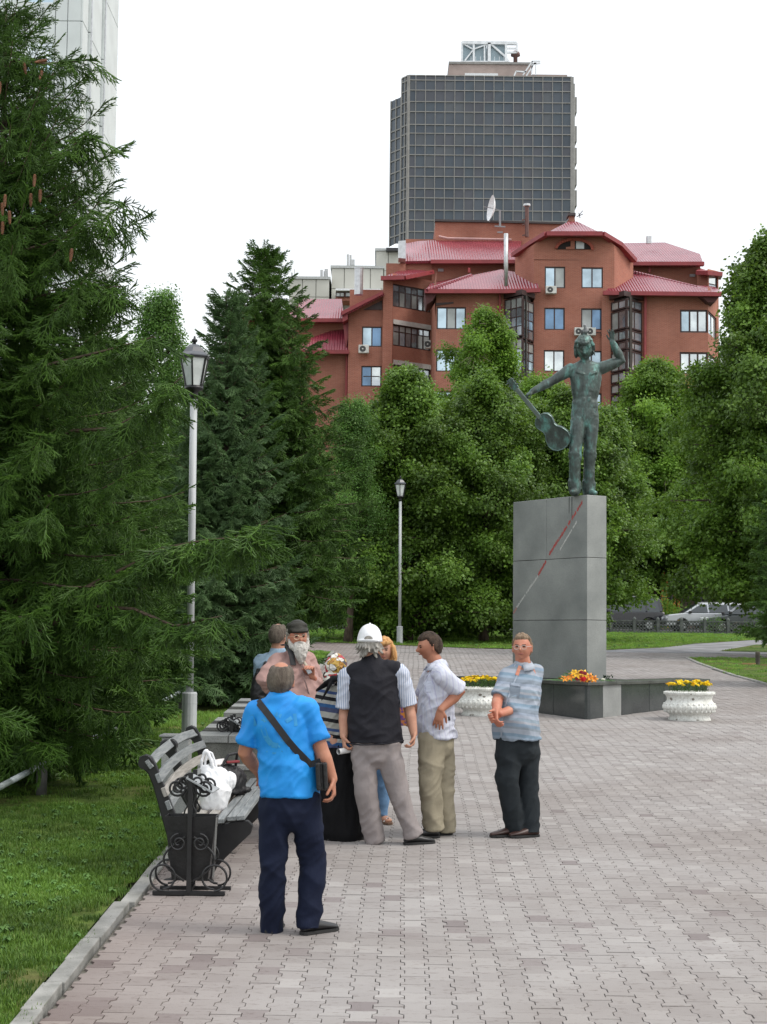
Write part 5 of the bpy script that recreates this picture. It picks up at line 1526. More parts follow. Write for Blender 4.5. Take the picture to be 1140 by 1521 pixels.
  MB().tube([at(959, 440, 113.5), at(957.5, 600, 113.5)], .11, 8).build('drainpipe', PIPE, t)
  MB().tube([at(743, 437, 113.4), at(743, 470, 113.4)], .08, 8).build('drainpipe', PIPE, t)
  # AC units
  acm = M('ac_white', (.62, .62, .58), .5, scale=3); acd = M('ac_fan', (.06, .06, .06), .6)
  def ac(x0, y0, x1, y1, Y):
    a = at(x0, y1, Y); b = at(x1, y0, Y)
    o = MB().box(a.x, b.x, Y - .55, Y - .1, a.z, b.z).build('air_conditioner', acm, t, bevel=.03)
    cx = a.x + (b.x - a.x) * .4; cz = (a.z + b.z) / 2; r_ = (b.z - a.z) * .38
    vs = [(cx + r_ * math.cos(k * PI / 8), Y - .56, cz + r_ * math.sin(k * PI / 8)) for k in range(16)]
    MB().add(vs, [tuple(range(16))]).build('fan', acd, o)
    MB().lathe([(r_ * .25, 0), (r_ * .25, .01)], 8, (0, 0, 0)).xf(Matrix.Translation((cx, Y - .57, cz)) @ Matrix.Rotation(R(90), 4, 'X')).build('fan', acm, o)
  ac(533, 514, 548.5, 526, 121.1); ac(810, 427, 826, 438, 113.9); ac(852.5, 488.5, 867, 500, 113.9); ac(869.5, 488.5, 884, 500, 113.9); ac(632, 507, 640, 519, 122.6)
  MB().tube([at(885, 494, 113.8), at(893, 494, 113.8), at(894, 499, 113.8)], .04, 5).build('pipe', FRM, t)
  # roof and rear body so the block stands from any side
  solid(520, 1040, 430, 126, 140, z0=zb, name='rear_wall')
brick_house()

# ------------------------------------------------------------------ figures
def remesh(mb, voxel, smooth=4, disp=None, name='m', factor=.5):
  me = bpy.data.meshes.new(name); me.from_pydata(mb.v, [], mb.f)
  o = bpy.data.objects.new('tmp', me); link(o)
  md = o.modifiers.new('r', 'REMESH'); md.mode = 'VOXEL'; md.voxel_size = voxel; md.use_smooth_shade = True
  if smooth:
    sm = o.modifiers.new('s', 'SMOOTH'); sm.factor = factor; sm.iterations = smooth
  dg = bpy.context.evaluated_depsgraph_get()
  out = bpy.data.meshes.new_from_object(o.evaluated_get(dg))
  bpy.data.objects.remove(o); bpy.data.meshes.remove(me)
  n = len(out.vertices)
  if disp and n:
    co = np.empty(n * 3); no = np.empty(n * 3)
    out.vertices.foreach_get('co', co); out.vertices.foreach_get('normal', no)
    co = co.reshape(-1, 3); no = no.reshape(-1, 3)
    d = disp(co)
    co = co + no * d[:, None]
    out.vertices.foreach_set('co', co.ravel()); out.update()
  out.shade_smooth()
  out.name = name
  return out

def wrinkle(seed, amp, sx=7, sz=5, ridge=True, tilt=.5):
  def f(co):
    r = np.empty(len(co))
    for i, (x, y, z) in enumerate(co):
      w0 = noise.noise(Vector((x * 3 + seed, y * 3, z * 3))) * .12
      v = noise.noise(Vector((x * sx + seed, y * sx, (z + x * tilt + w0) * sz * 2.4)))
      v2 = noise.noise(Vector((x * sx * 1.8, y * sx * 1.8 + seed, (z - x * tilt * 1.4 + w0) * sz * 5)))
      if ridge: v = 1 - abs(v) * 3.4; v2 = .5 - abs(v2) * 2.6
      r[i] = amp * (v * .62 + v2 * .55)
    return r
  return f

def mesh_thing(name, me, m, parent):
  o0 = ORG[parent.name]
  me.transform(Matrix.Translation(-o0))
  me.materials.clear()
  for q in (m if isinstance(m, (list, tuple)) else [m]): me.materials.append(q)
  return mobj(name, me, parent)

def head_surface(c, Rm, s=1.0, off=None, jaw=.27, n=40, m=30, nose=1.0):
  """closed head; off(x, y, z) = extra thickness (for hair and caps)"""
  vs = []; fs = []
  for i in range(m + 1):
    a = PI * i / m
    for k in range(n):
      t = 2 * PI * k / n
      x, y, z = math.sin(a) * math.cos(t), math.sin(a) * math.sin(t), math.cos(a)
      rx = .078; ry = .098 if y > 0 else .104; rz = .118
      w_ = 1.0
      if z < 0: w_ = 1 - jaw * (-z) ** 1.6 * (1.0 if y > 0 else .75)
      px, py, pz = x * rx * w_, y * ry * (w_ if y > 0 else (1 - .35 * max(0, -z) ** 1.5)), z * rz
      if y > 0:
        G = lambda cx, cz, sx, sz: math.exp(-((x - cx) / sx) ** 2 - ((z - cz) / sz) ** 2)
        d = nose * .030 * G(0, -.14, .13, .13) + nose * .014 * G(0, .02, .10, .16) + .006 * (G(.3, .22, .25, .08) + G(-.3, .22, .25, .08)) - .011 * (G(.36, .09, .17, .10) + G(-.36, .09, .17, .10))
        d += .006 * (G(.5, -.15, .2, .2) + G(-.5, -.15, .2, .2)) + .008 * G(0, -.42, .22, .07) - .004 * G(0, -.52, .2, .04) + .014 * G(0, -.72, .25, .14)
        py += d
      if off is not None:
        o = off(x, y, z); l = math.sqrt(px * px + py * py + pz * pz) or 1
        if o < -.5: o = -.012
        px += px / l * o; py += py / l * o; pz += pz / l * o
      vs.append(Vector(c) + Rm @ Vector((px * s, py * s, pz * s)))
  for i in range(m):
    for k in range(n):
      k2 = (k + 1) % n
      if i == 0: fs.append((k, (i + 1) * n + k, (i + 1) * n + k2))
      elif i == m - 1: fs.append((i * n + k, (i + 1) * n + k, i * n + k2))
      else: fs.append((i * n + k, (i + 1) * n + k, (i + 1) * n + k2, i * n + k2))
  return vs, fs

def sst(a, b, x):
  t = max(0, min(1, (x - a) / (b - a))); return t * t * (3 - 2 * t)
def hair_off(th=.014, front=.66, back=-.62, bald=None, side=-.12, mid=.56, seed=0, rough=.004):
  def f(x, y, z):
    if y > .30: zt = mid + (front - mid) * min(1, (y - .30) / .45)
    elif y > -.05: zt = side + (mid - side) * (y + .05) / .35
    else: zt = side + (back - side) * min(1, (-.05 - y) / .5)
    k = sst(zt - .03, zt + .10, z)
    if bald: k *= 1 - bald(x, y, z)
    if k <= .02: return -1
    return -.012 + (th + .012) * k + rough * noise.noise(Vector((x * 5 + seed, y * 5, z * 9)))
  return f

def head_rot(yaw, pitch=0, roll=0):
  """yaw 0 faces the camera (-Y), + turns to the viewer's right; local x=lateral, y=forward, z=up"""
  base = Matrix(((-1, 0, 0), (0, -1, 0), (0, 0, 1)))
  return Matrix.Rotation(R(yaw), 3, 'Z') @ base @ Matrix.Rotation(R(-pitch), 3, 'X') @ Matrix.Rotation(R(roll), 3, 'Y')

def hand_mb(mb, wr, d, palm_n, thumb_side, curl=.5, s=1.0, spread=.10, point=None):
  """wr: wrist point, d: towards the fingers, palm_n: out of the palm, thumb_side: +-1 along d x palm_n"""
  d = Vector(d).normalized(); nrm = (Vector(palm_n) - d * Vector(palm_n).dot(d)).normalized(); sd_ = d.cross(nrm).normalized() * thumb_side
  mb.blob([wr - d * .015 * s, wr + d * .03 * s, wr + d * .085 * s], [(.027 * s, .018 * s), (.037 * s, .017 * s), (.040 * s, .014 * s)], 12, side=[sd_] * 3)
  for k, (o, l) in enumerate(((.030, .072), (.010, .080), (-.011, .074), (-.031, .058))):
    cu_ = curl if (point is None or k not in point) else .1
    p = wr + d * .082 * s + sd_ * o * s
    v = (d + sd_ * spread * (1 - k * .66)).normalized()
    pts = [p - v * .02 * s, p]
    ang = 0
    for j, f in enumerate((.45, .32, .25)):
      ang += cu_ * (.7, .9, .7)[j]
      q = v * math.cos(ang) + nrm * math.sin(ang)
      pts.append(pts[-1] + q * l * f * s)
    mb.blob(pts, [.0098 * s, .0098 * s, .0092 * s, .0086 * s, .0078 * s], 8)
  p = wr + d * .022 * s + sd_ * .028 * s
  v1 = (d * .72 + sd_ * .62 + nrm * .30).normalized(); v2 = (d * .93 + sd_ * .2 + nrm * (.3 + .4 * curl)).normalized()
  mb.blob([p - v1 * .01, p + v1 * .034 * s, p + v1 * .034 * s + v2 * .030 * s, p + v1 * .034 * s + v2 * .052 * s], [.0135 * s, .0118 * s, .0105 * s, .009 * s], 8)

def shoe(parent, ank, yaw, m, sole=None, L_=.285, name='shoe', zf=None, wd=.05, h=.075):
  """ank = ankle point over the heel third; yaw 0 = toe to the camera"""
  f = Vector((math.sin(R(yaw)), -math.cos(R(yaw)), 0)); s_ = Vector((f.y, -f.x, 0)); z0 = zf if zf is not None else g(ank.y)
  b = Vector((ank.x, ank.y, z0))
  st = [(-.085, .030, .052), (-.075, .036, .07), (-.02, .038, h + .012), (.05, .041, h - .005), (.11, .048, .052), (.16, .045, .040), (.195, .030, .030), (.205, .016, .02)]
  k = L_ / .29
  vs = []; n = 12
  for (u, w_, hh) in st:
    for q in range(n):
      t = 2 * PI * q / n
      cz = math.sin(t); x = math.cos(t) * w_ * wd / .05
      z = .012 + (hh * .5) * (1 + cz) if cz > 0 else .012 + hh * .5 * (1 + cz * .98)
      vs.append(b + f * u * k + s_ * x * (1 if cz < .3 else 1 - .35 * (cz - .3)) + Vector((0, 0, z)))
  fs = [(i * n + q, i * n + (q + 1) % n, (i + 1) * n + (q + 1) % n, (i + 1) * n + q) for i in range(len(st) - 1) for q in range(n)]
  fs += [tuple(range(n - 1, -1, -1)), tuple((len(st) - 1) * n + q for q in range(n))]
  o = MB().add(vs, fs).build(name, m, parent, smooth=True); fix_normals(o)
  md = o.modifiers.new('s', 'SUBSURF'); md.levels = 1; md.render_levels = 1
  so = []
  for (u, w_) in ((-.088, .022), (-.07, .036), (-.02, .036), (.05, .040), (.11, .049), (.16, .046), (.20, .026)): so.append((u, w_))
  out = [b + f * u * k + s_ * w_ * wd / .05 for u, w_ in so] + [b + f * u * k - s_ * w_ * wd / .05 for u, w_ in reversed(so)]
  o2 = MB().prism([p + Vector((0, 0, .002)) for p in out], (0, 0, .018)).build('sole', sole or SOLE, o); fix_normals(o2)
  return o

SKIN = M('skin', (0.42, 0.21, 0.14), 0.55, col2=(0.50, 0.27, 0.185), scale=9, spec=.35)
SKIN_T = M('skin_tanned', (0.34, 0.135, 0.08), 0.5, col2=(0.44, 0.20, 0.125), scale=9, spec=.35)
SKIN_R = M('skin_ruddy', (0.45, 0.16, 0.10), 0.5, col2=(0.52, 0.24, 0.16), scale=12, spec=.35)
SOLE = M('shoe_sole', (0.02, 0.02, 0.02), 0.8)
SHOE = M('black_leather', (0.012, 0.012, 0.013), 0.35, var=.2, scale=20)
EYE = M('eye_dark', (0.03, 0.02, 0.015), 0.2)
LIP = M('lips', (0.30, 0.10, 0.08), 0.5)
HAIRM = {}
def hairmat(name, c1, c2): return M(name, c1, .75, col2=c2, scale=14, stretch=(3, 3, .6), bump=.9, bscale=55, spec=.25)

def face_parts(t, c, Rm, s=1.0, brow=None, mouth=True, lids=True):
  brow = brow or M('eyebrow', (.10, .07, .05), .8)
  for sx in (-1, 1):
    MB().sphere((0, 0, 0), (.013 * s, .008 * s, .0055 * s), 10, 6, rot=Rm).xf(Matrix.Translation(Vector(c) + Rm @ Vector((sx * .031 * s, .086 * s, .012 * s)))).build('eye', EYE, t, smooth=True)
    MB().bar(Vector(c) + Rm @ Vector((sx * .016 * s, .097 * s, .027 * s)), Vector(c) + Rm @ Vector((sx * .046 * s, .086 * s, .029 * s)), .005 * s, .006 * s).build('eyebrow', brow, t)
  if mouth:
    MB().sphere((0, 0, 0), (.024 * s, .007 * s, .0055 * s), 12, 6, rot=Rm).xf(Matrix.Translation(Vector(c) + Rm @ Vector((0, .094 * s, -.050 * s)))).build('mouth', LIP, t, smooth=True)

def glasses(t, c, Rm, s=1.0, m=None):
  m = m or M('glasses_wire', (.35, .34, .32), .3, metal=.8)
  lens = M('glasses_lens', (.30, .30, .30), .05, spec=1.0)
  gl_ = None
  mb = MB()
  for sx in (-1, 1):
    pts = []
    for k in range(17):
      a = 2 * PI * k / 16
      pts.append(Vector(c) + Rm @ Vector(((sx * .032 + .023 * math.cos(a)) * s, .109 * s - abs(sx * .032 + .023 * math.cos(a)) * .12, (.006 + .017 * math.sin(a)) * s)))
    mb.tube(pts, .0018 * s, 5, cap=False)
    mb.tube([Vector(c) + Rm @ Vector((sx * .054 * s, .102 * s, .012 * s)), Vector(c) + Rm @ Vector((sx * .083 * s, .05 * s, .012 * s)), Vector(c) + Rm @ Vector((sx * .085 * s, -.01 * s, .008 * s))], .0018 * s, 5)
  mb.tube([Vector(c) + Rm @ Vector((-.010 * s, .112 * s, .012 * s)), Vector(c) + Rm @ Vector((.010 * s, .112 * s, .012 * s))], .0018 * s, 5)
  return mb.build('glasses', m, t)

def stripes(name, axis, period, cols, rough=.8, base_noise=.06, bump=.15, curve=None):
  """cloth printed with stripes: cols = [(position 0..1, colour)]"""
  m = bpy.data.materials.new(name); m.use_nodes = True
  nt = m.node_tree; N = nt.nodes; L = nt.links; bs = N['Principled BSDF']; bs.inputs['Roughness'].default_value = rough; bs.inputs['Specular IOR Level'].default_value = .2
  tc = N.new('ShaderNodeTexCoord')
  dp = N.new('ShaderNodeVectorMath'); dp.operation = 'DOT_PRODUCT'; dp.inputs[1].default_value = axis
  L.new(tc.outputs['Object'], dp.inputs[0])
  nz = N.new('ShaderNodeTexNoise'); nz.inputs['Scale'].default_value = 4; L.new(tc.outputs['Object'], nz.inputs['Vector'])
  ma = N.new('ShaderNodeMath'); ma.operation = 'MULTIPLY_ADD'; ma.inputs[1].default_value = base_noise; L.new(nz.outputs['Fac'], ma.inputs[0]); L.new(dp.outputs['Value'], ma.inputs[2])
  dv = N.new('ShaderNodeMath'); dv.operation = 'DIVIDE'; dv.inputs[1].default_value = period; L.new(ma.outputs[0], dv.inputs[0])
  fr = N.new('ShaderNodeMath'); fr.operation = 'FRACT'; L.new(dv.outputs[0], fr.inputs[0])
  rp = N.new('ShaderNodeValToRGB'); rp.color_ramp.interpolation = 'CONSTANT'
  e = rp.color_ramp.elements
  e[0].position = 0; e[0].color = (*cols[0][1], 1); e[1].position = cols[1][0]; e[1].color = (*cols[1][1], 1)
  for p_, c_ in cols[2:]:
    q = e.new(p_); q.color = (*c_, 1)
  L.new(fr.outputs[0], rp.inputs[0]); L.new(rp.outputs[0], bs.inputs['Base Color'])
  bz = N.new('ShaderNodeTexNoise'); bz.inputs['Scale'].default_value = 14; bz.inputs['Detail'].default_value = 6; L.new(tc.outputs['Object'], bz.inputs['Vector'])
  bp = N.new('ShaderNodeBump'); bp.inputs['Strength'].default_value = bump * 2; bp.inputs['Distance'].default_value = .02
  L.new(bz.outputs['Fac'], bp.inputs['Height']); L.new(bp.outputs[0], bs.inputs['Normal'])
  return m
def cloth(name, c, var=.08, rough=.85, bump=.35, spec=.15): return M(name, c, rough, var=var, scale=7, bump=min(1, bump * 1.8), bscale=13, spec=spec)

def legs_mb(mb, P, hips, knees, ankles, side, hw, hd, rk=.078, ra=.072, rt=.10, drop=.0, hem=True, top=.10):
  """trousers: pelvis and two tapering legs"""
  s_ = Vector(side)
  mb.blob([P + Vector((0, 0, top * .6)), P + Vector((0, 0, .0)), P + Vector((0, 0, -.07))], [(hw * .86, hd * .86), (hw * .92, hd * .92), (hw * .95, hd * .97)], 24, side=[s_] * 3)
  for h, k, a in zip(hips, knees, ankles):
    m1 = h.lerp(k, .45); m2 = k.lerp(a, .5)
    mb.blob([h + Vector((0, 0, .02)), h.lerp(k, .12), m1, k, m2, a + (a - k).normalized() * (drop + .035)],
        [(rt * 1.02, rt * 1.12), (rt * 1.02, rt * 1.1), (rt * .93, rt * 1.0), (rk, rk * 1.06), ((rk + ra) / 2, (rk + ra) / 2 * 1.04), (ra * .97, ra * 1.05)], 20, side=[s_] * 6, f1=True)
    for q_, r_, dx in ((.80, .98, .012), (.88, 1.0, -.010), (.95, 1.02, .010), (.05, 1.0, .01), (-.06, 1.0, -.01)):
      c_ = k.lerp(a, q_); rr_ = (rk + (ra - rk) * max(0, q_)) * r_; mb.blob([c_ + Vector((-.03, 0, dx)), c_ + Vector((.03, 0, -dx))], [(rr_ * .42, rr_ * .98)] * 2, 10, side=[Vector((0, 0, 1))] * 2)
def arm_mb(mb, sh, el, wr, r0=.050, r1=.043, r2=.030):
  a = sh.lerp(el, .5); b = el.lerp(wr, .3)
  mb.blob([sh, a, el, b, wr], [r0 * 1.05, r0, r1, r1 * 1.03, (r2, r2 * .85)], 14)

def cast(o, t, px, py, lift=.004):
  d = ray(px, py); o0 = ORG[t.name]
  hit, loc, nrm, idx = o.ray_cast(CO - o0, d)
  return (loc + o0 - d.normalized() * lift) if hit else None
def on_cloth(name, o, t, pts, w_px, m, lift=.004):
  """a narrow band sewn on the cloth along pixel points"""
  mb = MB()
  for (a, b) in zip(pts[:-1], pts[1:]):
    l = math.hypot(b[0] - a[0], b[1] - a[1]); n_ = max(1, int(l / 4)); nx, ny = -(b[1] - a[1]) / l * w_px / 2, (b[0] - a[0]) / l * w_px / 2
    for i in range(n_):
      p = (a[0] + (b[0] - a[0]) * i / n_, a[1] + (b[1] - a[1]) * i / n_); q = (a[0] + (b[0] - a[0]) * (i + 1) / n_, a[1] + (b[1] - a[1]) * (i + 1) / n_)
      P = [cast(o, t, x, y, lift) for x, y in ((p[0] - nx, p[1] - ny), (q[0] - nx, q[1] - ny), (q[0] + nx, q[1] + ny), (p[0] + nx, p[1] + ny))]
      if all(c is not None for c in P): mb.add(P, [(0, 1, 2, 3)])
  if not mb.v: return None
  r = mb.build(name, m, t); md = r.modifiers.new('s', 'SOLIDIFY'); md.thickness = .004; md.offset = 0
  return r

# ------------------------------------------------------------------ monument
def offs(a, d, t): return (a[0] + d[0] * t, a[1] + d[1] * t)
def monument():
  C0 = gnd(873, 1069); C0 = Vector((C0.x, C0.y)); Le = K(678, 1042); Le = Vector(Le); Re = Vector(K(1051, 1046))
  ZT = CAM_Z + (950 + .0105 * 303 - 1012.6) * C0.y / FPX
  t = thing('granite_bench_wall', 'low V-shaped dark granite wall around the foot of the monument, one pale panel', 'stone wall', (C0.x, C0.y, g(C0.y)))
  dkg = M('dark_granite', (0.030, 0.036, 0.038), .16, col2=(0.050, 0.058, 0.058), scale=2.5, spec=.6, speck=.35, speck_scale=120, speck_col=(.12, .13, .13), objrand=.1)
  ltg = M('pale_granite_panel', (0.26, 0.27, 0.26), .5, col2=(0.33, 0.34, 0.33), scale=3, speck=.5, speck_scale=130, speck_col=(.1, .1, .1))
  jt = M('dark_core', (.02, .02, .02), .9)
  cop = M('coping_granite', (0.05, 0.052, 0.05), .22, col2=(0.09, 0.095, 0.09), scale=3, spec=.6)
  dl = (Le - C0).normalized(); dr = (Re - C0).normalized()
  nl = Vector((-dl.y, dl.x)); nl = nl if nl.dot(dr) > 0 else -nl        # inward
  nr = Vector((-dr.y, dr.x)); nr = nr if nr.dot(dl) > 0 else -nr
  th = .62
  for (d, n_, E, cuts, side) in ((dl, nl, Le, [(873, 822), (822, 775), (775, 726), (726, 678)], 0), (dr, nr, Re, [(873, 896), (896, 923.5), (923.5, 965), (965, 987), (987, 1019), (1019, 1051)], 1)):
    L_ = (E - C0).length
    W = Wall((C0.x, C0.y), (E.x, E.y)) if side else Wall((E.x, E.y), (C0.x, C0.y))
    # core
    mi = (nl + nr) / (1 + nl.dot(nr))
    p0, p1 = C0 + mi * .03, E + n_ * .03
    q1, q0 = E + n_ * th, C0 + mi * th
    MB().prism([(p.x, p.y, g(p.y) - .2) for p in (p0, p1, q1, q0)], (0, 0, ZT - .1 - g(C0.y) + .2 - .25)).build('core', jt, t)
    for k, (a, b_) in enumerate(cuts):
      ta = abs(W.hit(a, 1040)[0] - (0 if side else 0)); tb = W.hit(b_, 1040)[0]
      if not side: ta = W.hit(a, 1040)[0];
      t0, t1 = sorted((ta, tb)); t0 = max(t0, 0); t1 = min(t1, W.L)
      t0 += .006; t1 -= .006
      zb = min(g(W.P(t0, 0).y), g(W.P(t1, 0).y)) - .05
      mb = MB(); W.boxmb(mb, t0, t1, zb, ZT - .055, -.06, 0)
      mb.build('panel', ltg if (side and k == 1) else dkg, t, bevel=.004)
    # end face
    mb = MB().bar((E.x + n_.x * .02, E.y + n_.y * .02, (ZT + g(E.y)) / 2 - .1), (E.x + n_.x * th, E.y + n_.y * th, (ZT + g(E.y)) / 2 - .1), .05, ZT - g(E.y) + .1 - .06)
    mb.build('panel', dkg, t)
    # coping slabs
    m_ = 5
    for k in range(m_):
      a = C0 + d * (L_ + .05) * k / m_; b_ = C0 + d * ((L_ + .05) * (k + 1) / m_ - .006)
      P = [a - n_ * .04, b_ - n_ * .04, b_ + n_ * (th + .04), a + n_ * (th + .04)]
      if k == 0:
        P[0] = C0 - (nl + nr) * .04 / max(.3, 1 + nl.dot(nr)); P[3] = C0 + (nl + nr) * (th + .04) / (1 + nl.dot(nr))
      o = MB().prism([(p.x, p.y, ZT - .05) for p in P], (0, 0, .05)).build('coping_slab', cop, t, bevel=.004); fix_normals(o)
  # ---- plinth
  a = Vector((at(872.5, 1000, 28.3).x, 28.3)); lft = Vector((at(761.5, 1000, 30.0).x, 30.0)); u = (lft - a); LW = u.length; u.normalize()
  v = Vector((-u.y, u.x)); v = v if v.x > 0 else -v; RW = .44
  # slab under the plinth, level with the coping
  base = [a - u * .5 - v * .35, lft + u * .35 - v * .35, lft + u * .35 + v * (RW + .3), a - u * .5 + v * (RW + .3)]
  t3 = C0 + (nl + nr) * (th + .05) / (1 + nl.dot(nr))
  o = MB().prism([(p.x, p.y, ZT - .05) for p in (t3, t3 + dr * 1.6, t3 + dr * 1.6 + dl * 2.9, t3 + dl * 2.9)], (0, 0, .047)).build('paved_top', cop, t); fix_normals(o)
  o = MB().prism([(p.x, p.y, g(26) - .1) for p in (t3, t3 + dr * 1.58, t3 + dr * 1.58 + dl * 2.88, t3 + dl * 2.88)], (0, 0, ZT - .06 - g(26) + .1)).build('core', jt, t); fix_normals(o)
  pl = thing('plinth', 'tall grey granite plinth with red and white handwriting running up it', 'plinth', (a.x, a.y, ZT))
  gr = M('plinth_granite', (0.225, 0.24, 0.232), .42, col2=(0.36, 0.375, 0.36), scale=1.1, spec=.4, speck=.45, speck_scale=160, speck_col=(.09, .10, .10), detail=6, objrand=.04)
  ZP = CAM_Z + (953.2 - 733.8) * 28.3 / FPX; Z1 = CAM_Z + (953.2 - 827.6) * 28.3 / FPX; Z2 = CAM_Z + (953.2 - 920.6) * 28.3 / FPX
  Wl = Wall((lft.x, lft.y), (a.x, a.y)); tj = Wl.hit(812, 780)[0]; tc_ = LW - .34
  def blk(t0, t1, z0, z1):
    P = [Wl.P(t0 + .003, z0 + .004), Wl.P(t1 - .003, z0 + .004), Wl.P(t1 - .003, z0 + .004, -RW), Wl.P(t0 + .003, z0 + .004, -RW)]
    o = MB().prism(P, (0, 0, z1 - z0 - .008)).build('granite_block', gr, pl, bevel=.006); fix_normals(o)
  blk(0, tj, Z1, ZP); blk(tj, LW, Z1, ZP); blk(0, LW, Z2, Z1); blk(0, LW, ZT, Z2)
  MB().prism([Wl.P(.02, ZT, -.02), Wl.P(LW - .02, ZT, -.02), Wl.P(LW - .02, ZT, -RW + .02), Wl.P(.02, ZT, -RW + .02)], (0, 0, ZP - ZT - .02)).build('core', jt, pl)
  # painted handwriting: slanted strokes in a narrow band
  red = M('red_paint', (0.50, 0.075, 0.07), .6, var=.3, scale=50); wht = M('white_paint', (0.62, 0.62, 0.60), .7, var=.15, scale=60); pnk = M('faded_red_paint', (0.42, 0.22, 0.20), .7)
  rr = random.Random(2)
  def script(x0, y0, x1, y1, n, hpx, m):
    mb = MB(); A_ = Vector(Wl.hit(x0, y0)); B_ = Vector(Wl.hit(x1, y1)); d = (B_ - A_); L_ = d.length; d.normalize(); nn = Vector((-d.y, d.x))
    hh = hpx / 86.6
    p = 0.0
    while p < L_:
      step = L_ / n
      wd_ = .007
      for q in range(2):
        s0 = A_ + d * (p + q * step * .4) + nn * rr.uniform(-.5, -.25) * hh; s1 = A_ + d * (p + q * step * .4 + rr.uniform(.01, .04)) + nn * rr.uniform(.15, .55) * hh
        e = (s1 - s0).normalized(); w_ = Vector((-e.y, e.x)) * wd_
        mb.add([Wl.P(c.x, c.y, .003) for c in (s0 - w_, s0 + w_, s1 + w_, s1 - w_)], [(0, 1, 2, 3)])
      s0 = A_ + d * p + nn * rr.uniform(-.2, .2) * hh; s1 = s0 + d * step * .6 + nn * rr.uniform(-.2, .2) * hh
      e = (s1 - s0).normalized(); w_ = Vector((-e.y, e.x)) * wd_
      mb.add([Wl.P(c.x, c.y, .003) for c in (s0 - w_, s0 + w_, s1 + w_, s1 - w_)], [(0, 1, 2, 3)])
      p += step * (1 if rr.random() > .12 else 2)
    o = mb.build('handwriting', m, pl); o['kind'] = 'stuff'
  script(816, 824, 864, 748, 30, 5, red); script(800, 854, 812, 833, 9, 5, red); script(768, 902, 800, 855, 20, 4, wht); script(763, 911, 768, 903, 4, 4, pnk)
  script(832, 817, 857, 775, 18, 3, wht)
  for (x_, y0_, y1_) in ((846, 737, 762), (850, 737, 770)):
    t_, z_ = Wl.hit(x_, (y0_ + y1_) / 2); mb = MB(); zz1 = Wl.hit(x_, y0_ + 1)[1]; zz0 = Wl.hit(x_, y1_)[1]
    mb.add([Wl.P(t_ - .012, zz0, .002), Wl.P(t_ + .004, zz0, .002), Wl.P(t_ + .014, zz1, .002), Wl.P(t_ - .014, zz1, .002)], [(0, 1, 2, 3)])
    mb.build('stain', M('bronze_stain', (.10, .11, .105), .6), pl)
  return t, pl, ZT, ZP, Wl, C0, dl, dr, nl, nr
MON = monument()
ZT, ZP = MON[2], MON[3]

# ------------------------------------------------------------------ bronze figure
def bronze():
  m = bpy.data.materials.new('bronze_patina'); m.use_nodes = True
  nt = m.node_tree; N = nt.nodes; L = nt.links; bs = N['Principled BSDF']
  bs.inputs['Roughness'].default_value = .5; bs.inputs['Metallic'].default_value = .35; bs.inputs['Specular IOR Level'].default_value = .6
  tc = N.new('ShaderNodeTexCoord')
  nz = N.new('ShaderNodeTexNoise'); nz.inputs['Scale'].default_value = 4.5; nz.inputs['Detail'].default_value = 7; nz.inputs['Roughness'].default_value = .65
  mp = N.new('ShaderNodeMapping'); mp.inputs['Scale'].default_value = (1.5, 1.5, .6)
  L.new(tc.outputs['Object'], mp.inputs[0]); L.new(mp.outputs[0], nz.inputs['Vector'])
  rp = N.new('ShaderNodeValToRGB'); e = rp.color_ramp.elements
  e[0].position = .36; e[0].color = (.040, .052, .048, 1); e[1].position = .68; e[1].color = (.13, .30, .27, 1)
  q = e.new(.52); q.color = (.075, .105, .095, 1)
  L.new(nz.outputs['Fac'], rp.inputs[0]); L.new(rp.outputs[0], bs.inputs['Base Color'])
  bz = N.new('ShaderNodeTexNoise'); bz.inputs['Scale'].default_value = 22; bz.inputs['Detail'].default_value = 6; L.new(tc.outputs['Object'], bz.inputs['Vector'])
  bp = N.new('ShaderNodeBump'); bp.inputs['Strength'].default_value = .5; bp.inputs['Distance'].default_value = .012; L.new(bz.outputs['Fac'], bp.inputs['Height']); L.new(bp.outputs[0], bs.inputs['Normal'])
  return m
BRZ = bronze()
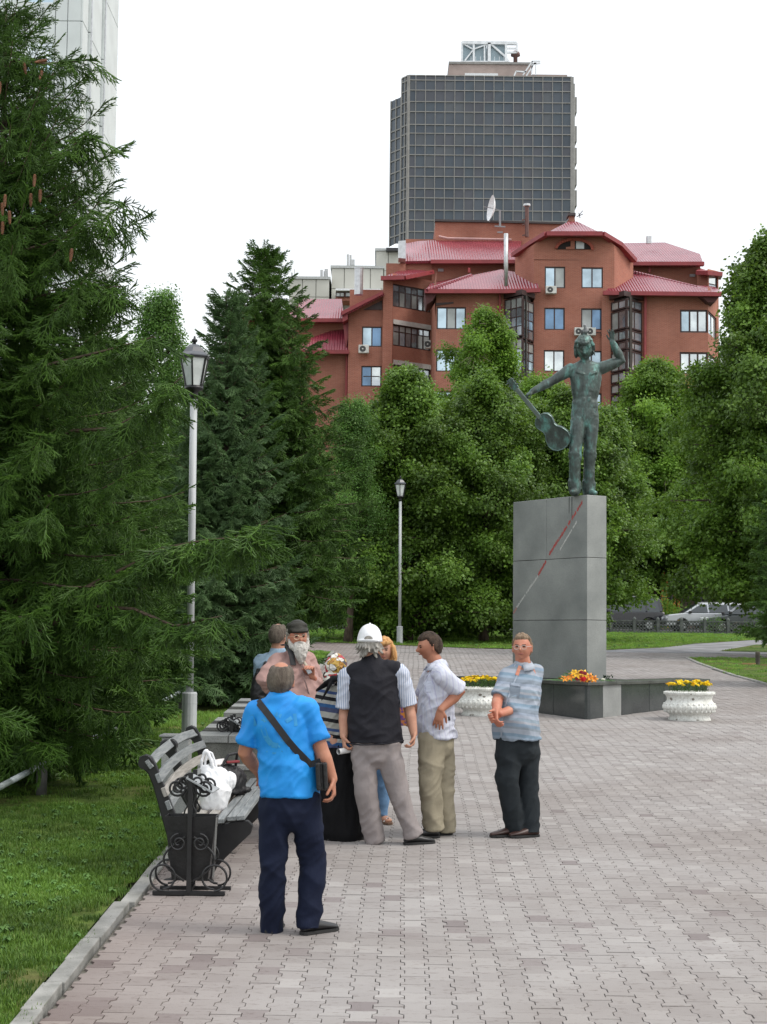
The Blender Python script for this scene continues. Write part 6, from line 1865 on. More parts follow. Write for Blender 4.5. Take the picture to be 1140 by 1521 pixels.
def statue():
  Y = 28.55; s = 1.5
  t = thing('statue', 'green bronze statue of a shirtless man, one hand raised, the other gripping a guitar', 'statue', (at(866, 735, Y).x, Y, ZP))
  def J(px, py, dy=0): return at(px, py, Y + dy)
  S_ = Vector((1, 0.05, 0))
  mb = MB()
  ft = ZP
  # legs in jeans
  P = J(869, 618); hL, hR = J(859.5, 624, -.02), J(878.5, 624, .02)
  kL, kR = J(854.5, 674, -.12), J(876.5, 672, .02)
  aL, aR = J(854, 724, -.02), J(874.5, 722, .12)
  aL.z = ZP + .12; aR.z = ZP + .12
  mb.blob([P + Vector((0, 0, .16)), P, P + Vector((0, 0, -.10))], [(.225, .155), (.245, .165), (.225, .155)], 28, side=[S_] * 3)
  for h, k, a in ((hL, kL, aL), (hR, kR, aR)):
    mb.blob([h, h.lerp(k, .3), h.lerp(k, .7), k, k.lerp(a, .35), k.lerp(a, .8), a + Vector((0, 0, -.03))], [(.135, .145), (.13, .145), (.118, .13), (.105, .118), (.10, .115), (.098, .11), (.108, .12)], 20, side=[S_] * 7)
    # folds at knee and ankle
    for q, r_ in ((.02, .112), (.10, .108), (.82, .106), (.9, .112), (.97, .108)):
      c = k.lerp(a, q); mb.blob([c + Vector((-.05, -.02, .012)), c + Vector((.05, -.02, -.015))], [(.075, .07)] * 2, 12)
  for a, yaw in ((aL, -14), (aR, 22)):
    f = Vector((math.sin(R(yaw)), -math.cos(R(yaw)), 0)); b = Vector((a.x, a.y, ZP))
    mb.blob([b + f * -.06 + Vector((0, 0, .065)), b + f * .08 + Vector((0, 0, .06)), b + f * .22 + Vector((0, 0, .045))], [(.062, .062), (.066, .055), (.058, .04)], 14, side=[Vector((f.y, -f.x, 0))] * 3)
  # belt
  Wst = J(869.5, 601); mb.blob([Wst + Vector((0, 0, .03)), Wst + Vector((0, 0, -.05))], [(.232, .16)] * 2, 28, side=[S_] * 2)
  # torso
  C1 = J(870, 582); C2 = J(870.5, 560); C3 = J(871, 548); Nk = J(870, 541, -.01); Hd = J(868.5, 518, -.10)
  mb.blob([Wst, J(869.5, 592), C1, C2, C3 + Vector((0, 0, .02))], [(.215, .145), (.218, .15), (.245, .165), (.282, .175), (.25, .14)], 28, side=[S_] * 5)
  # chest and back muscles
  for sx in (-1, 1):
    mb.blob([C2 + Vector((sx * .055, -.125, .02)), C2 + Vector((sx * .155, -.10, .06))], [(.065, .036), (.06, .036)], 14)
    for k in range(3):
      c = C1 + Vector((sx * .045, -.138, .02 - .085 * k)); mb.blob([c + Vector((0, 0, .02)), c + Vector((0, 0, -.02))], [(.040, .026)] * 2, 10)
    for k in range(4):
      c = C1 + Vector((sx * (.17 - .012 * k), -.075, .10 - .055 * k)); mb.blob([c + Vector((-sx * .05, -.03, -.01)), c + Vector((sx * .04, .03, .03))], [(.024, .024)] * 2, 8)
  shL, shR = J(848, 549, .0), J(893, 547, .02)
  mb.blob([shL + Vector((.02, 0, 0)), C3 + Vector((0, 0, .04)), shR + Vector((-.02, 0, 0))], [(.095, .095), (.12, .11), (.095, .095)], 16)
  mb.blob([C3 + Vector((0, .02, .06)), Nk, Hd + Vector((0, .05, -.08))], [(.12, .10), (.082, .085), (.08, .085)], 16)
  # arms
  eL, wL = J(821.5, 565.5, -.05), J(791, 581.5, -.14)
  eR, wR = J(923.5, 535.5, .02), J(910, 508, -.06)
  mb.blob([shL, shL.lerp(eL, .25), shL.lerp(eL, .6), eL, eL.lerp(wL, .3), wL], [.112, .105, .092, .076, .084, .050], 16)
  mb.blob([shR, shR.lerp(eR, .3), shR.lerp(eR, .65), eR, eR.lerp(wR, .35), wR], [.112, .105, .096, .080, .082, .050], 16)
  for (a, b_, r_) in ((shL, eL, .03), (shR, eR, .03)):
    c = a.lerp(b_, .45); mb.blob([c + Vector((0, -.05, .02)), a.lerp(b_, .6) + Vector((0, -.05, .02))], [.045, .04], 10)
  hand_mb(mb, wL, (J(783, 586.5, -.16) - wL), (0, .2, -1), 1, curl=1.25, s=1.35, spread=.05)
  hand_mb(mb, wR, (J(908, 484, -.10) - wR), (-.75, -.65, 0), -1, curl=.22, s=1.45, spread=.25, point=None)
  # head bowed
  Rm = head_rot(-6, 26, 4)
  v_, f_ = head_surface(Hd, Rm, s * 1.16); mb.add(v_, f_)
  for sx in (-1, 1):
    e_ = Hd + Rm @ Vector((sx * .118, -.005, -.01)); mb.blob([e_ + Vector((0, 0, .04)), e_ + Vector((0, 0, -.04))], [(.02, .03)] * 2, 8)
  me = remesh(mb, .0115, 5, wrinkle(3, .0035, 5, 2.6))
  mesh_thing('figure', me, BRZ, t)
  # shaggy hair
  mh = MB(); v_, f_ = head_surface(Hd, Rm, s * 1.16, hair_off(.030, .42, -.85, side=-.55, rough=.016)); mh.add(v_, f_)
  rr = random.Random(8)
  for k in range(70):
    a = rr.uniform(0, 2 * PI); z = rr.uniform(-.5, .95); q = math.sqrt(max(0, 1 - z * z)); x, y = math.cos(a) * q, math.sin(a) * q
    if y > .25 and z < .45: continue
    b_ = Hd + Rm @ Vector((x * .105 * s, y * .125 * s, z * .145 * s)); dn = Rm @ Vector((x * .3, y * .3, -.8))
    mh.blob([b_, b_ + dn * .05, b_ + dn * .10], [(.022, .014), (.018, .012), (.006, .005)], 6)
  me = remesh(mh, .012, 2); mesh_thing('hair', me, BRZ, t)
  for sx in (-1, 1):
    MB().sphere((0, 0, 0), (.02, .012, .009), 8, 6, rot=Rm).xf(Matrix.Translation(Hd + Rm @ Vector((sx * .031 * s, .088 * s, .012 * s)))).build('eye', BRZ, t, smooth=True)
  # pockets, fly and belt loops on the jeans
  for (x0, y0, x1, y1) in ((852, 607, 858, 612), (882, 607, 887, 612)):
    MB().tube([J(x0, y0, -.17), J((x0 + x1) / 2, y1 + 1, -.20), J(x1, y1 - 4, -.2)], .008, 6).build('pocket', BRZ, t)
  MB().tube([J(868, 606, -.2), J(867.5, 622, -.2)], .009, 6).build('fly', BRZ, t)
  # guitar
  gt = MB()
  ax0 = J(757, 563, -.20); ax1 = J(841, 664, -.06)
  ax = (ax1 - ax0); GL_ = ax.length; ax.normalize()
  nf = Vector((-.62, -.70, .22)); nf = (nf - ax * nf.dot(ax)).normalized(); sdv = ax.cross(nf).normalized()
  prof = [(0, .03), (.02, .10), (.07, .165), (.14, .185), (.21, .165), (.27, .138), (.33, .150), (.42, .215), (.52, .245), (.61, .225), (.68, .15), (.71, .05)]
  b0 = ax0 + ax * (GL_ - .72)
  outl = [b0 + ax * u_ + sdv * w_ * .88 for u_, w_ in prof] + [b0 + ax * u_ - sdv * w_ * .88 for u_, w_ in reversed(prof)]
  gb = MB().prism([p + nf * .055 for p in outl], -nf * .11).build('guitar_body', BRZ, t, bevel=.012); fix_normals(gb)
  rim = MB(); rim.tube([p + nf * .057 for p in outl + outl[:1]], .012, 6, cap=False); rim.build('guitar_edge', M('bronze_bright_edge', (.11, .17, .155), .35, metal=.5), t)
  nk = b0 + ax * .03
  MB().bar(ax0 + ax * .20 + nf * .05, nk + ax * .12 + nf * .06, .075, .045, nf).build('guitar_neck', BRZ, t, bevel=.008)
  MB().bar(ax0 + ax * .20 + nf * .078, nk + ax * .01 + nf * .082, .06, .012, nf).build('fretboard', M('bronze_worn', (.20, .25, .235), .35, metal=.5), t)
  MB().bar(ax0 + nf * .03, ax0 + ax * .21 + nf * .05, .115, .035, nf).build('guitar_headstock', BRZ, t, bevel=.008)
  for k in range(3):
    for sx in (-1, 1):
      c = ax0 + ax * (.04 + .055 * k) + nf * .05
      MB().bar(c + sdv * sx * .04, c + sdv * sx * .085, .018, .018).build('tuning_peg', BRZ, t)
  return Hd, Rm
SH, SHR = statue()
# bird on the head
def pigeon(px, py, Y):
  p = at(px, py, Y)
  t = thing('pigeon', 'grey pigeon perched on top of the bronze head', 'pigeon', tuple(p))
  gm = M('pigeon_grey', (.17, .18, .185), .6, col2=(.30, .31, .32), scale=22); dk = M('pigeon_dark', (.06, .06, .065), .6)
  mb = MB()
  mb.blob([p + Vector((-.02, .05, .05)), p + Vector((0, 0, .075)), p + Vector((.02, -.06, .10)), p + Vector((.0, -.085, .15)), p + Vector((-.01, -.10, .175))], [(.03, .02), (.055, .052), (.05, .052), (.026, .026), (.026, .026)], 14)
  mb.blob([p + Vector((-.02, .05, .055)), p + Vector((-.05, .16, .02))], [(.03, .015), (.035, .008)], 10)
  me = remesh(mb, .007, 2); mesh_thing('body', me, gm, t)
  for sx in (-1, 1):
    MB().blob([p + Vector((sx * .045, -.03, .09)), p + Vector((sx * .045, .05, .06)), p + Vector((sx * .02, .13, .03))], [(.012, .03), (.012, .03), (.006, .01)], 8).build('wing', dk, t, smooth=True)
    MB().tube([p + Vector((sx * .02, 0, .04)), p + Vector((sx * .02, -.01, -.005))], .005, 6).build('leg', M('pigeon_leg', (.4, .12, .1), .6), t)
  MB().tube([p + Vector((-.01, -.115, .175)), p + Vector((-.012, -.145, .168))], [.007, .001], 6).build('beak', dk, t)
pigeon(868.5, 499.5, 28.42)

# ------------------------------------------------------------------ street lamps
BLK = M('black_cast_iron', (0.012, 0.012, 0.013), .38, var=.3, scale=12, spec=.5)
def lamp_parts(t, h_pole=4.72, base_h=.62):
  pm = M('grey_pole_paint', (.36, .38, .39), .55, col2=(.50, .52, .53), scale=7, stretch=(1, 1, .2), bump=.25)
  fr = M('frosted_pane', (.62, .66, .64), .45, spec=.4)
  rf = M('lamp_roof', (.05, .055, .065), .28, spec=.8)
  k = dict(world=False)
  MB().lathe([(.105, -.1), (.105, base_h - .02), (.095, base_h)], 16).build('pole_base', pm, t, smooth=False, **k)
  MB().lathe([(.053, base_h), (.05, h_pole)], 14).build('pole', pm, t, smooth=True, **k)
  for z in (base_h * .75, base_h * .5): MB().lathe([(.108, z), (.108, z + .012)], 16).build('band', pm, t, **k)
  z0 = h_pole
  MB().lathe([(.058, z0 - .02), (.062, z0 + .03), (.058, z0 + .06), (.07, z0 + .09), (.13, z0 + .11), (.135, z0 + .155)], 12).build('collar', BLK, t, smooth=True, **k)
  zb, zt = z0 + .15, z0 + .56; rb, rt = .120, .205
  n = 6
  for i in range(n):
    a0, a1 = 2 * PI * i / n + .2, 2 * PI * (i + 1) / n + .2
    c = lambda r, a, z: Vector((r * math.cos(a), r * math.sin(a), z))
    MB().bar(c(rb, a0, zb), c(rt, a0, zt), .022, .022).build('lantern_bar', BLK, t, **k)
    g_ = .97
    q = [c(rb * g_, a0, zb), c(rb * g_, a1, zb), c(rt * g_, a1, zt), c(rt * g_, a0, zt)]
    m_ = sum(q, Vector()) / 4; q = [m_ + (p - m_) * .96 for p in q]
    MB().prism(q, -(m_ - Vector((0, 0, m_.z))).normalized() * .006).build('pane', fr, t, **k)
    MB().bar(c(rb, a0, zb + .005), c(rb, a1, zb + .005), .02, .02).build('lantern_rail', BLK, t, **k)
    MB().bar(c(rt, a0, zt), c(rt, a1, zt), .024, .03).build('lantern_rail', BLK, t, **k)
  MB().lathe([(.235, zt + .01), (.235, zt + .025), (.17, zt + .075), (.115, zt + .145), (.07, zt + .185), (.03, zt + .195)], 6, a0=.2).build('lamp_roof', rf, t, **k)
  MB().lathe([(.022, zt + .19), (.022, zt + .22), (.04, zt + .235), (.042, zt + .26), (.018, zt + .275), (.012, zt + .31)], 10).build('finial', BLK, t, smooth=True, **k)
def lamp(px, py, label, hp=4.72):
  p = gnd(px, py)
  t = thing('street_lamp', label, 'street lamp', (p.x, p.y, g(p.y)), rotz=random.uniform(0, 1), group='lantern lamp posts in the park')
  lamp_parts(t, hp)
  t.rotation_euler[1] = R(-.3)
  return t
lamp(281, 1095, 'nearest lantern lamp post, half hidden by spruce boughs, behind the slatted bench')
lamp(594, 957, 'distant lantern lamp post standing alone in front of the lindens', 4.95)
lamp(388, 972, 'lantern lamp post almost swallowed by the tall green spruce', 4.85)

# ------------------------------------------------------------------ slatted bench
def bench():
  Yn, Yf = 12.15, 14.55
  xb = lambda Y: kerb_x(Y)            # paving edge
  X0 = at(265, 1301, 12.2).x          # rear foot
  t = thing('park_bench', 'long park bench with grey slats and black cast side frames, plastic bags on its seat', 'bench', (at(300, 1301, 13).x, (Yn + Yf) / 2, g((Yn + Yf) / 2)))
  slat = M('grey_slat', (.15, .165, .17), .6, col2=(.26, .275, .275), scale=8, stretch=(8, .4, 8), bump=.4, bscale=40)
  worn = M('worn_slat', (.25, .235, .21), .75, col2=(.38, .36, .33), scale=9, stretch=(8, .4, 8), bump=.5)
  ddx = (kerb_x(Yf) - kerb_x(Yn))
  def P(x, Y, z):       # x measured from the rear top corner line, z above ground
    return Vector((at(219, 1137, 12.2).x + x + (Y - 12.2) * .022, Y, g(Y) + z))
  # profile in the x-z plane: back scroll at x=0, seat front at x=.74
  bk = [(.015, .82), (.085, .70), (.135, .60), (.165, .51)]
  st = [(.27, .435), (.36, .415), (.455, .415), (.55, .43), (.635, .45), (.70, .455)]
  for k, (x, z) in enumerate([(.03, .835), (.10, .735), (.145, .635), (.175, .54)]):
    ang = -1.15
    mb = MB(); up = Vector((math.cos(.42), 0, math.sin(.42)))
    a, m_, b = P(x, Yn - .05, z), P(x - .03, (Yn + Yf) / 2, z + .03), P(x, Yf + .05, z)
    seg = [a, a.lerp(m_, .5) + Vector((-.008, 0, .008)), m_, m_.lerp(b, .5) + Vector((-.008, 0, .008)), b]
    for q in range(4): pass
    up = Vector((.92, 0, .38))
    vs = []
    for p in seg:
      s_ = Vector((.38, 0, -.92)) if k else Vector((.6, 0, -.8))
      n_ = Vector((-s_.z, 0, s_.x))
      for (aa, bb) in ((-1, -1), (1, -1), (1, 1), (-1, 1)): vs.append(p + s_ * aa * .034 + n_ * bb * .017)
    fs = [(i * 4 + j, i * 4 + (j + 1) % 4, (i + 1) * 4 + (j + 1) % 4, (i + 1) * 4 + j) for i in range(4) for j in range(4)] + [(3, 2, 1, 0), (16, 17, 18, 19)]
    o = MB().add(vs, fs).build('back_slat', slat if k != 2 else worn, t, bevel=.004); fix_normals(o)
  for k, (x, z) in enumerate(st):
    s_ = Vector((1, 0, .08 if k > 2 else -.1)).normalized(); n_ = Vector((-s_.z, 0, s_.x))
    vs = []
    for p in (P(x, Yn - .05, z), P(x, (Yn + Yf) / 2, z), P(x, Yf + .05, z)):
      for (aa, bb) in ((-1, -1), (1, -1), (1, 1), (-1, 1)): vs.append(p + s_ * aa * .031 + n_ * bb * .016)
    fs = [(i * 4 + j, i * 4 + (j + 1) % 4, (i + 1) * 4 + (j + 1) % 4, (i + 1) * 4 + j) for i in range(2) for j in range(4)] + [(3, 2, 1, 0), (8, 9, 10, 11)]
    o = MB().add(vs, fs).build('seat_slat', worn if k in (0, 1, 2) else slat, t, bevel=.004); fix_normals(o)
  def frame(Y):
    w_ = .055
    prof = [(-.055, .845), (-.045, .885), (0, .905), (.045, .88), (.075, .83), (.115, .73), (.165, .62), (.20, .53), (.235, .455), (.30, .40), (.42, .385), (.55, .40), (.68, .43), (.755, .435), (.79, .40), (.775, .34), (.70, .27), (.60, .17), (.53, .09), (.50, .03),
        (.50, .0), (.66, -.005), (.66, -.03), (.14, -.03), (.14, 0), (.22, .02), (.235, .10), (.20, .22), (.16, .33), (.12, .46), (.085, .58), (.055, .68), (.02, .76), (-.02, .80)]
    mid = abs(Y - (Yn + Yf) / 2) < .1
    pts = [P(x - (.035 if mid and z > .45 else 0), Y, z + (-.005 if mid and z > .45 else 0)) for x, z in prof]
    o = MB().prism([p - Vector((0, w_ / 2, 0)) for p in pts], (0, w_, 0)).build('side_frame', BLK, t, bevel=.008); fix_normals(o)
    o2 = MB().tube([P(.0, Y - .045, .845), P(.0, Y + .045, .845)], .052, 16).build('scroll', BLK, t)
  for Y in (Yn, (Yn + Yf) / 2, Yf): frame(Y)
  return P, Yn, Yf
BP, BYn, BYf = bench()

def plastic_bag():
  c = BP(.36, 12.85, .46)
  t = thing('plastic_bag', 'white crumpled plastic carrier bag with upright loop handles on the slatted bench', 'plastic bag', tuple(c))
  m = M('white_plastic', (.74, .75, .77), .35, col2=(.84, .85, .86), scale=5, bump=.5, bscale=14)
  def J(px, py, dy=0): return at(px, py, 12.75 + dy)
  mb = MB()
  mb.blob([J(318, 1192), J(320, 1172), J(323, 1155, .02)], [(.10, .09), (.13, .11), (.095, .08)], 18, side=[Vector((1, 0, 0))] * 3)
  mb.blob([J(322, 1166), J(340, 1160, .02)], [(.08, .08), (.06, .07)], 12)
  mb.blob([J(300, 1178, .02), J(312, 1160)], [(.05, .06), (.07, .07)], 12)
  mb.blob([J(311, 1160), J(307, 1146), J(305, 1138)], [(.06, .035), (.045, .02), (.035, .012)], 12, side=[Vector((1, 0, 0))] * 3)
  hp = [J(299.5, 1142), J(300, 1130), J(303, 1120), J(306.5, 1116), J(310, 1118), J(313.5, 1128), J(317, 1140)]
  for a, b in zip(hp[:-1], hp[1:]): mb.blob([a, b], [(.013, .010)] * 2, 8)
  def crump(co):
    r = np.empty(len(co))
    for i, (x, y, z) in enumerate(co):
      v = noise.noise(Vector((x * 9, y * 9, z * 5))); v2 = noise.noise(Vector((x * 24, y * 24, z * 12 + 4)))
      r[i] = .007 * (1 - abs(v) * 3) + .004 * (1 - abs(v2) * 3)
    return r
  mesh_thing('bag', remesh(mb, .0065, 2, crump), m, t)
  hp2 = [p + Vector((.02, .07, -.01)) for p in hp]
  MB().tube(hp2, .009, 6).build('handle', m, t)
  # dark holdall next to it
  c = BP(.45, 13.35, .46)
  t2 = thing('holdall', 'black soft holdall with red and white things on top, beside the white bag', 'bag', tuple(c))
  bm_ = M('black_nylon', (.012, .012, .014), .55, bump=.5, bscale=18)
  mb = MB(); mb.blob([c + Vector((-.10, -.14, .10)), c + Vector((-.02, 0, .12)), c + Vector((.02, .20, .10))], [(.13, .11), (.16, .13), (.13, .11)], 18, side=[Vector((1, 0, 0))] * 3)
  mb.blob([c + Vector((-.12, -.18, .03)), c + Vector((.06, .2, .03))], [(.15, .04)] * 2, 14, side=[Vector((1, 0, 0))] * 2)
  mesh_thing('bag', remesh(mb, .011, 2, wrinkle(5, .012, 9, 6)), bm_, t2)
  MB().tube([c + Vector((-.05, -.1, .2)), c + Vector((.02, -.06, .32)), c + Vector((.08, .05, .33)), c + Vector((.06, .14, .22))], .012, 6).build('handle', bm_, t2)
  t3 = thing('folded_papers', 'crumpled white paper and red wallet lying on the black holdall', 'papers', tuple(c + Vector((-.03, -.05, .25))))
  mb = MB(); mb.blob([c + Vector((-.10, -.08, .25)), c + Vector((-.02, -.04, .265))], [(.05, .02), (.04, .02)], 10)
  mesh_thing('paper', remesh(mb, .008, 1, wrinkle(9, .006, 25, 15)), M('paper_white', (.7, .66, .64), .7), t3)
  MB().bar(c + Vector((.0, -.06, .262)), c + Vector((.10, -.02, .268)), .06, .018).build('wallet', M('dark_red_leather', (.20, .02, .025), .5), t3, bevel=.005)
plastic_bag()

# ------------------------------------------------------------------ litter bins with scrollwork
def scroll(mb, c, r0, turns, sgn, a0, n=26, rad=.008, yv=0.0, shrink=.75):
  pts = []
  for i in range(n + 1):
    f = i / n; a = a0 + sgn * turns * 2 * PI * f; r = r0 * (1 - shrink * f)
    pts.append(Vector((c[0] + r * math.cos(a), c[1], c[2] + r * math.sin(a))))
  mb.tube(pts, rad, 6)
def bin_(px, py, label):
  p = gnd(px, py)
  t = thing('litter_bin', label, 'litter bin', (p.x, p.y + .09, g(p.y + .09)), rotz=0, group='wrought iron litter bins by the bench')
  iron = BLK; tin = M('black_tin', (.010, .010, .011), .42, var=.3, scale=10, bump=.2)
  k = dict(world=False)
  for y, dx in ((-.10, 0), (.13, .02)): MB().box(-.25 + dx, .25 + dx, y - .018, y + .018, 0, .028).build('base_bar', iron, t, bevel=.003, **k)
  MB().box(-.02, .02, -.10, .13, .0285, .05).build('base_bar', iron, t, **k)
  for y in (-.12, .15):
    MB().box(-.016, .016, y - .010, y + .010, .02, .84).build('post', iron, t, bevel=.002, **k)
    for sx in (-1, 1):
      mb = MB(); scroll(mb, (sx * .175, y - .014, .125), .092, 1.0, sx, -PI / 2 if True else 0, shrink=.15); mb.build('scroll', iron, t, **k)
      mb = MB(); mb.tube([Vector((sx * (.03 + .145 * math.sin(f * PI)), y - .012, .10 + .30 * f)) for f in [i / 12 for i in range(13)]], .008, 6); mb.build('scroll', iron, t, **k)
      mb = MB(); scroll(mb, (sx * .075, y - .014, .36), .062, 1.6, -sx, PI / 2, shrink=.8); mb.build('scroll', iron, t, **k)
      mb = MB(); scroll(mb, (sx * .095, y, .735), .062, 1.9, sx, PI if sx > 0 else 0, shrink=.8); mb.build('scroll', iron, t, **k)
      mb = MB(); scroll(mb, (sx * .05, y, .775), .045, 1.2, -sx, 0 if sx > 0 else PI, shrink=.5); mb.build('scroll', iron, t, **k)
      mb = MB(); mb.tube([Vector((sx * (.028 + .012 * math.sin(i * 1.25)), y, .54 + .022 * i)) for i in range(12)], .006, 6); mb.build('wavy_bar', iron, t, **k)
  # tapered box, open on top
  zb, zt = .10, .535
  def ring(w_, d, z): return [(-w_, -d + .015, z), (w_, -d + .015, z), (w_, d + .015, z), (-w_, d + .015, z)]
  o1, o2, i2, i1 = ring(.125, .075, zb), ring(.178, .105, zt), ring(.172, .099, zt), ring(.12, .07, zb + .02)
  vs = o1 + o2 + i2 + i1; fs = [(3, 2, 1, 0)]
  for a, b in ((0, 4), (4, 8), (8, 12)):
    for j in range(4): fs.append((a + j, a + (j + 1) % 4, b + (j + 1) % 4, b + j))
  fs.append((12, 13, 14, 15))
  MB().add(vs, fs).build('bin_box', tin, t, **k)
  MB().bar((.165, -.083, .10 + .02), (.183, -.093, .53), .012, .012).build('edge_strip', M('worn_edge', (.25, .25, .24), .4, metal=.5), t, **k)
  # little tilted roof
  MB().prism([(-.03, -.15, .80), (-.005, .18, .80), (.17, .18, .70), (.155, -.15, .70)], (0.003, 0, .010)).build('hood', M('grey_hood', (.30, .32, .33), .45, scale=8), t, **k)
  return t
bin_(281, 1330, 'near black wrought iron litter bin with scrolls and tapered box, at the bench end')
b2 = bin_(343, 1190, 'far wrought iron litter bin, only its scrolled top showing beside the granite seats')

# ------------------------------------------------------------------ granite seats (blocks with light and dark slabs)
lt = M('light_granite', (.25, .26, .255), .5, col2=(.35, .36, .35), scale=4, speck=.4, speck_scale=150, objrand=.1, bump=.15)
dk = M('black_granite', (.020, .023, .022), .95, col2=(.055, .058, .055), scale=5, speck=.5, speck_scale=90, speck_col=(.16, .16, .15), objrand=.1, spec=.05)
sidem = M('granite_side', (.12, .125, .11), .7, col2=(.19, .19, .17), scale=5, speck=.4, speck_scale=120)
def seat(Y0, Y1, label, n=5, zt=.68, w_=.82):
  xa = at(291, 1093, 16).x;
  t = thing('granite_seat', label, 'stone seat', (xa + w_ / 2, (Y0 + Y1) / 2, g((Y0 + Y1) / 2)), group='striped granite seats along the kerb')
  z0 = g(Y0)
  zT = lambda Y: g(Y0) + zt + .002 * (Y - Y0)
  MB().box(xa + .03, xa + w_ - .03, Y0 + .03, Y1 - .03, z0 - .1, z0 + zt - .07).build('base', sidem, t, bevel=.005)
  MB().box(xa + .05, xa + w_ + .02, Y0 - .14, Y0 + .028, z0 - .1, z0 + .36).build('step', sidem, t, bevel=.005)
  MB().box(xa + .04, xa + w_ + .03, Y0 - .16, Y0 + .026, z0 + .362, z0 + .41).build('step_slab', lt, t, bevel=.005)
  for k in range(n):
    a = Y0 + (Y1 - Y0) * k / n + .004; b = Y0 + (Y1 - Y0) * (k + 1) / n - .004
    j = .38 if k % 2 == 0 else .55
    for (u0, u1) in ((0, j), (j, 1)):
      zt_ = zt + random.uniform(-.002, .002); x0 = xa + w_ * u0 + .004; x1 = xa + w_ * u1 - .004
      vs = [(x, y, g(y) + zt_ + q) for q in (-.07, 0) for (x, y) in ((x0, a), (x1, a), (x1, b), (x0, b))]
      MB().add(vs, [(0, 3, 2, 1), (4, 5, 6, 7), (0, 1, 5, 4), (1, 2, 6, 5), (2, 3, 7, 6), (3, 0, 4, 7)]).build('slab', lt if k % 2 == 0 else dk, t, bevel=.004)
seat(16.0, 18.1, 'nearer striped granite seat of light and dark slabs, behind the blue-shirted man')
seat(18.75, 21.0, 'farther striped granite seat, partly hidden by the blue-shirted man')
# pale stone cube in the lawn
p = at(257, 1099, 15.2)
tb = thing('stone_block', 'small grey stone block in the lawn right behind the slatted bench', 'stone block', (p.x, 15.2, g(15.2)))
MB().box(p.x - .09, p.x + .16, 15.1, 15.35, g(15.2) - .05, p.z + .03).build('block', lt, tb, bevel=.01)
MB().box(p.x - .11, p.x + .18, 15.08, 15.37, p.z + .031, p.z + .05).build('cap', lt, tb, bevel=.005)

# ------------------------------------------------------------------ low pipe rail in the lawn
def rail():
  t = thing('pipe_rail', 'low grey pipe rail on short posts running through the lawn under the spruces', 'rail', (-3.25, 17, g(17)))
  pm = M('rail_paint', (.22, .26, .26), .5, col2=(.34, .38, .38), scale=6, bump=.3)
  pb = M('rail_post', (.06, .06, .055), .7, col2=(.12, .12, .11), scale=6)
  a = at(17, 1168, 15.4); b = at(277, 1021, 28.4)
  n = 6
  for k in range(-1, n + 4):
    p = a.lerp(b, k / n); q = a.lerp(b, (k + .97) / n)
    p.z = g(p.y) + .30; q.z = g(q.y) + .30
    MB().tube([p, q], .030, 10).build('rail_pipe', pm, t, smooth=True)
    c = a.lerp(b, (k + .62) / n)
    MB().tube([Vector((c.x, c.y, g(c.y) - .1)), Vector((c.x, c.y, g(c.y) + .28))], .055, 10).build('post', pb, t, smooth=True)
rail()

# ------------------------------------------------------------------ planters and marigolds
WHT = M('white_planter_paint', (.60, .61, .57), .7, col2=(.74, .75, .71), scale=5, bump=.4, bscale=30, fac=(.3, .5), speck=.3, speck_scale=28, speck_col=(.30, .28, .24))
CHIP = M('chipped_patch', (.22, .20, .17), .9)
STEM = leafmat('marigold_leaf', (.03, .085, .015), (.09, .19, .04), trans=.25)
def flower_mb(r, rings=3, n=9, dome=.6):
  mb = MB()
  for q in range(rings):
    rr_ = r * (1 - .28 * q); z = r * dome * .3 * q
    for k in range(n):
      a = 2 * PI * k / n + q * .4
      c, s_ = math.cos(a), math.sin(a); w_ = rr_ * .42
      mb.add([(0, 0, z), (c * rr_ * .6 - s_ * w_, s_ * rr_ * .6 + c * w_, z + r * .16), (c * rr_, s_ * rr_, z + r * .02), (c * rr_ * .6 + s_ * w_, s_ * rr_ * .6 - c * w_, z + r * .16)], [(0, 1, 2, 3)])
  mb.lathe([(r * .4, r * .15), (r * .3, r * dome * .85), (r * .08, r * dome)], 7)
  return mb
YEL = M('marigold_yellow', (.90, .66, .01), .6, col2=(.93, .76, .02), scale=40); YELO = M('marigold_orange_yellow', (.90, .56, .01), .6, col2=(.92, .66, .01), scale=40)
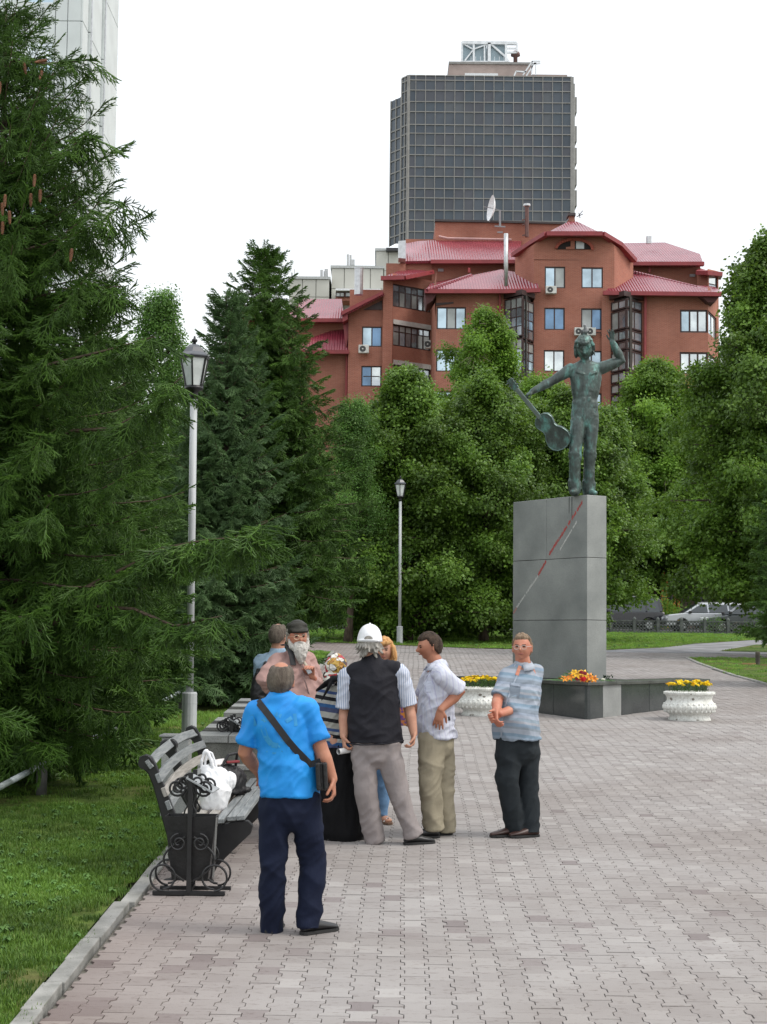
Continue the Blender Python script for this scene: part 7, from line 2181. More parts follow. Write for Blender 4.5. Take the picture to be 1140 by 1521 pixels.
def planter(px, py, label, seed, wd=.865):
  p = gnd(px, py); z0 = g(p.y) - .02
  t = thing('planter', label, 'planter', (p.x, p.y, z0), group='round white planters in front of the dark wall')
  k = wd / .865; H_ = .50
  prof = [(.335, 0), (.345, .015), (.330, .05), (.315, .085), (.322, .10), (.365, .135), (.408, .175), (.425, .215), (.422, .25), (.400, .285), (.372, .315), (.358, .345), (.362, .375), (.375, .395), (.372, .405), (.385, .415), (.398, .43), (.400, .455), (.388, .475), (.360, .478), (.345, .45), (.33, .40)]
  MB().lathe([(r * k, z) for r, z in prof], 48).build('bowl', WHT, t, world=False, smooth=True)
  # relief: a ring of scallops and a rope under the rim
  mb = MB()
  for i in range(30):
    a = 2 * PI * i / 30; c, s_ = math.cos(a), math.sin(a)
    mb.sphere((c * .408 * k, s_ * .408 * k, .225), (.028, .028, .040), 8, 6);
    mb.sphere((c * .395 * k, s_ * .395 * k, .165), (.020, .020, .030), 6, 5)
  for i in range(30):
    a = 2 * PI * (i + .5) / 30; c, s_ = math.cos(a), math.sin(a); mb.sphere((c * .40 * k, s_ * .40 * k, .272), (.022, .022, .022), 6, 5)
  o = mb.build('relief', WHT, t, world=False, smooth=True); o['kind'] = 'stuff'
  mb = MB()
  for i in range(72):
    a = 2 * PI * i / 72; c, s_ = math.cos(a), math.sin(a); mb.bar((c * .404 * k, s_ * .404 * k, .432), (math.cos(a + .07) * .404 * k, math.sin(a + .07) * .404 * k, .462), .016, .016)
  o = mb.build('rope_rim', WHT, t, world=False); o['kind'] = 'stuff'
  rr = random.Random(seed)
  for i in range(6):
    a = rr.uniform(PI * 1.15, PI * 1.85); zc = rr.choice((.03, .06, .33, .36, .35, .44))
    r_ = .405 * k if zc > .42 else (.366 * k if zc > .3 else .338 * k)
    MB().sphere((math.cos(a) * r_, math.sin(a) * r_, zc), (rr.uniform(.015, .035), .010, rr.uniform(.008, .022)), 7, 5).build('chip', CHIP, t, world=False)
  MB().lathe([(.335 * k, .40), (.33 * k, .42)], 24).build('soil', soil, t, world=False)
  # plants
  f = thing('marigolds', 'yellow marigolds growing thickly in the ' + ('right' if px > 900 else 'left') + ' white planter', 'flowers', (p.x, p.y, z0 + .42))
  mb = MB()
  for i in range(520):
    a = rr.uniform(0, 2 * PI); r_ = .33 * k * math.sqrt(rr.random()); x, y = r_ * math.cos(a), r_ * math.sin(a); z = rr.uniform(0, .17)
    d = Vector((rr.uniform(-1, 1), rr.uniform(-1, 1), rr.uniform(-.1, .9))).normalized(); l = rr.uniform(.03, .06); s_ = Vector((rr.uniform(-1, 1), rr.uniform(-1, 1), 0)).normalized() * .008
    b = Vector((x, y, z)); mb.add([b, b + d * l * .5 + s_, b + d * l, b + d * l * .5 - s_], [(0, 1, 2, 3)])
  for i in range(40):
    a = rr.uniform(0, 2 * PI); r_ = .3 * k * math.sqrt(rr.random()); mb.tube([(r_ * math.cos(a), r_ * math.sin(a), 0), (r_ * math.cos(a) * 1.1, r_ * math.sin(a) * 1.1, .17)], .003, 3, cap=False)
  o = mb.build('foliage', STEM, f, world=False); o['kind'] = 'stuff'
  fm = None
  base_ = [flower_mb(.040).build('flower', YEL, f, world=False), flower_mb(.036).build('flower', YELO, f, world=False), flower_mb(.045, 4).build('flower', YEL, f, world=False)]
  pos = []
  for i in range(62):
    a = rr.uniform(0, 2 * PI); r_ = .36 * k * math.sqrt(rr.random())
    pos.append((r_ * math.cos(a), r_ * math.sin(a), rr.uniform(.14, .19) + .05 * (1 - (r_ / (.36 * k)) ** 2)))
  for i, q in enumerate(pos):
    o = base_[i] if i < 3 else mobj('flower', base_[i % 3].data, f)
    o.location = q; o.rotation_euler = (rr.uniform(-.1, .9), rr.uniform(-.5, .5), rr.uniform(0, 6)); sc_ = rr.uniform(.8, 1.15); o.scale = (sc_, sc_, sc_)
planter(1024.5, 1069, 'round white planter with relief scallops, right of the granite wall corner', 1)
planter(716.5, 1062, 'round white planter between the two men at the left of the plinth', 2, wd=.86)

# ------------------------------------------------------------------ flowers on the wall
def on_wall(px, py):
  C0, dl, dr, nl, nr = MON[5:10]
  W = Wall((C0.x, C0.y), (C0.x + dr.x * 4, C0.y + dr.y * 4)) if px > 873 else Wall((C0.x + dl.x * 4, C0.y + dl.y * 4), (C0.x, C0.y))
  t_ = W.hit(px, py)[0]; q = W.P(t_, ZT, -.16 - .02 * (px % 7)); return Vector((q.x, q.y, ZT))
def cut_flowers():
  rr = random.Random(6)
  redm = M('carnation_red', (.62, .008, .012), .6, var=.2, scale=60); orm = M('lily_orange', (.85, .20, .01), .5, col2=(.88, .42, .02), scale=30); ylm = M('lily_yellow', (.88, .50, .02), .5); dkr = M('dark_red_petal', (.28, .01, .02), .6); whm = M('rose_white', (.70, .70, .58), .6)
  gm = M('flower_stem', (.05, .14, .035), .6, col2=(.12, .24, .08), scale=20)
  leaf = MB()
  def item(name, label, cat, p, head, m, group=None, hz_=.03, stem_d=None, ln=.45, lift=.0):
    t = thing(name, label, cat, tuple(p), group=group)
    h_ = head.build('bloom', m, t, world=False); h_.location = (0, 0, hz_ + lift); h_.rotation_euler = (rr.uniform(.2, 1.1), rr.uniform(-.5, .5), rr.uniform(0, 6))
    d = stem_d or Vector((rr.uniform(-1, -.4), rr.uniform(-.4, .4), 0)).normalized()
    MB().tube([(0, 0, hz_ + lift), (d.x * ln * .5, d.y * ln * .5, .02 + lift * .5), (d.x * ln, d.y * ln, .012)], .004, 5).build('stem', gm, t, world=False)
    for q in range(3):
      f_ = rr.uniform(.3, .9); b = Vector((d.x * ln * f_, d.y * ln * f_, .015)); e = b + Vector((rr.uniform(-.06, .06), rr.uniform(-.05, .05), rr.uniform(.0, .05))); s_ = Vector((0, .01, 0))
      MB().add([b, b.lerp(e, .5) + s_, e, b.lerp(e, .5) - s_], [(0, 1, 2, 3)]).build('leaf', gm, t, world=False)
  for i, px in enumerate((832, 838, 844, 850, 853, 857)):
    item('carnation', ('leftmost carnation of the six in the red row', 'second carnation from the left in the red row', 'third carnation from the left in the red row', 'fourth carnation from the left in the red row', 'fifth red carnation, next to last before the bouquet', 'sixth red carnation, touching the lily bouquet')[i], 'flower', on_wall(px, 1009.5 + (i % 2)), flower_mb(.036), redm, 'red carnations laid on the wall', ln=.4, stem_d=Vector((-.9, -.3 + .1 * i, 0)).normalized())
  for i, px in enumerate((815, 822)):
    item('carnation', ('small red carnation at the far left end, nearest the standing man', 'small red carnation just left of the row of six')[i], 'flower', on_wall(px, 1008), flower_mb(.026), redm, 'red carnations laid on the wall', ln=.3)
  # bouquet of lilies
  c = on_wall(878, 1008)
  t = thing('bouquet', 'orange and yellow lily bouquet with two red roses on the wall corner', 'bouquet', tuple(c))
  def lily(p, r, m, nrm):
    mb = MB(); n_ = Vector(nrm).normalized(); _, s_, u_ = frame_of(n_)
    for k in range(6):
      a = 2 * PI * k / 6; o_ = s_ * math.cos(a) + u_ * math.sin(a); w_ = n_.cross(o_) * r * .24
      A_ = p; B_ = p + o_ * r * .5 + n_ * r * .35; C_ = p + o_ * r + n_ * r * .15
      mb.add([A_, B_ + w_, C_, B_ - w_], [(0, 1, 2, 3)])
    mb.build('lily', m, t)
  for (dx, dz, r, m) in [(a_ * 1.35, b_ * .72, c_, d_) for a_, b_, c_, d_ in ((-.10, .10, .085, orm), (-.02, .16, .10, ylm), (.05, .18, .085, ylm), (.12, .10, .095, orm), (.02, .08, .08, orm), (-.18, .06, .07, orm), (.18, .07, .075, orm), (-.06, .20, .07, ylm), (.09, .05, .08, orm))]:
    lily(Vector((c.x + dx, c.y - .02 + rr.uniform(-.05, .05), ZT + dz)), r, m, (rr.uniform(-.6, .6), -1, rr.uniform(.1, .9)))
  for (dx, dz, r, m) in ((.06, .055, .055, redm), (.03, .15, .045, dkr), (.09, .14, .035, dkr), (-.04, .05, .035, dkr)):
    o = flower_mb(r, 4).build('rose', m, t, world=False); o.location = (dx, -.10, dz); o.rotation_euler = (1.2, 0, 0)
  mb = MB()
  for k in range(60):
    b = Vector((c.x + rr.uniform(-.28, .22), c.y + rr.uniform(-.06, .1), ZT + rr.uniform(.01, .14))); e = b + Vector((rr.uniform(-.12, .06), rr.uniform(-.05, .05), rr.uniform(-.02, .07))); s_ = Vector((rr.uniform(-.01, .01), 0, .012))
    mb.add([b, b.lerp(e, .5) + s_, e, b.lerp(e, .5) - s_], [(0, 1, 2, 3)])
  o = mb.build('greenery', gm, t); o['kind'] = 'stuff'
  for i, px in enumerate((900, 904, 911)):
    item('white_rose', ('white rose touching the right side of the lily bouquet', 'middle white rose of the three beside the bouquet', 'white rose nearest the dark green leafy sprig')[i], 'flower', on_wall(px, 1010 - (i == 2) * 1), flower_mb(.034, 4), whm, 'white roses laid on the wall', ln=.25, stem_d=Vector((.8, .3, 0)))
  t = thing('leaf_sprig', 'dark green leafy sprig at the right end of the laid flowers', 'sprig', tuple(on_wall(918, 1009)))
  c = on_wall(918, 1009); mb = MB()
  for k in range(46):
    b = Vector((rr.uniform(-.09, .07), rr.uniform(-.04, .04), rr.uniform(.0, .09))); d = Vector((rr.uniform(-1, 1), rr.uniform(-1, 1), rr.uniform(0, 1))).normalized() * .05; s_ = d.cross(Vector((0, 0, 1))).normalized() * .014
    mb.add([b, b + d * .5 + s_, b + d, b + d * .5 - s_], [(0, 1, 2, 3)])
  o = mb.build('leaves', M('rose_leaf', (.012, .05, .015), .5), t, world=False); o['kind'] = 'stuff'
cut_flowers()

# wooden bollard and plank at the right edge
p = gnd(1126, 988)
t = thing('bollard', 'short dark wooden bollard on the right lawn', 'bollard', (p.x, p.y, g(p.y)))
MB().lathe([(.065, -.1), (.065, .34), (.055, .36), (.03, .37)], 12).build('post', M('dark_wood', (.05, .045, .035), .9, col2=(.10, .09, .07), bump=.5), t, world=False, smooth=False)
q = gnd(1115, 988)
t = thing('plank', 'thin yellowish plank lying in the grass by the bollard', 'plank', (q.x, q.y, g(q.y)))
MB().box(-.22, .14, -.04, .04, .02, .06).build('board', M('raw_plank', (.33, .22, .10), .8), t, world=False)

# ------------------------------------------------------------------ concrete openwork fence, cars, playground
CON = M('fence_concrete', (.08, .09, .088), .85, col2=(.13, .14, .137), scale=5, bump=.4)
def openwork():
  Y = 84.0; t = thing('openwork_fence', 'low concrete openwork fence with round holes along the far lawn', 'fence', (at(1000, 920, Y).x, Y, g(Y)))
  z0 = g(Y); pit = 1.19; pm = None; xs0 = at(908, 920, Y).x
  for i in range(-12, 13):
    x = xs0 + pit * i
    mb = MB(); mb.box(x - .07, x + .07, Y - .07, Y + .07, z0 - .1, z0 + .70); mb.lathe([(.09, .70), (.09, .74), (.05, .80), (.015, .84)], 8, (x, Y, z0))
    if i == -12: pass
    mb.build('post', CON, t)
    mb = MB(); w_ = pit - .16; a = x + .08
    mb.box(a, a + w_, Y - .03, Y + .03, z0 + .02, z0 + .08); mb.box(a, a + w_, Y - .03, Y + .03, z0 + .60, z0 + .66)
    nx = 6
    for r_ in range(3):
      for c_ in range(nx):
        cx = a + w_ * (c_ + .5 * (1 + (r_ % 2) * 0)) / nx; cz = z0 + .17 + .17 * r_
        pts = [(cx + .075 * math.cos(q * PI / 5), Y, cz + .075 * math.sin(q * PI / 5)) for q in range(11)]
        mb.tube(pts, .022, 4, cap=False)
    mb.build('openwork_panel', CON, t)
openwork()

def car(label, x, Y, yaw, paint, L_=4.5, H_=1.6, Wd=1.78, style='suv', dark=False):
  z0 = g(Y)
  t = thing('parked_car', label, 'car', (x, Y, z0), rotz=R(yaw), group='cars parked behind the concrete fence')
  k = dict(world=False)
  gl = M('car_glass', (.03, .04, .045), .08, spec=.9); trm = M('car_trim', (.02, .02, .02), .5); tyre = M('tyre', (.015, .015, .015), .9); rim = M('rim', (.45, .46, .47), .3, metal=.8)
  hl = L_ / 2
  if style == 'suv': low = [(-hl, .42), (-hl + .02, .75), (-hl + .12, .92), (-hl + .95, 1.02), (hl - .12, 1.05), (hl, .95), (hl, .42)]; top = [(-hl + .95, 1.02), (-hl + 1.75, H_ - .06), (-hl + 2.1, H_), (hl - .5, H_), (hl - .22, H_ - .10), (hl - .08, 1.05)]
  else: low = [(-hl, .40), (-hl + .04, .68), (-hl + .2, .80), (-hl + 1.15, .93), (hl - .5, .98), (hl - .05, .92), (hl, .42)]; top = [(-hl + 1.15, .93), (-hl + 1.95, H_ - .06), (-hl + 2.3, H_), (hl - 1.3, H_ - .02), (hl - .45, .98)]
  # lower body with wheel arches
  def arch(cx, r=.36): return [(cx + r * math.cos(a), .36 + r * math.sin(a)) for a in [PI * q / 8 for q in range(9)]]
  wf, wr_ = -hl + .85, hl - .85
  bot = [(hl, .30)] + [(x_, max(z, .22)) for x_, z in arch(wr_)] + [(x_, max(z, .22)) for x_, z in arch(wf)] + [(-hl, .30)]
  poly = low + bot
  vs = [Vector((x_, -Wd / 2, z)) for x_, z in poly]
  o = MB().prism(vs, (0, Wd, 0)).build('body', paint, t, bevel=.05, **k); fix_normals(o)
  n = len(top); vs = []
  for (yy, ins) in ((-1, 1), (1, 1)):
    for (x_, z) in top:
      f = (z - 1.0) / (H_ - 1.0); vs.append(Vector((x_, yy * (Wd / 2 - .02 - .14 * max(0, f)), z)))
  fs = [tuple(range(n)), tuple(range(2 * n - 1, n - 1, -1))] + [(i, (i + 1) % n, n + (i + 1) % n, n + i) for i in range(n)]
  o = MB().add(vs, fs).build('cabin', paint, t, bevel=.04, **k); fix_normals(o)
  # windows
  zr = H_ - .10; zs_ = 1.04 if style == 'suv' else .99
  def sidewin(x0, x1, x2, x3):
    for yy in (-1, 1):
      ya = yy * (Wd / 2 - .012); yb = yy * (Wd / 2 + .008 - .14 * (zr - 1) / (H_ - 1))
      q = [Vector((x0, ya, zs_)), Vector((x1, ya, zs_)), Vector((x2, yb, zr)), Vector((x3, yb, zr))]
      MB().prism(q, (0, yy * .012, 0)).build('side_window', gl, t, **k)
  if style == 'suv':
    sidewin(-hl + 1.15, -hl + 2.25, -hl + 2.2, -hl + 1.85); sidewin(-hl + 2.35, -hl + 3.35, -hl + 3.3, -hl + 2.3); sidewin(-hl + 3.45, hl - .25, hl - .42, -hl + 3.4)
    ws = [(-hl + .99, 1.06), (-hl + 1.72, H_ - .08)]; rs = [(hl - .10, 1.12), (hl - .22, H_ - .14)]
  else:
    sidewin(-hl + 1.4, -hl + 2.4, -hl + 2.38, -hl + 2.05); sidewin(-hl + 2.5, hl - .75, hl - 1.32, -hl + 2.48)
    ws = [(-hl + 1.22, .98), (-hl + 1.93, H_ - .08)]; rs = [(hl - .5, 1.02), (hl - 1.26, H_ - .06)]
  for (a, b), nm, dx in ((ws, 'windscreen', -.03), (rs, 'rear_window', .03)):
    q = [Vector((a[0] + dx, -Wd / 2 + .10, a[1])), Vector((a[0] + dx, Wd / 2 - .10, a[1])), Vector((b[0] + dx, Wd / 2 - .20, b[1])), Vector((b[0] + dx, -Wd / 2 + .20, b[1]))]
    MB().prism(q, (dx * .5, 0, .008)).build(nm, gl, t, **k)
  for cx in (wf, wr_):
    for yy in (-1, 1):
      c = Vector((cx, yy * (Wd / 2 - .11), .32))
      w_ = MB().tube([c + Vector((0, -.10, 0)), c + Vector((0, .10, 0))], .32, 20).build('wheel', tyre, t, **k)
      MB().tube([c + Vector((0, yy * .09, 0)), c + Vector((0, yy * .115, 0))], .20, 12).build('rim', rim, w_, **k)
  for yy in (-1, 1):
    MB().box(-hl - .01, -hl + .16, yy * .62 - .17, yy * .62 + .17, .66, .82).build('headlight', M('headlight', (.6, .62, .64), .1), t, bevel=.03, **k)
    MB().box(hl - .10, hl + .015, yy * .72 - .10, yy * .72 + .10, .78, 1.05).build('tail_light', M('tail_light', (.35, .02, .02), .2) if not dark else M('tail_light_pale', (.45, .40, .40), .2), t, bevel=.02, **k)
    MB().box(-hl + 1.2, -hl + 1.36, yy * (Wd / 2 + .08) - .08, yy * (Wd / 2 + .08) + .08, 1.0, 1.13).build('mirror', trm, t, bevel=.03, **k)
    if style == 'suv': MB().box(-hl + 1.9, hl - .6, yy * .66 - .02, yy * .66 + .02, H_ + .002, H_ + .05).build('roof_rail', rim, t, **k)
  MB().box(-hl - .03, -hl + .02, -.75, .75, .40, .56).build('bumper', trm, t, bevel=.02, **k); MB().box(hl - .02, hl + .04, -.78, .78, .42, .60).build('bumper', trm, t, bevel=.02, **k)
  return t
sil = M('silver_paint', (.50, .52, .54), .28, var=.03, scale=1, metal=.5, coat=.6); blp = M('black_paint', (.012, .013, .018), .22, scale=1, coat=.8); grp = M('graphite_paint', (.03, .04, .042), .2, scale=1, metal=.3, coat=.8)
Yc = 90.5
car('silver estate car facing left behind the concrete fence', (at(987, 900, Yc).x + at(1106, 900, Yc).x) / 2, Yc, 0, sil, L_=4.45, H_=1.58)
car('black hatchback half hidden by linden leaves, its rear next to the silver car', (at(985, 900, Yc + 2).x - 2.2), Yc + 2.4, 0, blp, L_=4.4, H_=1.88, dark=True)
car('dark graphite car in front of the silver one at the right edge', at(1044, 915, 87.6).x + 2.2, 87.6, 0, grp, L_=4.4, H_=1.46, style='sedan')

def playground():
  Y = 100; X = lambda px: at(px, 890, Y).x
  t = thing('metal_fence', 'black metal railing fence with curved bars behind the parked cars', 'fence', (X(1000), Y, g(Y)))
  z0 = g(Y)
  for px in (998, 1042): MB().box(X(px) - .06, X(px) + .06, Y - .06, Y + .06, z0, z0 + 2.4 + .6).build('post', BLK, t)
  for zz in (.35, 1.9): MB().box(X(940), X(1140), Y - .02, Y + .02, z0 + zz, z0 + zz + .05).build('rail', BLK, t)
  for i in range(44):
    x = X(940) + (X(1140) - X(940)) * i / 44
    MB().tube([(x + .05 * math.sin(q * 1.6), Y - .03, z0 + .3 + .34 * q) for q in range(6)], .018, 4).build('bar', BLK, t)
  p = thing('play_frame', 'orange, red and green climbing frame glimpsed behind the metal fence', 'climbing frame', (X(988), 103, g(103)))
  orm_ = M('play_orange', (.70, .20, .03), .5); rd = M('play_red', (.6, .03, .02), .5); gn = M('play_green', (.03, .22, .05), .5); yl = M('play_yellow', (.6, .35, .03), .5)
  z1 = g(103); xx = lambda px: at(px, 890, 103).x; zz = lambda py: at(1000, py, 103).z
  for px in (984, 991, 1002, 1008): MB().box(xx(px) - .07, xx(px) + .07, 102.9, 103.1, z1, zz(858 if px < 995 else 885)).build('pole', orm_, p)
  MB().box(xx(983), xx(992), 102.85, 103.15, zz(858), zz(855)).build('beam', rd, p); MB().tube([(xx(986), 103, zz(851)), (xx(986), 103, zz(862))], .12, 8).build('knob', rd, p)
  MB().box(xx(989), xx(1008), 103.4, 103.6, zz(880), zz(860)).build('board', gn, p); MB().box(xx(1000), xx(1008), 103.2, 103.3, zz(890), zz(883)).build('board', orm_, p)
  MB().prism([(xx(982), 102.8, zz(884)), (xx(990), 102.8, zz(876)), (xx(992), 102.8, zz(880)), (xx(986), 102.8, zz(892))], (0, .1, 0)).build('slide', yl, p)
  w_ = thing('pink_wall', 'pinkish rendered wall patch behind the metal fence', 'wall', (xx(1022), 108, g(108)))
  a = at(1010, 905, 108); b = at(1032, 878, 108); MB().box(a.x, b.x, 108, 108.3, g(108), b.z).build('wall', M('pink_render', (.45, .33, .28), .9), w_)
  a = at(1047, 885, 109); b = at(1056, 868, 109); MB().box(a.x, b.x, 109, 109.3, g(109), b.z).build('pillar', M('pale_render', (.5, .5, .48), .9), w_)
playground()
def far_wood():
  n = 9000; x = RNG.uniform(-32, 60, n); y = RNG.uniform(110.5, 113, n); z = RNG.uniform(0.0, 1, n) ** .8 * 5.0
  o = scatter('far_wood', np.stack([x, y, g_np(y) + z], 1), np.stack([RNG.uniform(-.6, .6, n), RNG.uniform(-.6, .6, n), RNG.uniform(0, 6.28, n)], 1), RNG.uniform(1.2, 2.4, n), 'linden', S_LIN)
  tag(o, kind='stuff')
far_wood()

# ------------------------------------------------------------------ people
def V(x, y, z): return Vector((x, y, z))
def torso_mb(mb, rings, side, n=26):
  """rings: [(point, half width, half depth)]"""
  r0 = rings[0]; rings = [(r0[0] + Vector((0, 0, -.012)), r0[1] * 1.03, r0[2] * 1.04)] + list(rings)
  mb.blob([r[0] for r in rings], [(r[1], r[2]) for r in rings], n, side=[Vector(side)] * len(rings), f0=True)

def man_blue():
  Y = 10.35; t = thing('person', 'balding man in bright blue T-shirt seen from behind, black strap across his back', 'person', tuple(V(at(430, 1380, Y).x, Y, g(Y))))
  J = lambda px, py, dy=0: at(px, py, Y + dy)
  S_ = V(1, .06, 0)
  Hd = J(417.5, 1011, .02); Rm = head_rot(172, -6, 2)
  sk = SKIN_T
  b = MB(); v, f = head_surface(Hd, Rm, .98); b.add(v, f)
  for sx in (-1, 1):
    e = Hd + Rm @ V(sx * .080, -.008, -.012); b.blob([e + V(0, 0, .022), e + V(0, 0, -.022)], [(.010, .018)] * 2, 8)
  Nk = J(418, 1034, .0); Ch = J(419, 1075)
  b.blob([Hd + V(0, .0, -.06), Nk, J(418.5, 1048)], [(.058, .060), (.066, .064), (.09, .075)], 16)
  shL, shR = J(382, 1058, .02), J(456, 1054, .0)
  eL, wL = J(364, 1118, .05), J(383, 1146, .24)
  eR, wR = J(478, 1116, .0), J(494, 1158, -.03)
  b.blob([shL, J(419, 1052), shR], [.06, .09, .06], 14); b.blob([J(419, 1060), J(420, 1120)], [(.13, .09)] * 2, 14, side=[S_] * 2)
  arm_mb(b, shL, eL, wL, .052, .046, .032); arm_mb(b, shR, eR, wR, .054, .048, .034)
  hand_mb(b, wL, wL - eL, (0, 0, -1), -1, .8); hand_mb(b, wR, J(497, 1190, -.06) - wR, (-1, 0, 0), -1, .75, 1.08)
  mesh_thing('body', remesh(b, .0065, 2), sk, t)
  bald = lambda x, y, z: sst(.70, .92, z) * .97
  h = MB(); v, f = head_surface(Hd, Rm, .98, hair_off(.012, .75, -.62, bald=bald, rough=.005), n=48, m=36); h.add(v, f)
  o = MB().add(h.v, h.f).build('hair', hairmat('hair_grey_brown', (.085, .068, .055), (.15, .125, .10)), t, smooth=True)
  # T-shirt
  c = MB()
  torso_mb(c, [(J(430, 1180), .185, .145), (J(428, 1150), .178, .140), (J(424, 1110), .172, .132), (J(420, 1078), .178, .125), (J(419, 1056), .165, .108), (J(418, 1044), .11, .085)], S_)
  c.blob([shL + V(.01, 0, 0), J(419, 1049), shR - V(.01, 0, 0)], [.078, .085, .078], 16)
  for sh, el, k in ((shL, eL, .80), (shR, eR, .76)):
    en = sh.lerp(el, k); c.blob([sh, sh.lerp(el, .4), en], [.074, .070, .078], 18, f1=True)
  m = M('blue_tshirt', (.0, .21, .62), .65, col2=(.005, .27, .72), scale=6, bump=.5, bscale=9)
  nt = m.node_tree
  sh_ = mesh_thing('tshirt', remesh(c, .009, 5, wrinkle(1, .011, 5.5, 2.6)), m, t)
  # faint pale print on the back, following the cloth
  pm = M('faded_print', (.02, .25, .58), .65, col2=(.035, .29, .56), scale=20)
  dg = bpy.context.evaluated_depsgraph_get(); dg.update()
  def proj(px, py):
    d = ray(px, py); o0 = ORG[t.name]
    hit, loc, nrm, idx = sh_.ray_cast(CO - o0, d)
    return (loc + o0 - d.normalized() * .0018) if hit else None
  def decal(poly):
    P = [proj(*q) for q in poly]
    if any(p is None for p in P): return None
    return MB().add(P, [tuple(range(len(P)))])
  def strip(pts, w_):
    for (a, b_) in zip(pts[:-1], pts[1:]):
      dx, dy = b_[0] - a[0], b_[1] - a[1]; l = math.hypot(dx, dy); nx, ny = -dy / l * w_, dx / l * w_
      d = decal([(a[0] - nx, a[1] - ny), (b_[0] - nx, b_[1] - ny), (b_[0] + nx, b_[1] + ny), (a[0] + nx, a[1] + ny)])
      if d: yield d
  pr = MB()
  for pts, w_ in (([(391, 1082), (396, 1096), (404, 1106), (413, 1108), (421, 1102), (424, 1094)], 4), ([(386, 1078), (392, 1070), (400, 1067)], 3), ([(410, 1060), (418, 1064)], 3), ([(425, 1072), (434, 1066)], 3), ([(374, 1062), (380, 1078)], 2.5), ([(438, 1060), (440, 1078)], 2.5), ([(396, 1116), (408, 1119), (420, 1116)], 1.2)):
    for d in strip(pts, w_): pr.add(d.v, d.f)
  if pr.v:
    o = pr.build('print', pm, t)
  # trousers
  q = MB(); hips = [J(411, 1190, .0), J(450, 1188, .0)]; kn = [J(406, 1285, -.02), J(466, 1284, .06)]; an = [J(404, 1366, .06), J(460, 1358, .03)]
  legs_mb(q, J(431, 1186), hips, kn, an, S_, .185, .145, .080, .078, .102, .05, top=.08)
  mesh_thing('trousers', remesh(q, .009, 5, wrinkle(7, .013, 5, 2.4)), cloth('navy_cloth', (.010, .014, .032)), t)
  shoe(t, V(an[0].x, an[0].y + .03, 0), 170, SHOE); shoe(t, V(an[1].x + .02, an[1].y - .0, 0), 132, SHOE)
  # shoulder bag
  p = J(477, 1152, -.05)
  bg = thing('shoulder_bag', 'small black leather shoulder bag hanging at the hip of the blue-shirted man', 'bag', tuple(p))
  lm = M('bag_leather', (.010, .010, .011), .35, bump=.3, bscale=40)
  for k, (dx, wd_) in enumerate(((0, .055), (.022, .045), (-.02, .05))):
    o = MB().bar(p + V(dx, -.02 * k, .085), p + V(dx + .012, -.02 * k, -.085), .03, wd_ * 2, V(0, 1, 0)).build('pocket', lm, bg, bevel=.01)
  path = []
  for (px, py) in ((383, 1040), (386, 1045), (394, 1055), (404, 1068), (416, 1084), (428, 1100), (440, 1114), (452, 1126), (462, 1135)):
    h_ = proj(px, py)
    path.append((h_ if h_ is not None else J(px, py, -.13)) + V(0, -.006, 0))
  path.append(p + V(-.0, -.05, .09))
  mb = MB(); w_ = .021
  vs = []
  for i, a in enumerate(path):
    d = (path[min(i + 1, len(path) - 1)] - path[max(i - 1, 0)]).normalized(); s_ = d.cross(V(0, -1, 0)).normalized() * w_
    vs += [a - s_ + V(0, -.003, 0), a + s_ + V(0, -.003, 0), a + s_ + V(0, .004, 0), a - s_ + V(0, .004, 0)]
  fs = [(i * 4 + j, i * 4 + (j + 1) % 4, (i + 1) * 4 + (j + 1) % 4, (i + 1) * 4 + j) for i in range(len(path) - 1) for j in range(4)]
  fs += [(3, 2, 1, 0), tuple(4 * (len(path) - 1) + j for j in range(4))]
  o = MB().add(vs, fs).build('strap', M('black_webbing', (.018, .018, .020), .8), bg); fix_normals(o)
man_blue()

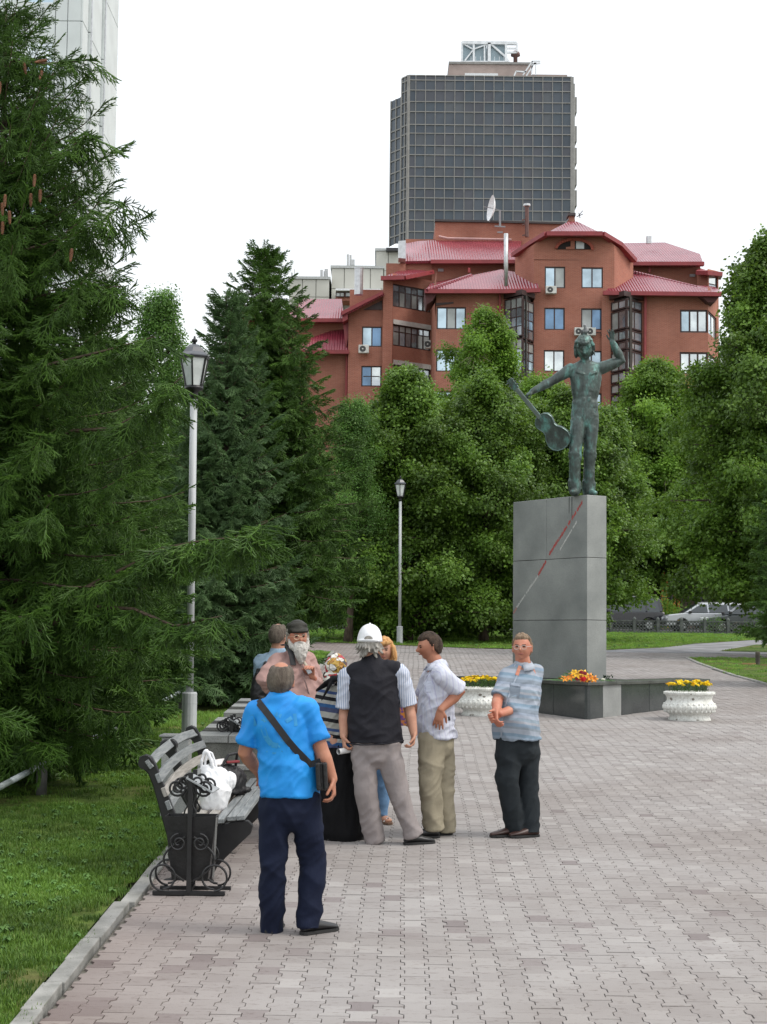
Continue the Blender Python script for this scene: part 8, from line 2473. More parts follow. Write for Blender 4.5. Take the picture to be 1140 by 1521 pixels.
def man_vest():
  Y = 13.85; t = thing('person', 'man in black sleeveless vest and white baseball cap, seen from behind, grey trousers', 'person', tuple(V(at(575, 1250, Y).x, Y, g(Y))))
  J = lambda px, py, dy=0: at(px, py, Y + dy)
  S_ = V(1, .05, 0)
  Hd = J(549.5, 955, .0); Rm = head_rot(176, 0, 0)
  b = MB(); v, f = head_surface(Hd, Rm, 1.0); b.add(v, f)
  b.blob([Hd + V(0, 0, -.06), J(551, 978), J(553, 990)], [(.060, .062), (.066, .066), (.09, .075)], 16)
  shL, shR = J(517, 1000, .02), J(594, 996, .0)
  eL, wL = J(512, 1060, .05), J(511, 1094, -.02); eR, wR = J(609, 1056, .04), J(615, 1090, -.02)
  b.blob([J(524, 1006, .02), J(555, 1000), J(587, 1003)], [.045, .06, .045], 14)
  arm_mb(b, shL.lerp(eL, .12), eL, wL, .050, .047, .032); arm_mb(b, shR.lerp(eR, .12), eR, wR, .050, .047, .032)
  hand_mb(b, wL, J(513, 1116, -.06) - wL, (1, .2, 0), 1, 1.0, 1.05); hand_mb(b, wR, J(612, 1116, -.06) - wR, (-1, -.3, 0), -1, .9, 1.05)
  mesh_thing('body', remesh(b, .0065, 2), SKIN, t)
  h = MB(); v, f = head_surface(Hd, Rm, 1.0, hair_off(.014, .7, -.70, side=-.5, rough=.008), n=44, m=34); h.add(v, f)
  rr = random.Random(3)
  for k in range(46):
    a = rr.uniform(.0, 2 * PI); z = rr.uniform(-.75, .0); x, y = math.cos(a), math.sin(a)
    if y > .45: continue
    q = math.sqrt(1 - z * z); c0 = Hd + Rm @ V(x * .092 * q, y * .112 * q, z * .118)
    h.blob([c0, c0 + Rm @ V(x * .02, y * .02, -.03), c0 + Rm @ V(x * .035, y * .035, -.04)], [.014, .009, .003], 6)
  mesh_thing('hair', remesh(h, .006, 1), hairmat('hair_white_grey', (.20, .185, .165), (.44, .42, .38)), t)
  # cap
  cm = M('white_cap', (.72, .73, .75), .7, col2=(.80, .81, .83), scale=9, bump=.2)
  cp = MB(); cap = lambda x, y, z: (.030 + .012 * sst(.2, .9, z)) if z > .06 else -1
  v, f = head_surface(Hd, Rm, 1.0, cap, n=48, m=40); cp.add(v, f)
  cp.build('cap', cm, t, smooth=True)
  arc = [Hd + Rm @ V(.108 * math.cos(R(a)), -.122 * math.sin(R(a)) - .006, .012 + .012 * math.sin(R(a))) for a in range(40, 141, 10)]
  MB().tube(arc, .012, 6).build('cap_strap', cm, t, smooth=True)
  hole = [Hd + Rm @ V(.036 * math.cos(R(a)), -.137, .032 + .028 * math.sin(R(a))) for a in range(0, 181, 20)]
  MB().add(hole, [tuple(range(len(hole)))]).build('cap_opening', hairmat('hair_white_grey', (.3, .28, .25), (.5, .5, .5)), t)
  bill = [Hd + Rm @ V(.075 * math.cos(R(a)), .09 + .085 * math.sin(R(a)), .015 - .01 * math.sin(R(a))) for a in range(0, 181, 15)]
  MB().prism(bill, V(0, 0, .008)).build('cap_bill', cm, t)
  MB().sphere(Hd + V(0, 0, .160), .009, 8, 6).build('cap_button', cm, t)
  # striped shirt sleeves and collar
  sm = stripes('blue_white_stripe', (1, .1, .05), .018, [(0, (.55, .58, .66)), (.5, (.20, .27, .42)), (.78, (.62, .64, .70))], base_noise=.01)
  c = MB()
  for sh, el in ((shL, eL), (shR, eR)):
    c.blob([sh.lerp(el, .06), sh.lerp(el, .45), sh.lerp(el, .86)], [(.078, .078), (.074, .074), (.080, .078)], 18, f1=True)
  c.blob([shL, J(555, 996), shR], [.055, .06, .055], 14); c.blob([J(551, 977), J(552, 986)], [.069, .082], 14)
  mesh_thing('shirt', remesh(c, .008, 4, wrinkle(2, .008, 6, 3)), sm, t)
  # vest
  c = MB()
  torso_mb(c, [(J(558, 1101), .225, .165), (J(558, 1085), .228, .168), (J(557, 1060), .222, .160), (J(557, 1030), .215, .15), (J(556, 1008), .212, .135), (J(555, 993), .165, .110), (J(552, 981), .085, .080)], S_, 30)
  c.blob([J(523, 999, .01), J(555, 990), J(589, 995, .0)], [(.072, .070), (.088, .088), (.072, .070)], 18)
  vm = cloth('black_vest', (.018, .018, .023), rough=.75, bump=.5)
  vs_ = mesh_thing('vest', remesh(c, .009, 5, wrinkle(4, .013, 4.5, 2.2)), vm, t)
  MB().tube([J(515, 1104, -.08), J(536, 1106.5, -.17), J(558, 1106, -.185), J(580, 1104, -.17), J(600, 1100, -.08)], .006, 6).build('hem', vm, t)
  q = MB(); hips = [J(541, 1112), J(576, 1111)]; kn = [J(544, 1178, -.03), J(592, 1176, .0)]; an = [J(555, 1239, .04), J(611, 1231, .02)]
  legs_mb(q, J(558, 1104), hips, kn, an, S_, .205, .155, .088, .088, .112, .03, top=.06)
  mesh_thing('trousers', remesh(q, .009, 5, wrinkle(17, .012, 5, 2.4)), cloth('grey_trousers', (.27, .24, .235), var=.06), t)
  shoe(t, V(an[0].x, an[0].y + .035, 0), 160, SHOE); shoe(t, V(an[1].x + .02, an[1].y, 0), 118, SHOE)
  p0 = J(503, 1116.5, -.10); p1 = J(519, 1114, -.02)
  r_ = thing('paper_roll', 'rolled white paper held in the left hand of the man in the vest', 'paper roll', tuple(p0))
  MB().tube([p0, p1], .024, 14, cap=False).build('paper', M('paper_roll_white', (.62, .62, .62), .7), r_, smooth=True)
  MB().tube([p0 + (p1 - p0) * .12, p1], .019, 12).build('inside', M('paper_shadow', (.10, .10, .10), .9), r_)
man_vest()

def collar(t, c, m, r=.075, open_=40, h=.035, fw=V(0, -1, 0), tilt=.4):
  """folded shirt collar round the neck, open towards fw"""
  a0 = math.atan2(fw.y, fw.x)
  top, out = [], []
  for i in range(17):
    a = a0 + R(open_) + (2 * PI - 2 * R(open_)) * i / 16
    d = V(math.cos(a), math.sin(a), 0); fr = .5 + .5 * math.cos(a - a0)
    top.append(c + d * r * .92 + V(0, 0, h * (1 - fr * tilt * 1.8)))
    out.append(c + d * (r * 1.30 + .016 * fr) + V(0, 0, h * (-.15 - fr * tilt * 2.2)))
  vs = top + out; n = len(top)
  o = MB().add(vs, [(i, i + 1, n + i + 1, n + i) for i in range(n - 1)]).build('collar', m, t, smooth=True)
  md = o.modifiers.new('s', 'SOLIDIFY'); md.thickness = .006
  return o

def man_right():
  Y = 14.35; t = thing('person', 'man in glasses and blue striped shirt, hands clasped, standing apart at the right', 'person', tuple(V(at(770, 1237, Y).x, Y, g(Y))))
  J = lambda px, py, dy=0: at(px, py, Y + dy)
  S_ = V(.88, .48, 0)               # body turned to the viewer's left
  Hd = J(776, 962.5, -.03); Rm = head_rot(-14, 0, 1)
  b = MB(); v, f = head_surface(Hd, Rm, 1.0, n=56, m=44); b.add(v, f)
  for sx in (-1, 1):
    e = Hd + Rm @ V(sx * .080, -.008, -.005); b.blob([e + V(0, 0, .024), e + V(0, 0, -.024)], [(.010, .018)] * 2, 8)
  b.blob([Hd + V(0, .01, -.07), J(778, 988, .0), J(778, 1000)], [(.062, .062), (.068, .066), (.10, .08)], 16)
  shL, shR = J(755, 1004, -.05), J(795, 1000, .12)
  eL, wL = J(739, 1040, -.16), J(737, 1057, -.30); eR, wR = J(786, 1046, .02), J(743, 1060, -.28)
  b.blob([J(776, 1000, .0), J(776, 1040)], [(.13, .09)] * 2, 14, side=[S_] * 2)
  arm_mb(b, shL, eL, wL, .054, .047, .033); arm_mb(b, shR, eR, wR, .056, .050, .034)
  hand_mb(b, wL, V(-.02, -.4, -.75), (1, .2, -.1), -1, .9, 1.05)
  hand_mb(b, wR, V(-.8, -.25, -.35), (0, -1, -.1), 1, 1.1, 1.05)
  mesh_thing('body', remesh(b, .0055, 2), SKIN_R, t)
  h = MB(); v, f = head_surface(Hd, Rm, 1.0, hair_off(.016, .60, -.60, side=-.02, rough=.010), n=48, m=36); h.add(v, f)
  h.build('hair', hairmat('hair_sandy', (.14, .095, .06), (.30, .22, .15)), t, smooth=True)
  face_parts(t, Hd, Rm, 1.0); glasses(t, Hd, Rm, 1.0, M('glasses_silver', (.55, .55, .52), .3, metal=.7))
  sm = stripes('blue_band_shirt', (.10, .10, 1), .26, [(0, (.30, .35, .43)), (.08, (.22, .26, .31)), (.22, (.27, .34, .42)), (.30, (.20, .28, .36)), (.40, (.33, .37, .43)), (.55, (.24, .28, .32)), (.62, (.22, .29, .37)), (.72, (.33, .35, .39)), (.80, (.26, .32, .38)), (.90, (.36, .40, .47))], base_noise=.035)
  c = MB()
  torso_mb(c, [(J(768.5, 1096), .202, .20), (J(766, 1075, -.02), .203, .205), (J(768, 1050, -.02), .195, .185), (J(773, 1022), .185, .155), (J(776, 1005), .165, .125), (J(778, 992), .095, .08)], S_, 28)
  c.blob([shL, J(777, 997, .03), shR], [(.075, .075), (.088, .085), (.08, .08)], 16)
  c.blob([shL, shL.lerp(eL, .4), shL.lerp(eL, .88)], [.078, .075, .078], 16, f1=True); c.blob([shR, shR.lerp(eR, .4), shR.lerp(eR, .93)], [.080, .080, .086], 18, f1=True)
  so = mesh_thing('shirt', remesh(c, .0085, 4, wrinkle(21, .013, 4.5, 2.4)), sm, t)
  cm = cloth('pale_collar', (.40, .44, .50)); collar(t, J(776.5, 988, -.01), cm, .080, 26, .04, V(-.45, -.9, 0), .55)
  # open neck, buttons placket, pocket
  pk = cloth('shirt_placket', (.33, .38, .45))
  on_cloth('placket', so, t, [(770, 1000), (761, 1020), (751, 1048), (746, 1070), (745, 1094)], 2.2, pk)
  on_cloth('pocket', so, t, [(766, 1019), (764, 1036)], 15, M('pocket_grey', (.19, .23, .28), .85))
  on_cloth('pocket_flap', so, t, [(774, 1018), (759, 1016)], 4, pk, .007)
  on_cloth('neck_opening', so, t, [(773, 989), (768, 1003)], 5, SKIN_R, .006)
  q = MB(); hips = [J(757, 1105, -.04), J(781, 1105, .06)]; kn = [J(753, 1164, -.08), J(784, 1164, .06)]; an = [J(765, 1224, .0), J(787, 1226, .02)]
  legs_mb(q, J(770, 1100), hips, kn, an, S_, .190, .165, .096, .082, .118, .03, top=.06)
  mesh_thing('trousers', remesh(q, .009, 5, wrinkle(23, .012, 5, 2.2)), cloth('charcoal_trousers', (.022, .027, .031)), t)
  br = M('brown_leather', (.035, .018, .015), .4, col2=(.06, .03, .025), scale=20)
  shoe(t, V(an[0].x - .03, an[0].y, 0), -68, br); shoe(t, V(an[1].x + .0, an[1].y - .03, 0), -66, br)
man_right()

def man_light():
  Y = 14.3; t = thing('person', 'man in pale checked shirt and beige trousers in profile, hand on his hip', 'person', tuple(V(at(645, 1235, Y).x, Y, g(Y))))
  J = lambda px, py, dy=0: at(px, py, Y + dy)
  S_ = V(.35, -.94, 0)
  Hd = J(638, 961, .0); Rm = head_rot(-74, 10, 0)
  b = MB(); v, f = head_surface(Hd, Rm, 1.0, n=56, m=44, nose=1.1); b.add(v, f)
  for sx in (-1, 1):
    e = Hd + Rm @ V(sx * .080, -.010, -.005); b.blob([e + V(0, 0, .024), e + V(0, 0, -.024)], [(.010, .018)] * 2, 8)
  b.blob([Hd + V(.02, 0, -.06), J(647, 983), J(650, 994)], [(.060, .060), (.066, .064), (.09, .08)], 16)
  shN = J(660, 1006, -.17); shF = J(640, 1004, .15)
  eN, wN = J(684, 1028, -.12), J(655, 1054, -.22)
  eF, wF = J(628, 1040, .26), J(616, 1062, .22)
  b.blob([J(652, 1002), J(652, 1040)], [(.12, .09)] * 2, 14, side=[S_] * 2)
  arm_mb(b, shN, eN, wN, .054, .047, .033); arm_mb(b, shF, eF, wF, .052, .045, .032)
  hand_mb(b, wN, V(-.18, -.02, -.95), (.3, 1, 0), 1, .25, 1.05, spread=.2); hand_mb(b, wF, V(-.3, -.2, -.8), (0, -1, 0), 1, .7)
  mesh_thing('body', remesh(b, .0055, 2), SKIN_T, t)
  h = MB(); v, f = head_surface(Hd, Rm, 1.0, hair_off(.018, .50, -.60, side=-.12, rough=.007), n=48, m=36); h.add(v, f)
  h.build('hair', hairmat('hair_dark_brown', (.028, .018, .013), (.075, .05, .035)), t, smooth=True)
  face_parts(t, Hd, Rm, 1.0, M('brow_dark', (.03, .02, .015), .8))
  sm = stripes('pale_stripe_shirt', (1, .6, .08), .055, [(0, (.52, .54, .64)), (.14, (.42, .42, .56)), (.22, (.56, .58, .66)), (.55, (.50, .55, .66)), (.62, (.58, .60, .68))], base_noise=.015)
  c = MB()
  torso_mb(c, [(J(649, 1094), .178, .172), (J(647, 1072, .0), .176, .165), (J(648, 1045), .18, .155), (J(651, 1020), .18, .14), (J(652, 1004), .16, .12), (J(649, 992), .085, .085)], S_, 28)
  c.blob([shN, J(651, 998), shF], [(.08, .08), (.09, .09), (.078, .078)], 16)
  c.blob([shN, shN.lerp(eN, .45), shN.lerp(eN, .90)], [.080, .078, .084], 18, f1=True); c.blob([shF, shF.lerp(eF, .4), shF.lerp(eF, .85)], [.074, .072, .076], 16, f1=True)
  so = mesh_thing('shirt', remesh(c, .0085, 4, wrinkle(31, .016, 4.5, 2.6)), sm, t)
  cm = cloth('pale_shirt_plain', (.54, .57, .66)); collar(t, J(649, 988, .0), cm, .078, 24, .045, V(-1, -.2, 0), .45)
  on_cloth('placket', so, t, [(639, 1000), (631, 1018), (628, 1040), (628, 1092)], 1.6, cm)
  on_cloth('pocket', so, t, [(638, 1012), (637, 1028)], 8, cm)
  q = MB(); hips = [J(643, 1102, -.07), J(655, 1102, .07)]; kn = [J(639, 1163, -.10), J(659, 1163, .06)]; an = [J(644, 1221, -.07), J(663, 1224, .10)]
  legs_mb(q, J(649, 1096), hips, kn, an, S_, .155, .160, .092, .084, .112, .03, top=.14)
  mesh_thing('trousers', remesh(q, .009, 5, wrinkle(33, .013, 5, 2.4)), cloth('khaki_trousers', (.31, .275, .20), var=.06), t)
  shoe(t, V(an[0].x - .03, an[0].y, 0), -80, SHOE); shoe(t, V(an[1].x - .03, an[1].y, 0), -70, SHOE)
  MB().bar(J(656, 1069, -.15), J(668, 1067, -.12), .03, .035).build('belt', SHOE, t)
man_light()

def man_beard():
  Y = 14.6; t = thing('person', 'bearded man in flat cap and dusty pink jacket, glasses, smiling towards the camera', 'person', tuple(V(at(438, 1235, Y).x, Y, g(Y))))
  J = lambda px, py, dy=0: at(px, py, Y + dy)
  S_ = V(.80, .60, 0)
  Hd = J(442.5, 947, -.04); Rm = head_rot(16, 2, 3)
  b = MB(); v, f = head_surface(Hd, Rm, 1.05, n=56, m=44); b.add(v, f)
  for sx in (-1, 1):
    e = Hd + Rm @ V(sx * .084, -.008, -.005); b.blob([e + V(0, 0, .024), e + V(0, 0, -.024)], [(.010, .018)] * 2, 8)
  b.blob([Hd + V(0, .02, -.07), J(440, 972, .02), J(438, 985, .02)], [(.064, .064), (.07, .07), (.1, .085)], 16)
  shL, shR = J(412, 985, -.05), J(457, 982, .15)
  eL, wL = J(394, 1010, -.16), J(405, 1028, -.02); eR, wR = J(470, 1020, .10), J(463, 1004, -.10)
  arm_mb(b, shL, eL, wL, .054, .047, .034); arm_mb(b, shR, eR, wR, .054, .047, .032)
  hand_mb(b, wL, V(.6, .3, .3), (0, 1, 0), 1, .7); hand_mb(b, wR, J(461.5, 992, -.14) - wR, (-.3, -1, 0), -1, .9)
  mesh_thing('body', remesh(b, .0055, 2), SKIN_R, t)
  hm = hairmat('hair_grey_beard', (.20, .18, .155), (.42, .39, .34))
  h = MB(); v, f = head_surface(Hd, Rm, 1.05, hair_off(.022, .70, -.80, side=-.45, rough=.010), n=44, m=34); h.add(v, f); h.build('hair', hm, t, smooth=True)
  bd = MB()
  bd.blob([Hd + Rm @ V(0, .085, -.062), Hd + Rm @ V(0, .105, -.11), Hd + Rm @ V(.0, .115, -.17), Hd + Rm @ V(0, .11, -.215)], [(.058, .035), (.062, .040), (.050, .034), (.022, .018)], 16, side=[Rm @ V(1, 0, 0)] * 4)
  for sx in (-1, 1):
    bd.blob([Hd + Rm @ V(sx * .078, .015, -.02), Hd + Rm @ V(sx * .070, .055, -.075), Hd + Rm @ V(sx * .03, .095, -.10)], [.018, .026, .03], 10)
    bd.blob([Hd + Rm @ V(sx * .006, .112, -.038), Hd + Rm @ V(sx * .034, .098, -.050)], [.011, .008], 8)
  mesh_thing('beard', remesh(bd, .0055, 2, wrinkle(41, .006, 22, 6)), hairmat('beard_white', (.38, .36, .33), (.60, .58, .54)), t)
  face_parts(t, Hd, Rm, 1.05, hm, mouth=False); glasses(t, Hd, Rm, 1.05, M('glasses_gold', (.6, .5, .35), .3, metal=.7))
  cp = MB(); cap = lambda x, y, z: (.020 + .014 * sst(.3, .8, z) * (1 if y < .5 else .8)) if z > .28 + .08 * y else -1
  v, f = head_surface(Hd, Rm, 1.05, cap, n=48, m=40); cp.add(v, f); cm = cloth('dark_olive_leather', (.035, .034, .028), rough=.5)
  cp.blob([Hd + Rm @ V(0, .06, .075), Hd + Rm @ V(0, .115, .058)], [(.085, .028), (.075, .014)], 16, side=[Rm @ V(1, 0, 0)] * 2)
  cp.blob([Hd + Rm @ V(0, -.07, .10), Hd + Rm @ V(0, .06, .105)], [(.09, .04), (.08, .035)], 16, side=[Rm @ V(1, 0, 0)] * 2)
  mesh_thing('flat_cap', remesh(cp, .007, 3), cm, t)
  pk = cloth('dusty_pink_jacket', (.40, .255, .23), var=.06, bump=.5)
  c = MB()
  torso_mb(c, [(J(447, 1105), .21, .17), (J(447, 1075), .22, .19), (J(445, 1040, -.02), .215, .19), (J(440, 1008), .205, .16), (J(437, 990), .19, .13), (J(438, 976, .02), .10, .085)], S_, 28)
  c.blob([shL, J(437, 982, .04), shR], [.085, .09, .08], 16)
  c.blob([shL, shL.lerp(eL, .5), eL, eL.lerp(wL, .55)], [.088, .085, .078, .066], 16); c.blob([shR, shR.lerp(eR, .5), eR, eR.lerp(wR, .45)], [.085, .08, .072, .058], 16)
  mesh_thing('jacket', remesh(c, .0085, 4, wrinkle(43, .014, 5, 3)), pk, t)
  MB().tube([J(447, 985, -.13), J(453, 1010, -.19), J(462, 1040, -.17), J(463, 1080, -.16)], .007, 5).build('jacket_edge', cloth('jacket_lining', (.22, .15, .14)), t)
  MB().tube([J(448, 978, -.10), J(455, 988, -.13), J(459, 998, -.14)], .012, 6).build('shirt_collar', cloth('cream_shirt', (.55, .50, .40)), t)
  q = MB(); hips = [J(437, 1110, -.05), J(457, 1110, .07)]; kn = [J(437, 1170, -.05), J(459, 1170, .07)]; an = [J(438, 1222, -.02), J(460, 1222, .10)]
  legs_mb(q, J(447, 1104), hips, kn, an, S_, .19, .16, .085, .082, .11, .03)
  mesh_thing('trousers', remesh(q, .011, 4, wrinkle(45, .012, 5, 2.2)), cloth('dark_brown_trousers', (.05, .04, .033)), t)
  shoe(t, V(an[0].x, an[0].y, 0), 25, SHOE); shoe(t, V(an[1].x, an[1].y, 0), 35, SHOE)
  # strap of a bag over his shoulder
  b2_ = thing('shoulder_strap', 'broad black strap over the shoulder of the bearded man', 'bag strap', tuple(J(430, 975, -.1)))
  MB().tube([J(421, 958, .10), J(425, 957.5, -.0), J(430, 962, -.10), J(434, 975, -.155), J(436, 988, -.18)], [(.030, .008)] * 5, 8, side=S_).build('strap', M('black_webbing', (.018, .018, .020), .8), b2_)
  c_ = thing('small_camera', 'small silver camera held up by the bearded man', 'camera', tuple(J(459, 996, -.18)))
  MB().bar(J(456, 998, -.18), J(462, 995, -.18), .03, .055).build('body', M('camera_silver', (.45, .47, .5), .3, metal=.5), c_, bevel=.006)
man_beard()

def man_behind():
  Y = 16.2; t = thing('person', 'grey-haired man in light blue shirt behind the bearded man, head turned away', 'person', tuple(V(at(408, 1200, Y).x, Y, g(Y))))
  J = lambda px, py, dy=0: at(px, py, Y + dy)
  S_ = V(1, .3, 0)
  Hd = J(414, 944.5); Rm = head_rot(150, 0, 0)
  b = MB(); v, f = head_surface(Hd, Rm, 1.0); b.add(v, f)
  for sx in (-1, 1):
    e = Hd + Rm @ V(sx * .080, -.008, -.012); b.blob([e + V(0, 0, .022), e + V(0, 0, -.022)], [(.010, .018)] * 2, 8)
  b.blob([Hd + V(0, 0, -.06), J(413, 963), J(412, 975)], [(.06, .062), (.068, .066), (.1, .08)], 14)
  shL, shR = J(389, 984), J(430, 982); eL, wL = J(386, 1028), J(390, 1062, -.1); eR, wR = J(437, 1026), J(436, 1060, -.1)
  arm_mb(b, shL, eL, wL); arm_mb(b, shR, eR, wR); hand_mb(b, wL, V(0, -.2, -1), (1, 0, 0), 1, .8); hand_mb(b, wR, V(0, -.2, -1), (-1, 0, 0), -1, .8)
  mesh_thing('body', remesh(b, .0075, 2), SKIN, t)
  h = MB(); v, f = head_surface(Hd, Rm, 1.0, hair_off(.014, .62, -.62, bald=lambda x, y, z: sst(.82, .97, z) * .9, rough=.005), n=44, m=34); h.add(v, f)
  h.build('hair', hairmat('hair_grey_brown', (.085, .068, .055), (.15, .125, .10)), t, smooth=True)
  c = MB(); torso_mb(c, [(J(409, 1072), .19, .14), (J(409, 1040), .195, .14), (J(409, 1005), .195, .13), (J(410, 985), .175, .115), (J(412, 970), .09, .08)], S_, 24)
  c.blob([shL, J(411, 980), shR], [.078, .085, .078], 14)
  c.blob([shL, shL.lerp(eL, .8)], [.08, .085], 14); c.blob([shR, shR.lerp(eR, .8)], [.08, .085], 14)
  mesh_thing('shirt', remesh(c, .010, 4, wrinkle(51, .012, 5, 3)), cloth('light_blue_shirt', (.26, .36, .46)), t)
  q = MB(); hips = [J(400, 1082), J(419, 1082)]; kn = [J(399, 1136), J(420, 1136)]; an = [J(399, 1186), J(421, 1186)]
  legs_mb(q, J(409, 1076), hips, kn, an, S_, .18, .14, .082, .078, .108, .03)
  mesh_thing('trousers', remesh(q, .011, 4, wrinkle(52, .012, 5, 2.2)), cloth('blue_jeans_dark', (.05, .085, .14)), t)
  shoe(t, V(an[0].x, an[0].y, 0), 170, SHOE); shoe(t, V(an[1].x, an[1].y, 0), 165, SHOE)
  bk = thing('backpack', 'black backpack hanging from the shoulder of the man behind the bearded man', 'backpack', tuple(J(388, 1020, -.15)))
  mb = MB(); mb.blob([J(389, 1002, -.14), J(387, 1030, -.17), J(389, 1048, -.15)], [(.075, .07), (.10, .09), (.085, .08)], 14)
  mesh_thing('bag', remesh(mb, .01, 3, wrinkle(53, .01, 8, 5)), M('black_nylon', (.012, .012, .014), .55), bk)
  MB().tube([J(390, 1002, -.14), J(394, 985, -.12), J(400, 977, -.02)], .016, 6).build('strap', M('black_nylon', (.012, .012, .014), .55), bk)
man_behind()

def woman_scarf():
  Y = 14.15; t = thing('person', 'elderly woman in flowered headscarf, striped jumper and long black skirt, back turned', 'person', tuple(V(at(510, 1240, Y).x, Y, g(Y))))
  J = lambda px, py, dy=0: at(px, py, Y + dy)
  S_ = V(1, -.2, 0)
  Hd = J(499.5, 993); Rm = head_rot(158, 8, 0)
  b = MB(); v, f = head_surface(Hd, Rm, .95); b.add(v, f); b.blob([Hd + V(0, 0, -.06), J(500, 1012), J(501, 1024)], [(.055, .055), (.06, .06), (.09, .08)], 14)
  shL, shR = J(482, 1034), J(520, 1032, .05); eL, wL = J(478, 1072, -.02), J(490, 1094, -.12); eR, wR = J(529, 1070, .05), J(528, 1095, .15)
  arm_mb(b, shL, eL, wL, .045, .04, .028); arm_mb(b, shR, eR, wR, .045, .04, .028); hand_mb(b, wL, V(.5, -.2, -.5), (0, 1, 0), 1, .8, .9); hand_mb(b, wR, V(0, .5, -.7), (-1, 0, 0), -1, .8, .9)
  mesh_thing('body', remesh(b, .0075, 2), SKIN, t)
  # scarf with a bold print
  m = bpy.data.materials.new('flowered_scarf'); m.use_nodes = True; nt = m.node_tree; N = nt.nodes; L = nt.links; bs = N['Principled BSDF']; bs.inputs['Roughness'].default_value = .5
  tc = N.new('ShaderNodeTexCoord'); vo = N.new('ShaderNodeTexVoronoi'); vo.inputs['Scale'].default_value = 22; wz = N.new('ShaderNodeTexNoise'); wz.inputs['Scale'].default_value = 9; wm = N.new('ShaderNodeMix'); wm.data_type = 'RGBA'; wm.inputs[0].default_value = .12
  L.new(tc.outputs['Object'], wz.inputs['Vector']); L.new(tc.outputs['Object'], wm.inputs[6]); L.new(wz.outputs['Color'], wm.inputs[7]); L.new(wm.outputs[2], vo.inputs['Vector'])
  rp = N.new('ShaderNodeValToRGB'); rp.color_ramp.interpolation = 'CONSTANT'; e = rp.color_ramp.elements
  e[0].position = 0; e[0].color = (.62, .60, .56, 1); e[1].position = .38; e[1].color = (.42, .20, .03, 1)
  for p_, c_ in ((.52, (.66, .62, .55)), (.72, (.03, .02, .02)), (.82, (.45, .28, .05)), (.92, (.42, .02, .03))): q = e.new(p_); q.color = (*c_, 1)
  sx = N.new('ShaderNodeSeparateColor'); L.new(vo.outputs['Color'], sx.inputs[0]); L.new(sx.outputs[0], rp.inputs[0])
  v2 = N.new('ShaderNodeTexVoronoi'); v2.feature = 'DISTANCE_TO_EDGE'; v2.inputs['Scale'].default_value = 22; L.new(wm.outputs[2], v2.inputs['Vector'])
  r2 = N.new('ShaderNodeValToRGB'); r2.color_ramp.interpolation = 'CONSTANT'; r2.color_ramp.elements[0].color = (0, 0, 0, 1); r2.color_ramp.elements[1].position = .035; r2.color_ramp.elements[1].color = (1, 1, 1, 1); L.new(v2.outputs['Distance'], r2.inputs[0])
  mx = N.new('ShaderNodeMix'); mx.data_type = 'RGBA'; mx.blend_type = 'MULTIPLY'; mx.inputs[0].default_value = .9; L.new(rp.outputs[0], mx.inputs[6]); L.new(r2.outputs[0], mx.inputs[7]); L.new(mx.outputs[2], bs.inputs['Base Color'])
  sc_ = MB(); v, f = head_surface(Hd, Rm, .95, lambda x, y, z: .020 if (y < .62 or z > .45) else -1, n=48, m=36); sc_.add(v, f)
  sc_.blob([Hd + Rm @ V(0, -.07, -.07), Hd + Rm @ V(0, -.09, -.125)], [(.075, .04), (.045, .03)], 14, side=[Rm @ V(1, 0, 0)] * 2)
  mesh_thing('headscarf', remesh(sc_, .0065, 2, wrinkle(61, .007, 11, 6)), m, t)
  bl = cloth('black_scarf_cloth', (.012, .012, .013), rough=.6)
  k = MB(); k0 = J(495, 1008, -.12)
  k.blob([k0, k0 + V(.02, -.02, 0)], [.03, .03], 10)
  k.blob([k0, J(484, 1016, -.16), J(470, 1026, -.18)], [(.02, .030), (.012, .045), (.006, .02)], 10)
  k.blob([k0, J(488, 1022, -.17), J(478, 1040, -.18)], [(.02, .028), (.012, .035), (.006, .012)], 10)
  k.blob([Hd + Rm @ V(-.09, -.02, -.06), k0], [(.018, .03), (.02, .025)], 8); k.blob([Hd + Rm @ V(.09, -.02, -.06), k0], [(.018, .03), (.02, .025)], 8)
  mesh_thing('scarf_knot', remesh(k, .007, 2), bl, t)
  sm = stripes('striped_jumper', (.12, 0, 1), .31, [(0, (.30, .30, .27)), (.16, (.012, .012, .015)), (.26, (.30, .30, .28)), (.42, (.05, .06, .12)), (.54, (.03, .09, .22)), (.64, (.36, .36, .34)), (.74, (.012, .012, .015)), (.84, (.35, .35, .33)), (.92, (.04, .07, .17))], base_noise=.02)
  c = MB(); torso_mb(c, [(J(506, 1108), .19, .155), (J(505, 1085), .185, .155), (J(502, 1060), .175, .145), (J(501, 1038), .17, .125), (J(500, 1022), .12, .095), (J(500, 1014), .07, .07)], S_, 26)
  c.blob([shL, J(501, 1028), shR], [.07, .08, .07], 14)
  for a, b_, w_ in ((shL, eL, wL), (shR, eR, wR)): c.blob([a, a.lerp(b_, .5), b_, b_.lerp(w_, .7)], [.072, .068, .062, .052], 14)
  mesh_thing('jumper', remesh(c, .009, 4, wrinkle(63, .010, 5, 3)), sm, t)
  q = MB(); q.blob([J(507, 1110), J(508, 1140), J(508, 1190), J(508, 1236)], [(.175, .15), (.20, .17), (.205, .18), (.215, .19)], 26, side=[S_] * 4)
  mesh_thing('skirt', remesh(q, .010, 4, wrinkle(65, .018, 9, .8)), cloth('black_skirt', (.009, .009, .010), rough=.9), t)
  for px, yw in ((497, 150), (520, 118)): shoe(t, V(J(px, 1240).x, Y - .08, 0), yw, SHOE, L_=.25)
woman_scarf()

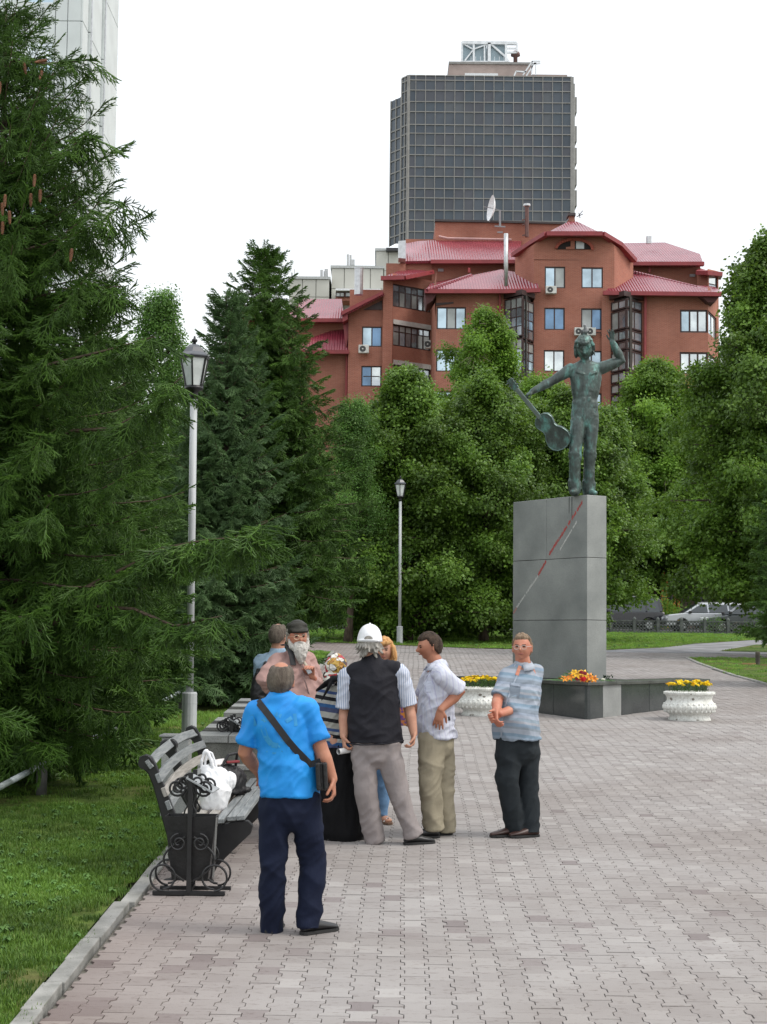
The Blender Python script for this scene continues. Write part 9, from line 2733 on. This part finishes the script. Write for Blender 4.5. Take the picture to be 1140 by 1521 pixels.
def woman_blonde():
  Y = 15.1; t = thing('person', 'blonde woman in blue jeans and sandals, mostly hidden behind the man in the vest', 'person', tuple(V(at(560, 1218, Y).x, Y, g(Y))))
  J = lambda px, py, dy=0: at(px, py, Y + dy)
  S_ = V(1, 0, 0)
  Hd = J(571, 967); Rm = head_rot(-6, 2, 3)
  b = MB(); v, f = head_surface(Hd, Rm, .95, n=50, m=40); b.add(v, f); b.blob([Hd + V(0, .01, -.06), J(570, 988), J(570, 998)], [(.052, .052), (.055, .055), (.08, .07)], 14)
  shL, shR = J(546, 1006), J(596, 1006); eL, wL = J(541, 1045), J(552, 1066, -.15); eR, wR = J(601, 1045), J(600, 1064, -.12)
  arm_mb(b, shL, eL, wL, .043, .038, .026); arm_mb(b, shR, eR, wR, .043, .038, .026); hand_mb(b, wL, V(.5, -.4, -.1), (0, 0, -1), 1, .8, .9); hand_mb(b, wR, V(.1, -.5, -.3), (-1, 0, 0), -1, .9, .9)
  for sx in (-1, 1):
    a_ = J(534 if sx < 0 else 569, 1205); ff = V(.35 if sx > 0 else -.3, -.93, 0)
    b.blob([V(a_.x, a_.y, g(Y) + .10), V(a_.x, a_.y, g(Y) + .045), V(a_.x, a_.y, g(Y) + .035) + ff * .08, V(a_.x, a_.y, g(Y) + .03) + ff * .15], [(.04, .04), (.036, .04), (.04, .03), (.035, .018)], 12)
  mesh_thing('body', remesh(b, .007, 2), SKIN, t)
  hm = hairmat('hair_blonde', (.42, .20, .07), (.66, .40, .17))
  h = MB(); v, f = head_surface(Hd, Rm, .95, hair_off(.026, .42, -1.2, side=-1.2, rough=.006), n=48, m=36); h.add(v, f)
  for sx in (-1, 1): h.blob([Hd + Rm @ V(sx * .085, .01, .03), Hd + Rm @ V(sx * .095, .01, -.06), Hd + Rm @ V(sx * .085, .015, -.12)], [(.024, .05), (.026, .05), (.014, .03)], 12, side=[Rm @ V(1, 0, 0)] * 3)
  h.blob([Hd + Rm @ V(-.06, .085, .075), Hd + Rm @ V(.0, .10, .07), Hd + Rm @ V(.06, .085, .06)], [(.02, .02)] * 3, 10)
  mesh_thing('hair', remesh(h, .006, 2, wrinkle(71, .004, 30, 4)), hm, t)
  face_parts(t, Hd, Rm, .95)
  c = MB(); torso_mb(c, [(J(569, 1100), .17, .12), (J(569, 1070), .155, .115), (J(570, 1040), .16, .13), (J(570, 1012), .165, .11), (J(570, 998), .10, .08)], S_, 24); c.blob([shL, J(570, 1004), shR], [.06, .07, .06], 14)
  for a, b_ in ((shL, eL), (shR, eR)): c.blob([a, a.lerp(b_, .7)], [.062, .06], 12)
  mesh_thing('blouse', remesh(c, .009, 4), cloth('light_blouse', (.40, .38, .42)), t)
  q = MB(); hips = [J(559, 1108), J(579, 1108)]; kn = [J(549, 1160), J(569, 1160)]; an = [J(536, 1203), J(566, 1203)]
  legs_mb(q, J(569, 1100), hips, kn, an, S_, .165, .13, .072, .068, .095, .02)
  mesh_thing('jeans', remesh(q, .009, 4, wrinkle(73, .011, 5, 2.4)), cloth('pale_blue_jeans', (.13, .24, .40)), t)
  wh = M('sandal_white', (.6, .58, .55), .5)
  for a_, ff in ((J(534, 1205), V(-.3, -.93, 0)), (J(569, 1205), V(.35, -.93, 0))):
    s_ = V(-ff.y, ff.x, 0); z = g(Y)
    so = MB().prism([V(a_.x, a_.y, z) + ff * u + s_ * w_ for u, w_ in ((-.05, .03), (.06, .036), (.15, .042), (.19, .02), (.19, -.02), (.15, -.042), (.06, -.036), (-.05, -.03))], V(0, 0, .018)).build('sandal', M('sandal_sole', (.2, .12, .08), .8), t); fix_normals(so)
    for u in (.07, .13): MB().tube([V(a_.x, a_.y, z + .02) + ff * u + s_ * .042, V(a_.x, a_.y, z + .06) + ff * u, V(a_.x, a_.y, z + .02) + ff * u - s_ * .042], [(.014, .004)] * 3, 6, side=ff).build('strap', wh, so)
  p = J(602, 1056, -.2); t2 = thing('gift_bag', 'small bag with orange and purple flower print held by the blonde woman', 'bag', tuple(p))
  MB().bar(p + V(0, 0, .12), p + V(.01, 0, -.13), .10, .07, V(0, 1, 0)).build('bag', M('orange_purple_print', (.60, .22, .03), .5, col2=(.12, .06, .25), scale=22, fac=(.45, .55)), t2, bevel=.006)
  MB().tube([p + V(-.03, 0, .12), p + V(-.01, 0, .2), p + V(.03, 0, .12)], .004, 5).build('handle', wh, t2)
woman_blonde()
